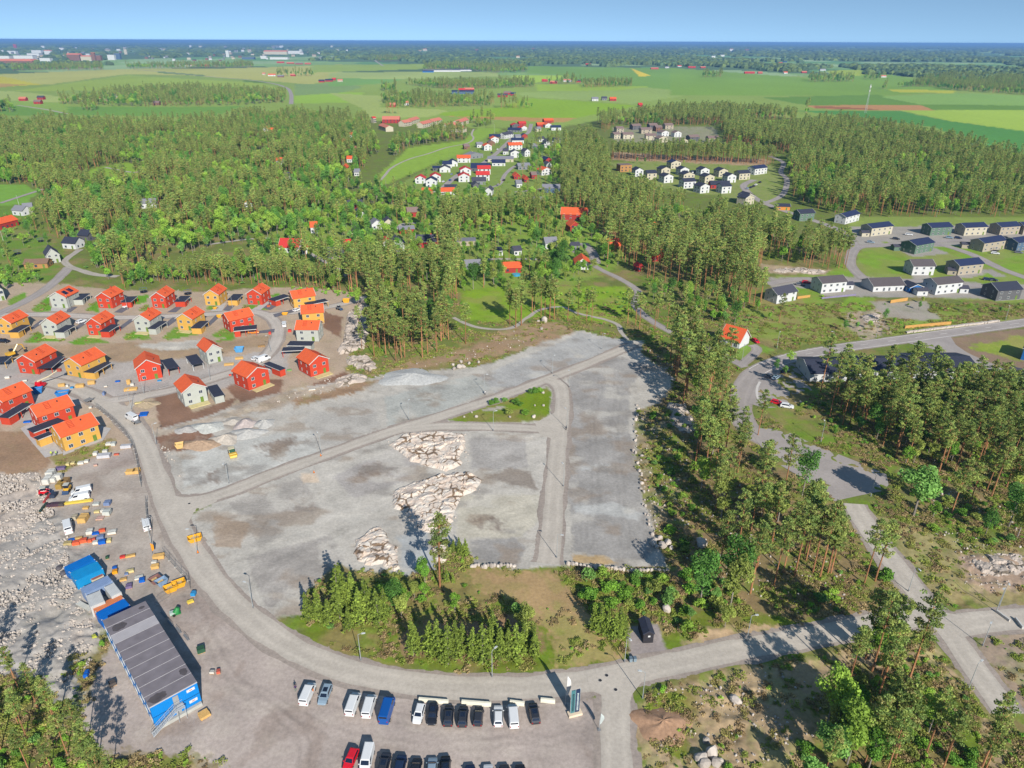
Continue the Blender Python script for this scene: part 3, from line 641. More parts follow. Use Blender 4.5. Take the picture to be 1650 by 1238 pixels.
 if detail == 2:
  MB().box(0, depth / 2, .1, w + .12, depth + .12, .2).build('plinth', plinth, root)
 if chimney and rf:
  x, y = (0, depth * .72) if gable_front else (hw * .55, depth / 2)
  MB().box(x, y, eave + rise + .35, .6, .6, 1.2).build('chimney', brick, rf)
 if ladder and rf:
  b = MB()
  if gable_front:
   for k in range(5):
    xx = .6 + k * .55
    b.box(xx, depth * .58, eave + rise - sl_ * xx + .40, .12, 1.5, .06)
   for y_ in (-.7, .7): b.tube([(.5, depth * .58 + y_, eave + rise - sl_ * .5 + .38), (2.9, depth * .58 + y_, eave + rise - sl_ * 2.9 + .38)], .05, 4)
   MB().box(2.4, depth * .3, eave + rise - sl_ * 2.4 + .5, .3, .3, .5).build('vent', darkm, rf)
  else:
   for k in range(5):
    yy = hd - .5 - k * .55
    b.box(-hw * .25, yy, eave + rise - sl_ * (hd - yy) + .40, 1.5, .12, .06)
   for x_ in (-.7, .7): b.tube([(-hw * .25 + x_, hd - .4, eave + rise - sl_ * .4 + .38), (-hw * .25 + x_, hd - 2.8, eave + rise - sl_ * 2.8 + .38)], .05, 4)
   MB().box(hw * .35, hd - 1.4, eave + rise - sl_ * 1.4 + .5, .3, .3, .5).build('vent', darkm, rf)
  b.build('roof_ladder', mat('roof_ladder', (190, 62, 44)), rf)
 if solarp and rf:
  for (x0, y0) in ((1.2, 1.5), (1.2, 5.2)):
   m_ = MB(); zz = lambda x: eave + rise - sl_ * x + .40
   m_.quad((x0, y0, zz(x0)), (x0 + 2.2, y0, zz(x0 + 2.2)), (x0 + 2.2, y0 + 2.4, zz(x0 + 2.2)), (x0, y0 + 2.4, zz(x0))); m_.build('solar_panel', solar, rf)
 if deck: MB().box(hw * .1, -1.6, .12, w * .86, 2.9, .2).build('deck', deckm, root)
 if dormer:
  dd = MB().prism([(-1.6, 0), (1.6, 0), (1.6, 1.0), (0, 2.0), (-1.6, 1.0)], 0, 3.2)
  dw = dd.build('dormer', wm_, root, loc=(-hw * .25, 1.0, eave + .2))
  r_ = MB().prism([(-2.0, .75), (0, 2.05), (2.0, .75), (2.0, 1.0), (0, 2.3), (-2.0, 1.0)], -.35, 3.6).build('dormer_roof', rm_, dw)
  for x in (-.7, .7): link('window', win_mesh(1.1, .9, 'flat'), dw, (x, -.03, .65))
 return root
_dm = []
def doormesh(mt=None):
 if not _dm: _dm.append(MB().box(0, -.03, 0, 1.05, .08, 2.1).mesh('door', doorg))
 return _dm[0]
def eavepts(a, b, h):           # eave corners seen in the photo -> ground points below them
 return G(a[0], a[1], h), G(b[0], b[1], h)
z1, z2, z3 = zoomed(0, 440, 5.5), zoomed(280, 440, 5.15625), zoomed(0, 600, 5.5)
RDG = 'orange roofed houses of the new estate'
def villa(a, b, wall, label, depth=9.4, eave=5.6, rise=2.3, gable=True, **k):
 A, B = eavepts(a, b, eave)
 ov = .45; A, B = np.array(A), np.array(B); d = (B - A) / np.hypot(*(B - A)); n = np.array([-d[1], d[0]])
 if gable: A, B = A + d * ov + n * ov * .5, B - d * ov + n * ov * .5
 else: A, B = A + d * ov + n * ov, B - d * ov + n * ov
 return house('villa', A, B, depth, eave, rise, gable, wall, 'orange', label, 'house', RDG, 2, ov, ladder=True, **k)
villa(z1(425, 212), z1(585, 217), 'pale_grey', 'pale grey house with dark solar panels on its orange roof', solarp=True)
villa(z1(840, 214), z1(985, 220), 'red', 'red house with orange roof and chimney, second house of the back row', chimney=True)
villa(z1(1325, 214), z1(1467, 216), 'red', 'red house with orange roof between the chimneyed red house and the yellow one')
villa(z2(240, 180), z2(375, 182), 'yellow', 'yellow gabled house in the back row between two red houses')
villa(z2(595, 172), z2(730, 178), 'red', 'red house with chimney at the bend, right of the yellow back row house', chimney=True)
villa(z2(985, 216), z2(1182, 186), 'yellow', 'yellow house with chimney turned sideways, below the wood edge', gable=False, depth=8, chimney=True, side=(-1,))
villa(z2(1055, 341), z2(1250, 325), 'yellow', 'yellow house half hidden behind the pale grey house at the dirt track', gable=False, depth=8)
villa(z2(1000, 471), z2(1202, 472), 'pale_grey', 'pale grey house in front of the half hidden yellow house', gable=False, depth=8)
villa(z2(455, 402), z2(668, 352), 'red', 'red house standing sideways inside the curve of the estate street', gable=False, depth=8, side=(-1,))
villa(z1(-40, 438), z1(100, 446), 'yellow', 'yellow house with orange roof, cut by the left picture edge in the middle row')
villa(z1(348, 450), z1(502, 453), 'pale_grey', 'pale grey house with white patio frame, beside the cut yellow house', deck=True)
villa(z1(750, 446), z1(897, 451), 'red', 'red house with back lawn in the middle row, between two pale grey houses', deck=True)
villa(z1(1172, 416), z1(1327, 421), 'pale_grey', 'pale grey house with brown chimney in the middle row', deck=True, chimney=True)
villa(z2(10, 376), z2(155, 386), 'yellow', 'yellow house with back lawn at the right end of the middle row', deck=True)
villa(z1(130, 772), z1(312, 787), 'red', 'red unfinished house beside the boom lift', depth=10.5)
villa(z1(550, 790), z1(722, 822), 'yellow', 'yellow unfinished house beside the red one with the boom lift', depth=10.5)
villa(z1(1190, 852), z1(1428, 810), 'red', 'red house with two front gables behind the timber stacks', depth=8.6, rise=2.7)
villa(z2(262, 658), z2(402, 622), 'pale_grey', 'pale grey house with stepped front gable beside the blue skip', depth=9)
villa(z2(600, 872), z2(795, 798), 'red', 'red house with fresh deck on brown soil, middle of the lower row', deck=True, depth=9)
villa(z2(1120, 762), z2(1292, 708), 'red', 'red house with fresh deck nearest the rock cutting', deck=True, depth=9)
villa(z2(62, 998), z2(276, 942), 'pale_grey', 'pale grey house with fresh deck beside the large brown soil plot', deck=True, depth=9)
villa(z3(20, 267), z3(288, 158), 'red', 'red long house at the left edge with a grey roofed wing', gable=False, depth=8, eave=5.4, side=(-1,))
villa(z3(325, 402), z3(662, 292), 'red', 'red house directly behind the lowest yellow house', gable=False, depth=8, eave=5.4, side=(-1,))
villa(z3(535, 582), z3(882, 458), 'yellow', 'yellow house nearest the site road, lowest of the estate', gable=False, depth=8.5, eave=5.4, side=(-1,))
# carports: dark roof on posts, store room at one end
def carport(quad, wall, label, shed=0.35, h=2.7, group='dark roofed carports of the new estate', posts=True):
 q = np.array([G(x, y, h) for x, y in quad])
 ctr = q.mean(0); e1 = (q[1] - q[0] + q[2] - q[3]) / 2; e2 = (q[3] - q[0] + q[2] - q[1]) / 2
 if np.hypot(*e1) < np.hypot(*e2): e1, e2 = e2, e1
 L, W = np.hypot(*e1), np.hypot(*e2); W = min(max(W, 2.6), 5.5); L = min(max(L, 4.5), 11)
 u = e1 / np.hypot(*e1)
 if u[1] > 0: u = -u               # local +x points towards the viewer, where the store is
 yaw = math.atan2(u[1], u[0])
 r = thing('carport', label, 'carport', (ctr[0], ctr[1], 0), yaw, group)
 HOUSE_SPOTS.append((ctr[0], ctr[1], L / 2))
 rf = MB().box(0, 0, h + .09, L, W, .18).build('roof', ROOFS['black'], r)
 MB().box(0, W / 2 + .04, h + .08, L, .05, .24).build('fascia', trim, rf); MB().box(0, -W / 2 - .04, h + .08, L, .05, .24).build('fascia', trim, rf)
 if shed: MB().box(L / 2 - L * shed / 2 - .25, 0, h / 2 - .02, L * shed, W - .5, h - .04).build('store_room', WALLS[wall], r)
 pm = D.meshes.get('carport_post_' + wall) or MB().box(0, 0, 1.3, .18, .18, 2.6).mesh('carport_post_' + wall, WALLS[wall])
 for x in ((-L / 2 + .3, 0) if shed else (-L / 2 + .3, L / 2 - .3)):
  for y in (-W / 2 + .3, W / 2 - .3): link('post', pm, r, (x, y, 0))
 return r
carport([z1(645, 235), z1(718, 182), z1(795, 187), z1(722, 243)], 'pale_grey', 'dark carport roof beside the house with solar panels', .25)
carport([z1(1075, 258), z1(1137, 208), z1(1215, 212), z1(1155, 265)], 'red', 'dark carport sheltering a white car beside the chimneyed red house', .2)
carport([z2(10, 235), z2(62, 190), z2(140, 195), z2(85, 245)], 'red', 'dark carport between the back row red house and the yellow one', .3)
carport([z2(450, 220), z2(505, 175), z2(570, 180), z2(520, 237)], 'yellow', 'dark carport with yellow posts in the back row', .3)
carport([z2(800, 217), z2(940, 170), z2(945, 202), z2(830, 238)], 'red', 'dark carport between the red bend house and the sideways yellow house', .3)
carport([z2(1090, 250), z2(1265, 212), z2(1275, 240), z2(1105, 270)], 'yellow', 'dark carport in front of the sideways yellow house', .3)
carport([z1(80, 522), z1(185, 460), z1(270, 465), z1(150, 532)], 'yellow', 'dark carport with yellow store beside the cut yellow house')
carport([z1(480, 522), z1(590, 460), z1(665, 470), z1(560, 532)], 'pale_grey', 'dark carport with pale store beside the house with the patio frame')
carport([z1(885, 517), z1(985, 455), z1(1060, 462), z1(960, 527)], 'red', 'dark carport with red store in the middle row')
carport([z1(1310, 492), z1(1415, 425), z1(1480, 433), z1(1375, 502)], 'pale_grey', 'dark carport with pale store beside the chimneyed pale grey house')
carport([z2(145, 456), z2(215, 395), z2(285, 406), z2(220, 466)], 'yellow', 'dark carport with yellow store at the right end of the middle row')
carport([z2(500, 450), z2(690, 432), z2(690, 470), z2(500, 487)], 'red', 'long dark carport below the red house inside the street curve', .25)
carport([z1(340, 842), z1(475, 730), z1(570, 745), z1(430, 862)], 'red', 'dark carport beside the red unfinished house with the lift', 0)
carport([z1(745, 872), z1(905, 785), z1(980, 800), z1(825, 897)], 'yellow', 'dark carport beside the yellow unfinished house', .2)
carport([z1(1425, 772), z1(1525, 760), z1(1592, 836), z1(1480, 852)], 'red', 'open carport with red posts beside the twin gabled red house', 0)
carport([z2(100, 702), z2(185, 672), z2(240, 740), z2(160, 772)], 'white', 'open carport with white posts beside the stepped gable house', 0)
carport([z2(745, 757), z2(792, 740), z2(930, 790), z2(880, 817)], 'red', 'dark carport with red store beside the middle lower red house', .5)
carport([z2(905, 622), z2(1080, 612), z2(1085, 646), z2(900, 652)], 'red', 'front one of two parallel dark carports by the street curve', 0)
carport([z2(955, 568), z2(1160, 570), z2(1150, 610), z2(950, 606)], 'pale_grey', 'back one of two parallel dark carports by the street curve', .25)
carport([z2(275, 946), z2(360, 930), z2(425, 1016), z2(330, 1032)], 'pale_grey', 'dark roofed pale shed beside the pale house with the fresh deck', .8)
carport([z3(0, 400), z3(205, 262), z3(285, 292), z3(60, 410)], 'red', 'dark carport with red store at the left edge')
carport([z3(245, 502), z3(510, 405), z3(570, 436), z3(290, 547)], 'red', 'dark carport with red store between the lowest red and yellow houses')
carport([z3(305, 577), z3(440, 527), z3(462, 556), z3(335, 607)], 'yellow', 'dark roofed yellow shed beside the lowest yellow house', .8)
carport([z1(-60, 790), z1(0, 738), z1(100, 745), z1(30, 800)], 'yellow', 'dark carport with yellow posts cut by the left edge', 0)
# driveways and paving
for k, q in enumerate(([z1(560, 345), z1(645, 300), z1(690, 300), z1(625, 350)], [z1(1010, 350), z1(1090, 300), z1(1150, 310), z1(1080, 355)], [z1(1480, 350), z1(1560, 300), z1(1620, 300), z1(1560, 350)], [z1(265, 490), z1(360, 420), z1(420, 415), z1(300, 500)], [z1(640, 500), z1(760, 415), z1(810, 420), z1(690, 500)], [z1(1030, 500), z1(1150, 412), z1(1200, 412), z1(1080, 500)], [z1(1440, 470), z1(1530, 395), z1(1600, 395), z1(1500, 470)], [z2(690, 485), z2(840, 465), z2(835, 495), z2(600, 510)], [z2(410, 310), z2(460, 250), z2(520, 260), z2(460, 318)], [z2(740, 290), z2(830, 235), z2(900, 250), z2(800, 310)], [z2(825, 345), z2(1040, 290), z2(1060, 310), z2(840, 370)], [z2(250, 450), z2(350, 350), z2(400, 350), z2(290, 450)])):
 sheet('driveway', q, asph, .066 + k * .003)
for k, q in enumerate(([z1(455, 310), z1(600, 305), z1(590, 345), z1(450, 340)], [z2(300, 320), z2(380, 260), z2(440, 250), z2(400, 320)], [z2(640, 310), z2(740, 250), z2(810, 240), z2(720, 310)], [z3(180, 500), z3(330, 420), z3(560, 720), z3(400, 760)], [z3(560, 740), z3(910, 610), z3(985, 500), z3(900, 480), z3(560, 700)])):
 sheet('paving', q, slabm, .105 + k * .003)
# right-hand estate with dark roofs
z7 = zoomed(1200, 230, 3.667)
DRG = 'dark roofed houses of the estate above the right street'
def est(a, b, depth, eave, rise, wall, roof, label, gable=False, **k):
 return house('detached_house', G(*z7(*a)), G(*z7(*b)), depth, eave, rise, gable, wall, roof, label, 'house', DRG, 2, .4, **k)
est((742, 556), (866, 541), 9, 5.6, 1.8, 'cream', 'navy', 'cream house with dark roof and green end wall, left end of the back row')
est((1092, 552), (1216, 546), 9, 5.6, 1.8, 'green', 'navy', 'green house with dark roof in the back row')
est((1292, 552), (1422, 546), 9, 5.6, 1.8, 'cream', 'navy', 'cream house right of the green one in the back row')
est((1502, 549), (1616, 541), 9, 5.6, 1.8, 'beige', 'navy', 'beige house in the back row, second from the right edge')
est((1640, 545), (1760, 540), 9, 5.6, 1.8, 'beige', 'navy', 'beige house cut by the right picture edge in the back row')
est((1000, 662), (1108, 642), 10, 5.6, 1.8, 'green', 'navy', 'green house with parasol terrace, in front of the back row')
est((1402, 648), (1532, 628), 9, 5.6, 1.8, 'beige', 'navy', 'beige house with a trampoline and long balcony canopy')
est((1600, 645), (1700, 630), 9, 5.6, 1.8, 'blue_grey', 'navy', 'blue grey house cut by the right edge below the back row')
est((985, 786), (1112, 785), 9, 5.4, 2.3, 'white', 'darkbrown', 'white house with brown roof and arched porch')
est((1255, 787), (1397, 772), 9, 5.6, 2.0, 'beige', 'navy', 'beige house with dark roof right of the arched porch house')
est((448, 894), (592, 882), 9, 5.6, 1.9, 'white', 'darkbrown', 'white two storey house with terrace behind the lilac hedge')
est((755, 884), (937, 877), 11, 3.2, 2.4, 'white', 'darkbrown', 'long white single storey house with dark roof', wins=[(-.75, 1.5, 1.2, 1.2), (-.3, 1.3, 1.1, 1.9), (.05, 1.3, 1.1, 1.9), (.5, 1.3, 1.1, 1.9), (.8, 1.5, 1.2, 1.2)])
est((968, 888), (1046, 882), 7, 2.7, 1.4, 'blue', 'black', 'bright blue shed with dark roof between two white houses', gable=True)
est((1122, 902), (1274, 886), 9, 5.6, 1.9, 'white', 'darkbrown', 'white two storey house with glazed terrace right of the blue shed')
est((1480, 937), (1622, 927), 10, 5.4, 2.4, 'dark_grey', 'black', 'modern grey house with big windows beside the right edge')
est((185, 955), (300, 932), 8, 4.8, 2.2, 'white', 'dark', 'small white and black house above the grassy slope')
est((320, 466), (407, 461), 8, 5.6, 1.8, 'green', 'black', 'grey green house alone beside the parking area')
est((185, 400), (265, 402), 6, 3, 1.4, 'orange', 'black', 'low orange building with solar roof by the parking area')
est((590, 485), (672, 462), 8, 5.2, 1.8, 'white', 'navy', 'white house with navy roof half behind the pine belt')
est((0, 372), (52, 362), 8, 5.6, 2, 'cream', 'black', 'cream gabled house at the start of the parking area', gable=True)
for a, b, w_, lb in (((690, 556), (735, 556), 'cream', 'small cream shed before the left end of the back row'), ((880, 640), (930, 640), 'green', 'small green shed beside the green parasol house'), ((1280, 625), (1335, 628), 'beige', 'small beige shed beside the balcony canopy house'), ((1195, 780), (1250, 785), 'beige', 'small grey beige shed left of the beige house'), ((1016, 905), (1078, 905), 'white', 'white dark roofed shed before the blue shed'), ((1268, 890), (1318, 892), 'white', 'white garage beside the glazed terrace house'), ((582, 868), (640, 868), 'white', 'white garage behind the terrace house')):
 house('garden_shed', G(*z7(*a)), G(*z7(*b)), 4.5, 2.5, .9, False, w_, 'dark', lb, 'shed', None, 0, .3, wins=[(.3, 1.3, .8, 1.0)])
# white estate beyond the pine belt
z8 = zoomed(970, 190, 5.5); WEG = 'houses of the white estate beyond the pines'
def we(a, b, wall, lb, gable=True, roof='black', depth=9, eave=5.8, rise=2.0, **k):
 return house('detached_house', G(*z8(*a)), G(*z8(*b)), depth, eave, rise, gable, wall, roof, lb, 'house', WEG, 1, .35, **k)
we((160, 482), (262, 477), 'timber', 'flat roofed beige house in two tiers at the left end of the white estate', flat=True, roof='brown', eave=6.5)
we((293, 522), (364, 519), 'white', 'white gabled house beside the flat roofed beige house')
we((398, 550), (482, 547), 'cream', 'cream house with dark roof and arched porch in the white estate', gable=False)
we((523, 513), (602, 508), 'cream', 'cream gabled house in the back row under the cleared slope, leftmost')
we((610, 452), (697, 447), 'cream', 'house with a blue side under the cleared slope, furthest back', gable=True, roof='navy')
we((548, 580), (628, 574), 'white', 'white gabled house in the front row of the white estate, leftmost')
we((692, 514), (768, 510), 'white', 'white gabled house left of the blue tarpaulin carport')
we((720, 562), (816, 557), 'cream', 'cream gabled house in the middle of the white estate')
we((722, 628), (828, 622), 'white', 'white wide house at the edge of the pine tops', gable=False)
we((872, 518), (948, 514), 'white', 'white gabled house right of the blue tarpaulin carport')
we((908, 583), (992, 577), 'cream', 'cream gabled house behind the large dark roof')
we((868, 672), (948, 664), 'white', 'white gabled house lowest beside the pine tops')
we((962, 628), (1132, 628), 'falu', 'long red brown building with large dark roof', gable=False, eave=3.2, rise=2.6)
we((1033, 527), (1112, 522), 'cream', 'cream gabled house in the back row, right part')
we((1108, 577), (1184, 573), 'white', 'white gabled house at the right of the front row')
we((1058, 672), (1142, 667), 'white', 'white dark roofed house in front of the long red brown building', gable=False)
we((1213, 552), (1308, 546), 'cream', 'cream house with two window columns, right of the front row', gable=False)
we((1350, 508), (1458, 494), 'white', 'white house with navy roof at the far right of the white estate', gable=False, roof='navy')
we((1263, 762), (1343, 754), 'cream', 'cream gabled house by the parking area below the estate')
house('carport', G(*z8(795, 502)), G(*z8(845, 500)), 5, 2.6, .5, False, 'white', 'navy', 'carport under a blue roof in the white estate', 'carport', None, 0, wins=[(0, 1.2, 1.5, 1.6)])
ORD = ['first', 'second', 'third', 'fourth', 'fifth', 'sixth', 'seventh', 'eighth', 'ninth', 'tenth', 'eleventh', 'twelfth', 'thirteenth', 'fourteenth', 'fifteenth', 'sixteenth']
for k, (a, b, w_, g_) in enumerate(sorted([((108, 187), (162, 184), 'cream', 0), ((130, 132), (192, 130), 'beige', 0), ((188, 188), (278, 186), 'cream', 0), ((272, 108), (346, 105), 'dark_grey', 0), ((348, 142), (442, 140), 'beige', 0), ((388, 198), (478, 198), 'cream', 0), ((422, 102), (492, 100), 'dark_grey', 0), ((478, 122), (532, 120), 'brown', 0), ((528, 168), (592, 163), 'white', 1), ((503, 222), (578, 217), 'cream', 1), ((560, 102), (632, 100), 'beige', 0), ((640, 172), (702, 170), 'white', 1), ((698, 247), (760, 242), 'cream', 1), ((778, 212), (862, 208), 'dark_grey', 0), ((943, 222), (1038, 220), 'beige', 0)])):
 house('detached_house', G(*z8(*a)), G(*z8(*b)), 10, 5.4, 2.2, bool(g_), w_, 'brown', ORD[k] + ' house from the left in the brown roofed estate among far pines', 'house', 'brown roofed estate among the far pines', 0, .4, wins=[(-.5, 4, 1.4, 1.3), (.5, 4, 1.4, 1.3), (-.5, 1.4, 1.4, 1.4), (.4, 1.3, 1.2, 2)])
# village at the centre
z9 = zoomed(660, 180, 6.346); VG = 'village houses along the central street'
def vil(a, b, wall, roof, lb, gable=True, depth=9, eave=5.2, rise=2.4, det=1, **k):
 return house('detached_house', G(*z9(*a)), G(*z9(*b)), depth, eave, rise, gable, wall, roof, lb, 'house', VG, det, .4, **k)
vil((58, 737), (162, 737), 'white', 'red', 'white house with red roof, left of the white house with a black roof', eave=4.4)
vil((213, 722), (320, 720), 'white', 'red', 'white red roofed house behind the white house with the black roof', eave=5)
vil((168, 777), (278, 777), 'white', 'navy', 'white gabled house with black roof and arched attic window', eave=5.8)
vil((168, 822), (252, 826), 'white', 'black', 'low dark roofed garage before the black roofed white house', gable=False, eave=2.6, rise=1, depth=6, wins=[(0, 1.2, 2.2, 1.8)])
vil((128, 842), (238, 842), 'timber', 'orange', 'low orange roof at the lower left edge of the village', gable=False, eave=2.8, rise=1.4, depth=7)
vil((310, 856), (462, 852), 'white', 'orange', 'wide orange roofed house hidden by pines at the village edge', gable=False, eave=3, rise=2.2, depth=8)
vil((360, 808), (488, 806), 'dark_grey', 'dark', 'big dark flat roofed carport in the village', flat=True, eave=2.8, depth=12, wins=[(-.5, 1.2, 3, 1.6), (.5, 1.2, 3, 1.6)])
vil((502, 722), (613, 720), 'white', 'red', 'white house with red gable roof, front of a red roofed pair')
vil((520, 655), (628, 652), 'white', 'red', 'white house with red gable roof, back of a red roofed pair')
vil((683, 707), (818, 706), 'white', 'red', 'long white house with bright red roof, nearer of two', gable=False)
vil((698, 645), (828, 643), 'white', 'red', 'long white house with bright red roof, farther of two', gable=False)
vil((640, 750), (782, 748), 'grey', 'dark', 'grey house with dark roof in front of the long red roofs', gable=False, eave=3.4)
vil((628, 612), (822, 612), 'dark_grey', 'navy', 'broad building with solar roof in the middle of the village', gable=False, eave=3.4, depth=13, rise=3.4)
vil((843, 557), (978, 557), 'white', 'navy', 'low white house with navy roof right of the solar roof', gable=False, eave=3.2)
vil((800, 517), (1062, 517), 'cream', 'grey', 'long beige house with grey roof above the navy roofed one', gable=False, eave=3.2, rise=2, depth=11)
vil((1033, 474), (1128, 472), 'white', 'dark', 'white gabled house with dark roof on the right of the street', eave=5.6)
vil((1178, 462), (1232, 458), 'white', 'dark', 'narrow white gabled house with dark roof among the trees', eave=5.6)
vil((1015, 393), (1152, 388), 'white', 'orange', 'white house with long orange roof right of the street bend', gable=False)
vil((1048, 328), (1168, 326), 'white', 'navy', 'white house with navy roof behind the long orange roof', gable=False, eave=4)
vil((763, 400), (840, 397), 'white', 'orange', 'white gabled house with orange roof left of the street bend')
vil((808, 348), (872, 346), 'brown', 'brown', 'small house with brown roof behind the orange gabled one', eave=3.4)
vil((833, 323), (912, 320), 'white', 'orange', 'white house with orange roof below the big solar roof')
vil((820, 287), (928, 286), 'dark_grey', 'navy', 'house with wide black solar roof beside the flagpole', gable=False, eave=3.6)
vil((972, 282), (1062, 266), 'white', 'dark', 'white house with dark roof and two gables at the upper street', gable=False)
vil((1048, 178), (1128, 175), 'dark_grey', 'red', 'dark grey gabled house with red roof at the field edge')
vil((1138, 197), (1202, 192), 'white', 'red', 'white gabled house below the long red roof at the field edge', eave=4)
vil((1120, 150), (1192, 148), 'falu', 'red', 'long bright red roof at the edge of the field', gable=False, eave=4)
vil((1003, 208), (1130, 214), 'grey', 'navy', 'low navy roofed building below the dark grey gable', gable=False, eave=3)
vil((1308, 162), (1382, 160), 'falu', 'orange', 'orange roofed house left in the group by the pines', gable=False, eave=4)
vil((1388, 166), (1452, 163), 'white', 'orange', 'orange roofed house with gable in the group by the pines', eave=4)
vil((1378, 120), (1472, 117), 'falu', 'orange', 'long orange roof behind the group by the pines', gable=False, eave=4)
vil((1450, 193), (1548, 192), 'white', 'navy', 'white house with dark roof below the orange roofed group', gable=False, eave=4)
vil((1398, 358), (1474, 352), 'white', 'dark', 'white gabled house at the pine edge, right side of the village', eave=5.6)
vil((1348, 388), (1412, 386), 'white', 'dark', 'white house with dark roof left of the pine edge gable', eave=4.4)
vil((1325, 310), (1385, 306), 'white', 'dark', 'low white house with dark roof above the pine edge gable', gable=False, eave=3.2)
vil((487, 523), (622, 522), 'white', 'orange', 'white house with orange roof at the edge of the park', gable=False, eave=4.6)
vil((600, 490), (752, 472), 'grey', 'grey', 'large grey roofed house beside the orange roof at the park', gable=True, eave=4)
vil((398, 563), (492, 561), 'white', 'navy', 'white house with dark roof at the park edge, upper one', gable=True, eave=4)
vil((328, 578), (432, 577), 'white', 'navy', 'white house with dark roof at the park edge, middle one', gable=False, eave=3.8)
vil((308, 623), (417, 622), 'white', 'dark', 'white gabled house with dark roof at the park edge, lower one', eave=3.8)
vil((238, 608), (312, 607), 'dark_grey', 'navy', 'small dark shed at the lower park edge', gable=False, eave=2.8, rise=1.2)
vil((1358, 830), (1535, 832), 'blue_grey', 'grey', 'blue grey house with metal roof at the right gardens', gable=False, eave=3.8)
vil((1068, 694), (1132, 692), 'falu', 'orange', 'small orange roof among garden trees, left of two', eave=3)
vil((1175, 724), (1216, 722), 'falu', 'orange', 'small orange roof among garden trees, right of two', eave=3)
vil((1350, 655), (1452, 645), 'white', 'orange', 'orange roofed white house with timber veranda at the right gardens', eave=4.6)
vil((648, 806), (722, 803), 'dark_grey', 'dark', 'dark gabled house half behind the front pines', eave=4)
vil((773, 856), (842, 858), 'white', 'dark', 'white gable showing between the front pines', eave=4)
vil((1392, 525), (1450, 520), 'falu', 'navy', 'red shed with blue roof at the right garden edge', eave=3)
for a, b, w_, rf_, g_, lb in (((1255, 385), (1305, 383), 'blue_grey', 'grey', 0, 'small blue grey cottage right of the narrow white gable'), ((1150, 275), (1205, 273), 'falu', 'dark', 1, 'dark red cottage above the navy roofed white house'), ((1085, 287), (1140, 285), 'white', 'grey', 0, 'pale low house left of the dark red cottage'), ((1110, 596), (1232, 592), 'grey', 'grey', 0, 'long grey roofed shed above the garden lane'), ((1400, 580), (1452, 576), 'white', 'dark', 1, 'white gable above the timber veranda house'), ((690, 370), (750, 368), 'white', 'grey', 0, 'low pale pavilion at the park edge'), ((1480, 320), (1540, 318), 'grey', 'dark', 0, 'grey house at the pine edge above the white gable'), ((1285, 205), (1345, 203), 'cream', 'grey', 0, 'cream house above the orange roofed group lane'), ((1250, 690), (1300, 688), 'falu', 'brown', 0, 'brown roofed shed among the lower gardens'), ((955, 440), (1010, 440), 'white', 'dark', 0, 'white annex left of the white gabled house by the street'), ((560, 390), (615, 388), 'brown', 'brown', 0, 'brown cottage at the upper park edge'), ((1095, 780), (1150, 778), 'white', 'grey', 0, 'pale shed behind the front pines')): vil(a, b, w_, rf_, lb, bool(g_), 8, 3.6, 2.2, 0)
# terraces with orange roofs beyond the wood
zT = zoomed(580, 170, 8.25)
def row(a, b, depth, eave, rise, lb, wall='cream', roof='salmon', **k):
 return house('terraced_house', G(*zT(*a)), G(*zT(*b)), depth, eave, rise, False, wall, roof, lb, 'terrace', 'orange roofed terraces beyond the wood', 0, .4, wins=[(x, z, 1.6, 1.5) for x in (-.8, -.4, 0, .4, .8) for z in (1.6, 4.4)], **k)
row((298, 238), (525, 238), 16, 5.5, 4, 'large red hall with orange roof left of the terraces', roof='salmon', wall='falu')
row((178, 235), (218, 232), 6, 7, 2, 'small red tower house left of the large red hall', roof='red')
row((250, 320), (345, 352), 11, 5.5, 2.5, 'orange terrace in front of the large red hall')
row((590, 285), (690, 268), 10, 5.5, 3, 'terrace nearest the large red hall, left half'); row((690, 258), (795, 225), 10, 5.5, 3, 'terrace nearest the large red hall, right half')
row((838, 305), (960, 275), 10, 5.5, 3, 'middle terrace of the three, left half'); row((965, 268), (1095, 240), 10, 5.5, 3, 'middle terrace of the three, right half')
row((1165, 330), (1300, 310), 10, 5.5, 3, 'terrace nearest the park, front half'); row((1310, 285), (1448, 240), 10, 5.5, 3, 'terrace nearest the park, back half'); row((1210, 352), (1372, 362), 10, 5.5, 3, 'terrace nearest the park, lowest row')
# scattered houses in the wooded gardens
r4, r5, r6 = zoomed(0, 280, 3.929), zoomed(400, 280, 3.929), zoomed(800, 280, 3.929)
SG = 'houses scattered in the wooded gardens'
def sc(z, a, b, wall, roof, lb, gable=False, depth=8, eave=3.6, rise=2.6, det=1, nm='cottage', **k):
 return house(nm, G(*z(*a)), G(*z(*b)), depth, eave, rise, gable, wall, roof, lb, 'house', SG, det, .4, **k)
sc(r4, (8, 357), (122, 327), 'falu', 'orange', 'long red house with orange gable roof at the left edge', depth=9, eave=4)
sc(r4, (82, 262), (148, 268), 'white', 'grey', 'white house with grey roof by the left meadow')
sc(r4, (155, 250), (212, 245), 'grey', 'grey', 'grey roofed barn beside the white house by the left meadow')
sc(r4, (305, 572), (388, 560), 'pale_grey', 'dark', 'large grey gabled house with skylight beside the timber pavilion', True, 11, 4.6, 3.6, 2)
sc(r4, (400, 475), (482, 480), 'white', 'black', 'white bungalow behind the large grey gabled house', False, 8)
sc(r4, (158, 604), (305, 598), 'timber', 'timber', 'timber pavilion with brown roof by the blue pool', False, 7, 2.8, 1.6, nm='pavilion')
sc(r4, (1550, 212), (1597, 210), 'white', 'orange', 'small white cottage with orange roof deep in the left wood', True, 6, 3, 2)
sc(r4, (890, 222), (992, 215), 'white', 'grey', 'grey roofed white house in the pines left of centre')
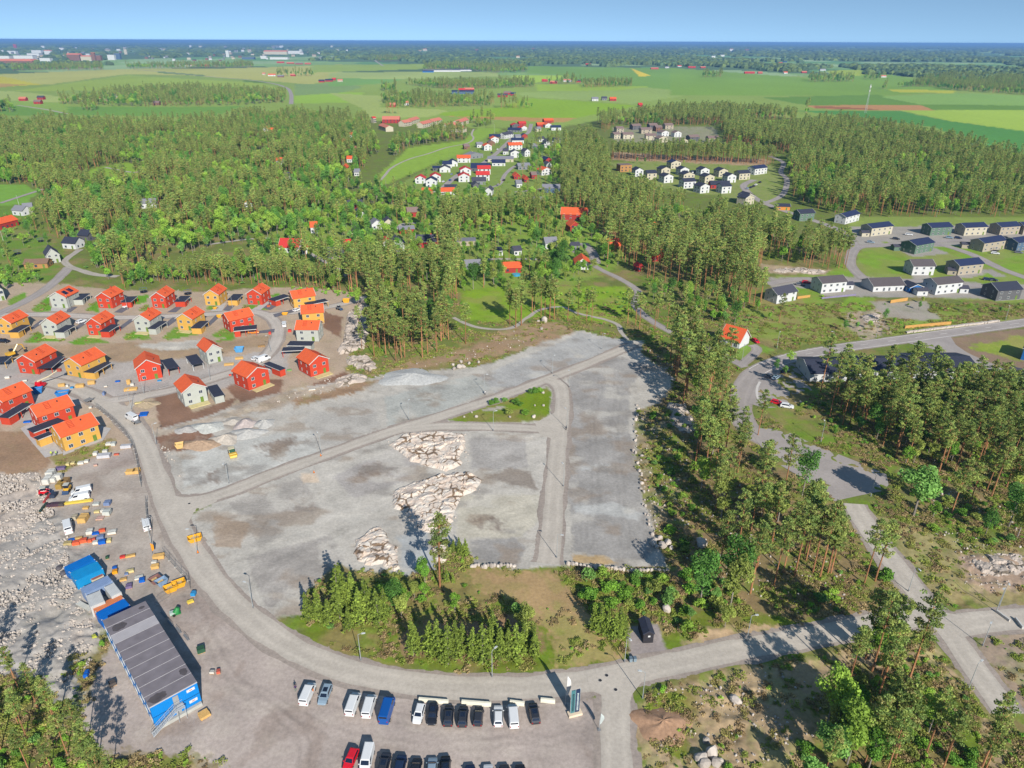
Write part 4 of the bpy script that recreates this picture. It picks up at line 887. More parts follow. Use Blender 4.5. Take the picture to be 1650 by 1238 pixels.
sc(r4, (500, 425), (562, 430), 'dark_grey', 'black', 'dark house by the parked cars at the left drive')
sc(r4, (-20, 810), (38, 800), 'pale_grey', 'dark', 'pale house cut by the left edge above the estate road', True, 9, 5.4, 2.2)
sc(r5, (196, 500), (322, 504), 'white', 'red', 'white house with big red roof in the garden left of centre', False, 10, 3.4, 4.0, 2)
sc(r5, (343, 512), (394, 508), 'white', 'red', 'small white garage with red roof beside the big red roof', True, 7, 2.8, 1.8)
sc(r5, (398, 378), (440, 376), 'white', 'orange', 'narrow house with orange roof above the red roofed garden house', False, 8, 4, 2.6)
sc(r5, (612, 232), (726, 226), 'falu', 'dark', 'red house with dark roof and white gable in the upper gardens', False, 9)
sc(r5, (684, 288), (738, 283), 'white', 'dark', 'white gabled house with dark roof below the red one', True)
sc(r5, (784, 356), (852, 350), 'white', 'grey', 'white house with grey gable roof in the middle gardens', True)
sc(r5, (858, 346), (922, 342), 'cream', 'dark', 'cream house with dark roof in the middle gardens', True)
sc(r5, (1010, 276), (1086, 272), 'falu', 'brown', 'red cottage with brown roof beside the garden lane', False, 7)
sc(r5, (896, 497), (1000, 490), 'pale_grey', 'dark', 'grey gabled house with white trim beside the small red roof', True, 10, 4, 3.6, 2)
sc(r5, (858, 462), (906, 458), 'white', 'red', 'white garage with red roof left of the grey gabled house', True, 7, 2.8, 1.8)
sc(r5, (1072, 472), (1192, 466), 'falu', 'dark', 'red house with dark cross roof and brick chimney', False, 10, 3.6, 3.2, chimney=True)
sc(r5, (960, 382), (1054, 376), 'falu', 'grey', 'red shed with grey metal roof behind the cross roof house', False, 7, 2.8, 1.4)
sc(r5, (500, 545), (592, 545), 'grey', 'dark', 'dark roofed house hidden among the pines of the fringe')
sc(r5, (612, 465), (655, 462), 'falu', 'red', 'small red shed in the bushes left of the red roofed garage', False, 5, 2.6, 1.4)
sc(r5, (1378, 632), (1490, 626), 'white', 'grey', 'white house with grey roof and gable by the pine clearing', False, 9, 3.6, 2.6)
sc(r5, (1308, 460), (1442, 456), 'beige', 'grey', 'flat grey roof behind the garden trees', flat=True, eave=3)
sc(r5, (1560, 520), (1612, 518), 'white', 'black', 'small white flat roofed house by the garden lane', flat=True, eave=3)
sc(r5, (655, 385), (690, 385), 'cream', 'grey', 'small cream house behind the hedge of the middle gardens', True, 7, 3, 2)
sc(r6, (42, 630), (157, 626), 'falu', 'orange', 'red cottage with orange roof and white veranda beside the round pool', False, 8, 2.9, 2.0)
sc(r6, (407, 294), (572, 300), 'falu', 'orange', 'large red house with orange roof and white central gable', False, 10, 4.4, 3.6, 2)
sc(r6, (466, 376), (528, 372), 'falu', 'orange', 'red gabled cottage in front of the large red house', True, 9, 4.4, 2.8)
sc(r6, (708, 492), (786, 488), 'timber', 'orange', 'orange roof by the asphalt turning place', False, 9, 3.2, 3.2)
sc(r6, (498, 608), (592, 608), 'white', 'orange', 'white house with orange roof and hedge beside the cycle path', True, 10, 3.4, 3.0)
sc(r6, (985, 558), (1058, 555), 'falu', 'orange', 'orange roofed red house hidden in the tall pines', False, 8, 3.2, 3)
sc(r6, (975, 372), (1036, 370), 'falu', 'orange', 'orange roof deep in the pine wood', False, 8, 3.2, 2.6)
sc(r6, (895, 622), (930, 618), 'falu', 'red', 'small red shed among the pine trunks by the cycle path', True, 5, 2.6, 1.6)
sc(r6, (310, 478), (385, 474), 'white', 'grey', 'white house glimpsed through birches by the lane', False)
sc(r6, (470, 482), (526, 480), 'grey', 'dark', 'low dark roofed garage at the lane end', False, 6, 2.6, 1.2)
sc(r6, (112, 520), (160, 516), 'white', 'dark', 'small white house with dark roof along the garden lane', False, 7, 3, 1.8)
sc(r6, (232, 184), (296, 186), 'falu', 'grey', 'small red barn with arched grey roof in a garden', False, 6, 2.6, 1.6)
for k, (x, y, w_, rf_) in enumerate([(428, 212, 'white', 'orange'), (437, 214, 'falu', 'orange'), (415, 262, 'falu', 'black'), (450, 265, 'white', 'orange'), (553, 232, 'falu', 'red'), (563, 262, 'white', 'orange'), (572, 246, 'falu', 'salmon'), (567, 222, 'white', 'orange'), (556, 276, 'falu', 'orange'), (575, 284, 'white', 'grey'), (355, 200, 'falu', 'orange'), (462, 290, 'white', 'dark')]):
 a = G(x - 4, y); b = G(x + 4, y)
 house('cottage', a, b, 8, 3.6, 2.4, k % 2 == 0, w_, rf_, ['white', 'red', 'black roofed', 'orange roofed', 'red roofed', 'pale', 'salmon roofed', 'bright', 'rust', 'grey roofed', 'lonely', 'dark roofed'][k] + ' cottage showing between the trees of the upper left wood', 'house', 'cottages in the upper left wood', 0, .4, wins=[(-.4, 1.6, 1.2, 1.2), (.4, 1.6, 1.2, 1.2)])
# white house at the cycle path and the long low building behind the pines
zN = zoomed(1000, 480, 5.5); zS = zoomed(1150, 480, 3.3)
house('villa', G(*zN(880, 405)), G(*zN(1048, 455)), 8.5, 3.2, 4.2, False, 'white', 'orange', 'white house with orange roof and dormer beside the cycle path', 'house', None, 2, .5, dormer=True, wins=[(-.6, 1.4, 1.6, 1.9), (0, 1.4, 1.6, 1.9), (.6, 1.4, 1.6, 1.9)])
SB = 'wings of the long low building behind the pines'
house('school_wing', G(*zS(508, 448)), G(*zS(740, 450)), 15, 3.6, 2.2, False, 'white', 'black', 'left wing of the long low building, its pale end wall facing the car park', 'school', SB, 2)
house('school_wing', G(*zS(748, 436)), G(*zS(1090, 436)), 14, 3.6, 2.0, False, 'white', 'black', 'middle wing of the long low building, mostly behind pine crowns', 'school', SB, 2)
house('school_wing', G(*zS(1098, 432)), G(*zS(1400, 430)), 16, 3.6, 2.0, False, 'white', 'black', 'right wing of the long low building with white wall beside the side street', 'school', SB, 2)
house('detached_house', G(1644, 580), G(1690, 590), 9, 5, 2, True, 'blue', 'black', 'blue house cut by the right edge beside the side street', 'house', None, 2)
house('garden_shed', G(1623, 612), G(1652, 618), 6, 3, 1.2, False, 'blue_grey', 'dark', 'dark roofed shed at the right edge behind the pines', 'shed', None, 0, wins=[(0, 1.4, 1, 1)])
# far farms and the town on the horizon
FG = 'farm buildings out in the fields'
def farm(px, py, wpx, wall, roof, lb, eave=4.5, rise=3.0, depth=10):
 house('farm_building', G(px - wpx / 2, py), G(px + wpx / 2, py), depth, eave, rise, False, wall, roof, lb, 'farm', FG, 0, .5, wins=[(-.5, 1.8, 1.5, 1.5), (.5, 1.8, 1.5, 1.5)])
fa = [(36, 163, 11, 'falu', 'salmon'), (60, 168, 11, 'falu', 'brown'), (65, 161, 10, 'falu', 'dark'), (158, 158, 5, 'falu', 'red'), (178, 157, 16, 'white', 'navy'), (252, 170, 9, 'brown', 'brown'), (310, 107, 22, 'white', 'salmon'), (330, 107, 12, 'falu', 'orange'), (425, 121, 5, 'cream', 'salmon'), (438, 123, 12, 'white', 'orange'), (452, 125, 10, 'brown', 'grey'), (472, 123, 8, 'falu', 'salmon'), (518, 133, 9, 'falu', 'navy'), (530, 132, 12, 'falu', 'navy'), (538, 130, 6, 'falu', 'red'), (548, 132, 8, 'cream', 'salmon'), (630, 173, 14, 'falu', 'salmon'), (655, 170, 6, 'white', 'salmon'),
 (744, 148, 10, 'falu', 'red'), (756, 147, 16, 'falu', 'salmon'), (746, 152, 36, 'blue_grey', 'navy'), (810, 157, 16, 'falu', 'dark'), (818, 153, 12, 'falu', 'brown'), (827, 155, 8, 'falu', 'navy'), (878, 132, 9, 'falu', 'red'), (892, 135, 12, 'falu', 'salmon'), (915, 132, 14, 'white', 'salmon'), (932, 133, 8, 'falu', 'dark'), (959, 163, 10, 'white', 'grey'), (974, 162, 8, 'grey', 'dark'), (988, 163, 10, 'falu', 'orange'), (1032, 173, 6, 'falu', 'red'), (1115, 110, 12, 'falu', 'red'), (1133, 110, 8, 'falu', 'salmon'), (1208, 119, 16, 'falu', 'red'), (1225, 119, 7, 'falu', 'salmon'), (1266, 119, 6, 'white', 'orange'), (1256, 103, 10, 'falu', 'red'), (1265, 101, 6, 'blue', 'navy'), (1424, 125, 8, 'white', 'salmon'), (1326, 114, 9, 'white', 'grey'), (1296, 118, 8, 'falu', 'salmon'), (1586, 133, 6, 'falu', 'orange'), (1612, 135, 6, 'white', 'navy'), (712, 116, 60, 'white', 'grey'), (745, 115, 30, 'white', 'navy'), (690, 117, 18, 'blue', 'navy'), (1055, 112, 12, 'falu', 'salmon'), (1075, 110, 6, 'white', 'grey'), (1095, 108, 6, 'white', 'red'), (948, 105, 8, 'falu', 'red'), (785, 103, 10, 'falu', 'brown'), (452, 102, 12, 'falu', 'red'), (468, 103, 12, 'falu', 'salmon'), (482, 104, 12, 'falu', 'brown'), (496, 104, 10, 'falu', 'salmon')]
col_w = dict(falu='red', white='white', cream='cream', brown='brown', grey='grey', blue='blue', blue_grey='blue grey')
for px, py, wpx, wl, rf_ in fa:
 where = 'left of the curving country road' if px < 460 else 'between the country road and the village woods' if px < 700 else 'in the fields above the village' if px < 880 else 'in the wide green fields right of centre' if px < 1150 else 'at the edge of the right hand woods'
 far = 'far off' if py < 115 else 'mid distance' if py < 145 else 'nearer'
 farm(px, py, wpx, wl, rf_, f"{far} {col_w[wl]} farm building with {rf_} roof {where}", 4.5 if wpx < 30 else 6, 3 if wpx < 30 else 2, 10 if wpx < 30 else 30)
# ------------------------------------------------------------------ trees
bark_pine = mat('pine_bark', (196, 140, 98), .5, .9, .35, 1.2, rand=.25); bark_grey = mat('grey_bark', (168, 158, 146), .5, .9, .3, 1.2, rand=.2)
leafm = mat('foliage', (0, 0, 0), 1, .7, .16, .9, spec=.25, rand=.22, trans=.4, vcol=True)
def rv(r, n):
 v = r.normal(size=(n, 3)); return v / np.linalg.norm(v, axis=1)[:, None]
def leaves(r, C, N, size, flat=.0):
 """one small kite-shaped leaf clump face per centre, turned roughly along N"""
 n = len(C); d = N + rv(r, n) * 1.0; d /= np.linalg.norm(d, axis=1)[:, None] + 1e-9
 a = np.cross(d, rv(r, n)); a /= np.linalg.norm(a, axis=1)[:, None] + 1e-9; b = np.cross(d, a)
 s = (size * r.uniform(.6, 1.35, n))[:, None]
 V = np.stack([C - a * s, C - b * s * .6, C + a * s, C + b * s * .75], 1).reshape(-1, 3)
 return V, np.arange(n * 4).reshape(-1, 4)
def tree_meshes(kind, seed, Ht, near):
 r = np.random.default_rng(seed * 31 + 5); q = 1.0 if near else .5; sz = 1.0 if near else 1.3
 tb = MB(); Cs, Ns, Ts = [], [], []
 def clump(c, rx, rz, n, col, up=.5):
  n = max(4, int(n * q)); u = rv(r, n); rad = r.uniform(.45, 1, n)[:, None] ** .6
  Cs.append(c + u * rad * np.array([rx, rx, rz])); Ns.append(u + np.array([0, 0, up]))
  Ts.append(np.tile(lin(col) * r.uniform(.72, 1.28), (n, 1)) * r.uniform(.8, 1.2, (n, 1)))
 lean = r.normal(size=2) * .02 * Ht
 axis = lambda z: np.array([lean[0] * (z / Ht) ** 2, lean[1] * (z / Ht) ** 2, z])
 size = .3
 if kind == 'pine':
  tb.tube([axis(-.4), axis(Ht * .3), axis(Ht * .6), axis(Ht * .97)], [.21, .17, .12, .03], 6)
  zb = Ht * r.uniform(.42, .6); nb = 28; size = .2
  for k in range(nb):
   t = (k + r.uniform(0, .8)) / nb; z = zb + (Ht - zb) * t
   L = (1.95 * (1 - t) ** .55 * (.55 + .45 * min(1, t * 3.2)) + .35) * r.uniform(.6, 1.25) * Ht / 18
   az = k * 2.4 + r.uniform(-.5, .5); d = np.array([math.cos(az), math.sin(az), r.uniform(.1, .5)])
   p0 = axis(z); p1 = p0 + d * L
   if near or k % 3 == 0: tb.tube([p0, (p0 + p1) / 2 + (0, 0, .1), p1], [.05, .035, .015], 3, False)
   col = (130, 142, 74) if r.random() < .6 else (110, 130, 68) if r.random() < .75 else (138, 134, 82)
   for f in ((.5, .8, 1.05) if L > 1.2 else (.7, 1.1)):
    clump(p0 + d * L * f + r.normal(size=3) * .22, .58 * L ** .3, .30, 27, col)
  clump(axis(Ht * .98), .5, .6, 60, (112, 130, 70))
  for k in range(6 if near else 0):
   z = Ht * r.uniform(.15, .5); az = r.uniform(0, 6.3); p0 = axis(z)
   tb.tube([p0, p0 + np.array([math.cos(az), math.sin(az), .1]) * r.uniform(.5, 1.2)], [.03, .01], 3, False)
 elif kind == 'spruce':
  tb.tube([axis(-.4), axis(Ht * .5), axis(Ht * .98)], [.17, .1, .02], 6)
  nw = 15; R0 = Ht * r.uniform(.16, .21); z0 = Ht * r.uniform(.12, .24); size = .2
  for w_ in range(nw):
   t = w_ / (nw - 1); z = z0 + (Ht - z0) * t ** .95; Rr = R0 * (1 - t) ** .85 + .1
   nb = 7 if t < .7 else 5; wr = r.uniform(.75, 1.2)
   for b in range(nb):
    az = w_ * 1.1 + b * 2 * math.pi / nb + r.uniform(-.35, .35); L = Rr * wr * r.uniform(.55, 1.25)
    n = max(3, int((5 + 15 * L) * (1 if near else .35)))
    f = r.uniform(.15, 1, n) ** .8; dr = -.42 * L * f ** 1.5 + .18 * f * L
    side = r.normal(size=n) * .16 * L * f
    c = axis(z) + np.stack([np.cos(az) * L * f - np.sin(az) * side, np.sin(az) * L * f + np.cos(az) * side, dr + r.normal(size=n) * .05], 1)
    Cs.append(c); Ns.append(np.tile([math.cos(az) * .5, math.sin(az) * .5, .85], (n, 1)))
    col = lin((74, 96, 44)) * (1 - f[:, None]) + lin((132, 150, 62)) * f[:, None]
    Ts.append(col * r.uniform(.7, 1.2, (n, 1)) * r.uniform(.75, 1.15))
 elif kind in ('broadleaf', 'bush'):
  bush = kind == 'bush'
  if not bush:
   tb.tube([axis(-.4), axis(Ht * .35), axis(Ht * .75)], [.2, .14, .05], 6)
  nl = 11 if not bush else 6; size = .24 if not bush else .17
  base = [(112, 150, 54), (96, 136, 50), (128, 156, 62), (104, 140, 70), (138, 150, 74), (84, 124, 54)][seed % 6]
  zc, rx, rz = (Ht * .62, Ht * .21, Ht * .33) if not bush else (Ht * .45, Ht * .55, Ht * .4)
  for k in range(nl):
   u = rv(r, 1)[0]; u[2] = u[2] * .9 + .1
   c = axis(zc) + u * np.array([rx, rx, rz]) * r.uniform(.45, .95)
   c[2] = max(c[2], .2 * Ht if not bush else .15 * Ht)
   if not bush and near: tb.tube([axis(min(c[2] * .7, Ht * .7)), c], [.06, .02], 3, False)
   clump(c, rx * r.uniform(.42, .7), rz * r.uniform(.28, .45), 190 if not bush else 110, base, .35)
  clump(axis(zc), rx * .8, rz * .9, 150 if not bush else 60, base, .35)
 elif kind == 'tuft':
  size = .13; base = [(148, 142, 82), (130, 138, 66), (164, 146, 106), (118, 132, 56), (150, 130, 94)][seed % 5]
  for k in range(6): clump(np.array([r.normal() * .45, r.normal() * .45, .14 + .2 * r.random()]), .42, .16, 26, base, 2.2)
 elif kind == 'dead':
  tb.tube([axis(-.3), axis(Ht * .5), axis(Ht)], [.14, .09, .02], 5)
  for k in range(26):
   z = Ht * (.25 + .72 * k / 26); az = k * 2.4; L = 1.6 * (1 - k / 30) * r.uniform(.5, 1.1)
   tb.tube([axis(z), axis(z) + np.array([math.cos(az), math.sin(az), .35]) * L], [.03, .01], 3, False)
 crown = None
 if Cs:
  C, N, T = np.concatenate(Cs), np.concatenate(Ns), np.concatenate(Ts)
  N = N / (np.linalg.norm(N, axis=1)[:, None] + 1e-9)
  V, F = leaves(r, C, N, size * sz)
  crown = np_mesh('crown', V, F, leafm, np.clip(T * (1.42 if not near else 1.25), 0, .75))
 return (tb.mesh('trunk', bark_pine if kind == 'pine' else bark_grey) if tb.v else None), crown
PROTO = {}
def proto(kind, var, near):
 k = (kind, var, near)
 if k not in PROTO:
  Ht = {'pine': 17.5 + (var % 3) * 1.7, 'spruce': 8.2 + (var % 4) * 1.5, 'broadleaf': 9.5 + (var % 3) * 2.2, 'bush': 2.4, 'dead': 9, 'tuft': .6}[kind]
  PROTO[k] = tree_meshes(kind, var, Ht, near) + (Ht,)
 return PROTO[k]
NVAR = {'pine': 6, 'spruce': 6, 'broadleaf': 6, 'bush': 5, 'dead': 1, 'tuft': 5}
NAME = {'pine': 'pine_tree', 'spruce': 'spruce_tree', 'broadleaf': 'broadleaf_tree', 'bush': 'bush', 'dead': 'dead_tree', 'tuft': 'grass_tuft'}
CATN = {'pine': 'tree', 'spruce': 'tree', 'broadleaf': 'tree', 'bush': 'bush', 'dead': 'tree', 'tuft': 'grass tuft'}
TREES = []                     # kind, x, y, scale, region label
def put(kind, px, py, scale=1.0, reg=None, own=None): x, y = G(px, py); TREES.append([kind, x, y, scale, reg, own])
# where trees may not stand
allroads = [(ln, w) for nm, ln, w, k in ROADW]
SPX = np.array(HOUSE_SPOTS)
CLEAR = [GW(q) for q in (SITE,
 [(745, 478), (800, 470), (830, 475), (845, 505), (800, 520), (750, 514)], [(605, 300), (612, 280), (640, 255), (660, 238), (707, 232), (748, 227), (761, 212), (812, 208), (778, 223), (745, 247), (710, 260), (666, 279), (625, 296)],
 [(712, 305), (728, 290), (790, 255), (828, 222), (850, 205), (870, 205), (850, 240), (830, 275), (800, 300), (760, 310)], [(110, 300), (150, 272), (205, 262), (238, 272), (225, 290), (160, 300)], [(1360, 350), (1700, 350), (1800, 490), (1640, 490), (1320, 478), (1240, 466), (1250, 445), (1370, 440), (1390, 410)],
 [(1205, 690), (1260, 692), (1310, 716), (1390, 748), (1432, 765), (1432, 790), (1380, 805), (1345, 808), (1240, 740)], [(1205, 650), (1225, 600), (1290, 585), (1300, 640), (1262, 662)], [(1290, 555), (1570, 555), (1575, 612), (1290, 615)], [(1520, 545), (1800, 520), (1800, 600), (1560, 572)],
 [(985, 266), (1240, 269), (1262, 300), (1240, 315), (1180, 322), (1050, 296), (985, 262)], [(985, 203), (1160, 203), (1165, 232), (990, 234)], zp(zC, 285, 465, 520, 458, 505, 492, 590, 528, 400, 512),
 [(-320, 300), (40, 298), (62, 310), (40, 330), (-320, 345)], [(1010, 1005), (1064, 1000), (1078, 1055), (1012, 1068)], [(1155, 540), (1250, 540), (1250, 570), (1180, 585)], [(1225, 655), (1262, 652), (1330, 698), (1300, 715), (1255, 690)])]
def allowed(x, y, margin=1.6, roads=True, front=0):
 ok = np.ones(len(x), bool)
 for q in CLEAR: ok &= ~in_poly(x, y, q)
 if roads:
  for ln, w in allroads:
   lo, hi = ln.min(0) - 8, ln.max(0) + 8
   b = ok & (x > lo[0]) & (x < hi[0]) & (y > lo[1]) & (y < hi[1])
   if b.any(): ok[b] &= dist_line(x[b], y[b], ln) > w / 2 + margin
 for hx, hy, hr in SPX:
  ok &= np.hypot(x - hx, y - hy) > hr + margin
  if front: ok &= ~((np.abs(x - hx * (y / max(hy, 1))) < hr * .8) & (y < hy) & (y > hy - front))
 return ok
def fill(poly, spacing, mix, reg, scale=(.8, 1.15), margin=1.6, gap=0.0, seed=0, gapsc=22):
 """trees over a polygon on the ground: jittered grid, thinned by noise; mix = {kind: share}"""
 p = np.array(GW(poly)); lo, hi = p.min(0), p.max(0); r = np.random.default_rng(len(TREES) + seed)
 xs, ys = np.arange(lo[0], hi[0], spacing), np.arange(lo[1], hi[1], spacing)
 X, Y = np.meshgrid(xs, ys); X = X.ravel() + r.uniform(-.48, .48, X.size) * spacing; Y = Y.ravel() + r.uniform(-.48, .48, Y.size) * spacing
 ok = in_poly(X, Y, p); X, Y = X[ok], Y[ok]
 ok = allowed(X, Y, margin, True, 44 if lo[1] > 350 else 10); X, Y = X[ok], Y[ok]
 if gap: ok = fbm(X / gapsc, Y / gapsc, 91 + seed, 3) > gap; X, Y = X[ok], Y[ok]
 ks, pr = list(mix), np.cumsum(list(mix.values())); pr = pr / pr[-1]
 sel = np.clip(fbm(X / 30, Y / 30, 77, 3) * 1.9 - .45 + r.normal(size=len(X)) * .22, 0, .999)      # kinds stand in clumps
 age = .78 + .44 * fbm(X / 45, Y / 45, 55, 3)
 for x, y, s, g in zip(X, Y, sel, age): TREES.append([ks[int(np.searchsorted(pr, s))], x, y, r.uniform(*scale) * g * (.7 if r.random() < .12 else 1), reg, None])
MIXL = dict(broadleaf=.52, pine=.42, spruce=.06); PINEY = dict(pine=.86, broadleaf=.1, spruce=.04); GARD = dict(broadleaf=.62, bush=.2, pine=.14, spruce=.04)
fill([(-120, 216), (0, 206), (150, 201), (300, 204), (390, 194), (480, 189), (590, 198), (612, 245), (560, 300), (420, 322), (330, 330), (235, 335), (100, 335), (60, 318), (-120, 300)], 6.0, MIXL, 'upper left wood', (.7, 1.1), gap=.30, gapsc=40)
fill([(60, 335), (240, 335), (420, 322), (520, 318), (500, 360), (440, 385), (340, 400), (240, 430), (170, 452), (140, 400), (80, 380)], 5.6, dict(broadleaf=.46, pine=.48, spruce=.06), 'mixed wood above the orange roofed estate', (.65, 1.05), gap=.31, gapsc=26)
fill([(195, 452), (300, 445), (440, 440), (560, 470), (590, 478), (500, 466), (400, 462), (300, 460), (200, 466)], 4.2, dict(pine=.75, broadleaf=.25), 'thin pine fringe behind the orange roofed estate', (.55, .85), gap=.3)
fill([(190, 440), (440, 420), (580, 455), (600, 490), (480, 458), (200, 460)], 4.5, dict(bush=.55, broadleaf=.45), 'scrub under the pine fringe', (.4, .8), gap=.38)
fill([(-60, 345), (60, 340), (80, 390), (60, 410), (100, 425), (30, 470), (-60, 480)], 8, GARD, 'gardens at the left edge', (.4, .75), gap=.42)
fill([(120, 405), (170, 405), (185, 430), (150, 440), (122, 432)], 4, dict(bush=.4, broadleaf=.6), 'thicket at the drive behind the estate', (.6, .9))
fill([(0, 432), (62, 432), (65, 455), (20, 468), (-20, 468)], 4, dict(bush=.5, broadleaf=.5), 'hedge thicket at the left edge', (.6, .9))
fill([(420, 325), (560, 302), (690, 318), (880, 320), (960, 372), (1000, 430), (930, 455), (850, 465), (740, 470), (640, 440), (560, 440), (470, 425), (390, 402), (430, 385)], 5.7, GARD, 'wooded gardens', (.5, .95), gap=.30)
fill([(470, 425), (560, 440), (640, 440), (700, 425), (742, 430), (745, 500), (720, 545), (670, 575), (615, 585), (592, 560), (600, 500), (560, 470)], 6.2, dict(pine=.94, broadleaf=.06), 'pine stand above the building site', (.8, 1.08), gap=.36, gapsc=16)
fill([(560, 470), (640, 450), (745, 450), (745, 500), (680, 540), (610, 545)], 6, dict(bush=.6, broadleaf=.4), 'scrub in the pine stand above the site', (.4, .8), gap=.45)
fill([(640, 345), (780, 348), (905, 345), (860, 372), (700, 370), (640, 365)], 5.6, dict(pine=.8, broadleaf=.2), 'pines in front of the village', (.8, 1.1), gap=.3)
fill([(690, 395), (745, 385), (742, 430), (700, 425)], 5, dict(pine=1), 'pine group beside the cross roof house', (.9, 1.15))
fill([(905, 240), (950, 225), (975, 250), (985, 310), (1060, 335), (1160, 362), (1225, 378), (1300, 400), (1370, 412), (1385, 440), (1300, 432), (1240, 420), (1225, 440), (1180, 480), (1110, 470), (1040, 450), (1000, 420), (960, 372), (905, 340), (903, 290)], 5.6, dict(pine=.84, broadleaf=.14, spruce=.02), 'pine belt between village and white estate', (.8, 1.1), gap=.32, gapsc=18)
fill([(1040, 450), (1110, 470), (1200, 480), (1215, 520), (1180, 530), (1120, 515), (1060, 500), (1035, 480)], 5, dict(bush=.35, broadleaf=.5, pine=.15), 'young trees along the cycle path', (.45, .75), gap=.3)
fill([(1180, 500), (1240, 492), (1215, 470), (1160, 478)], 5.5, dict(pine=.9, broadleaf=.1), 'pines at the small black and white house', (.7, 1))
fill([(960, 200), (1060, 185), (1180, 182), (1280, 190), (1285, 200), (1190, 205), (1150, 204), (990, 202), (975, 215)], 7.5, dict(pine=.85, broadleaf=.15), 'pine wood behind the brown roofed estate', (.9, 1.15))
fill([(1160, 205), (1290, 215), (1420, 240), (1400, 250), (1260, 248), (1170, 236)], 6.8, dict(pine=.8, broadleaf=.2), 'pine wood right of the brown roofed estate', (.9, 1.15))
fill([(985, 252), (1100, 255), (1250, 262), (1240, 267), (1100, 262), (985, 259)], 5.0, dict(pine=1), 'row of pines above the cleared slope', (.9, 1.1))
fill([(1265, 262), (1300, 230), (1285, 212), (1350, 200), (1500, 225), (1680, 272), (1900, 330), (1900, 352), (1650, 350), (1400, 352), (1330, 345), (1280, 322), (1265, 290)], 6.0, dict(broadleaf=.42, pine=.52, spruce=.06), 'large wood on the right', (.75, 1.1), gap=.27, gapsc=26)
fill([(720, 208), (770, 206), (800, 200), (760, 198), (725, 200)], 7, dict(spruce=.4, pine=.3, broadleaf=.3), 'tree group between park and field', (.9, 1.4))
fill([(625, 245), (640, 232), (740, 215), (755, 226), (706, 230), (660, 237), (638, 255)], 7, dict(broadleaf=.6, pine=.4), 'trees below the orange terraces', (.8, 1.1))
fill([(660, 262), (720, 248), (890, 210), (900, 260), (890, 315), (780, 318), (660, 312)], 15, dict(broadleaf=.6, bush=.4), 'gardens between village houses', (.3, .6), margin=1, gap=.3)
fill([(830, 240), (900, 225), (902, 320), (840, 322)], 7.5, dict(broadleaf=.6, pine=.35, spruce=.05), 'trees at the right side of the village', (.6, 1.0), gap=.35)
# strip of pines along the right side of the building site
fill([(1072, 560), (1110, 570), (1165, 600), (1172, 650), (1180, 725), (1150, 760), (1105, 700), (1085, 640)], 5.4, dict(pine=.93, broadleaf=.07), 'tall pines right of the gravel site', (.9, 1.15), gap=.24)
fill([(1110, 720), (1185, 735), (1250, 830), (1320, 890), (1370, 925), (1320, 930), (1240, 895), (1180, 860), (1130, 800)], 6.6, dict(pine=.93, broadleaf=.07), 'open pine stand on the rocky slope', (.85, 1.1), gap=.3)
fill([(1060, 640), (1110, 680), (1130, 760), (1120, 850), (1220, 900), (1150, 960), (1080, 900), (1050, 830), (1045, 700)], 5, dict(bush=1), 'scrub on the rocky slope', (.5, 1.3), gap=.45)
fill([(1040, 565), (1080, 590), (1100, 640), (1060, 620)], 5, dict(bush=.8, broadleaf=.2), 'scrub at the upper corner of the site', (.4, .8), gap=.4)
fill([(930, 935), (1060, 925), (1180, 950), (1330, 950), (1380, 985), (1240, 1008), (1100, 1020), (1070, 990), (1000, 985), (950, 990)], 3.1, dict(bush=.9, broadleaf=.1), 'shrubbery between gravel road and slope', (.6, 1.5), gap=.36)
fill([(1180, 900), (1400, 905), (1440, 960), (1400, 985), (1200, 965)], 6.5, dict(broadleaf=.3, bush=.7), 'young trees above the gravel road', (.35, .7), gap=.4)
# wood right
fill([(1345, 655), (1420, 652), (1570, 650), (1720, 648), (1850, 760), (1720, 790), (1560, 770), (1470, 760), (1440, 735), (1370, 700), (1330, 668)], 4.9, dict(pine=.72, broadleaf=.26, spruce=.02), 'wood in front of the long low building', (.85, 1.15), gap=.22)
fill([(1270, 640), (1310, 645), (1380, 690), (1420, 725), (1340, 705), (1280, 665)], 4.2, dict(bush=.6, broadleaf=.4), 'bushes on the green bank beside the turning area', (.45, .75), gap=.25)
fill([(1440, 790), (1520, 800), (1700, 820), (1750, 860), (1600, 880), (1480, 850)], 4.2, dict(bush=.85, broadleaf=.15), 'undergrowth beside the descending gravel road', (.5, 1.1), gap=.35)
fill([(1560, 770), (1720, 790), (1760, 830), (1600, 810)], 7, dict(pine=.6, broadleaf=.4), 'trees above the undergrowth on the right', (.7, 1))
# bottom right wood
fill([(1385, 1085), (1440, 1075), (1485, 1130), (1530, 1200), (1560, 1290), (1350, 1320), (1310, 1240), (1350, 1150)], 7.2, dict(pine=.85, broadleaf=.15), 'wood in the bottom right corner', (.62, .92), gap=.34)
fill([(1380, 1060), (1470, 1060), (1540, 1130), (1590, 1210), (1600, 1290), (1300, 1300), (1290, 1180), (1350, 1110)], 3.6, dict(bush=.85, broadleaf=.15), 'scrub in the bottom right corner', (.5, 1.2), gap=.36)
fill([(1045, 1115), (1120, 1100), (1250, 1075), (1300, 1090), (1180, 1120), (1110, 1150), (1130, 1238), (1050, 1238)], 5.5, dict(bush=1), 'low bushes on the waste ground by the gravel road', (.25, .55), gap=.48)
fill([(1110, 1200), (1300, 1215), (1300, 1300), (1060, 1300)], 4, dict(bush=1), 'bushes at the lower edge of the waste ground', (.3, .7), gap=.42)
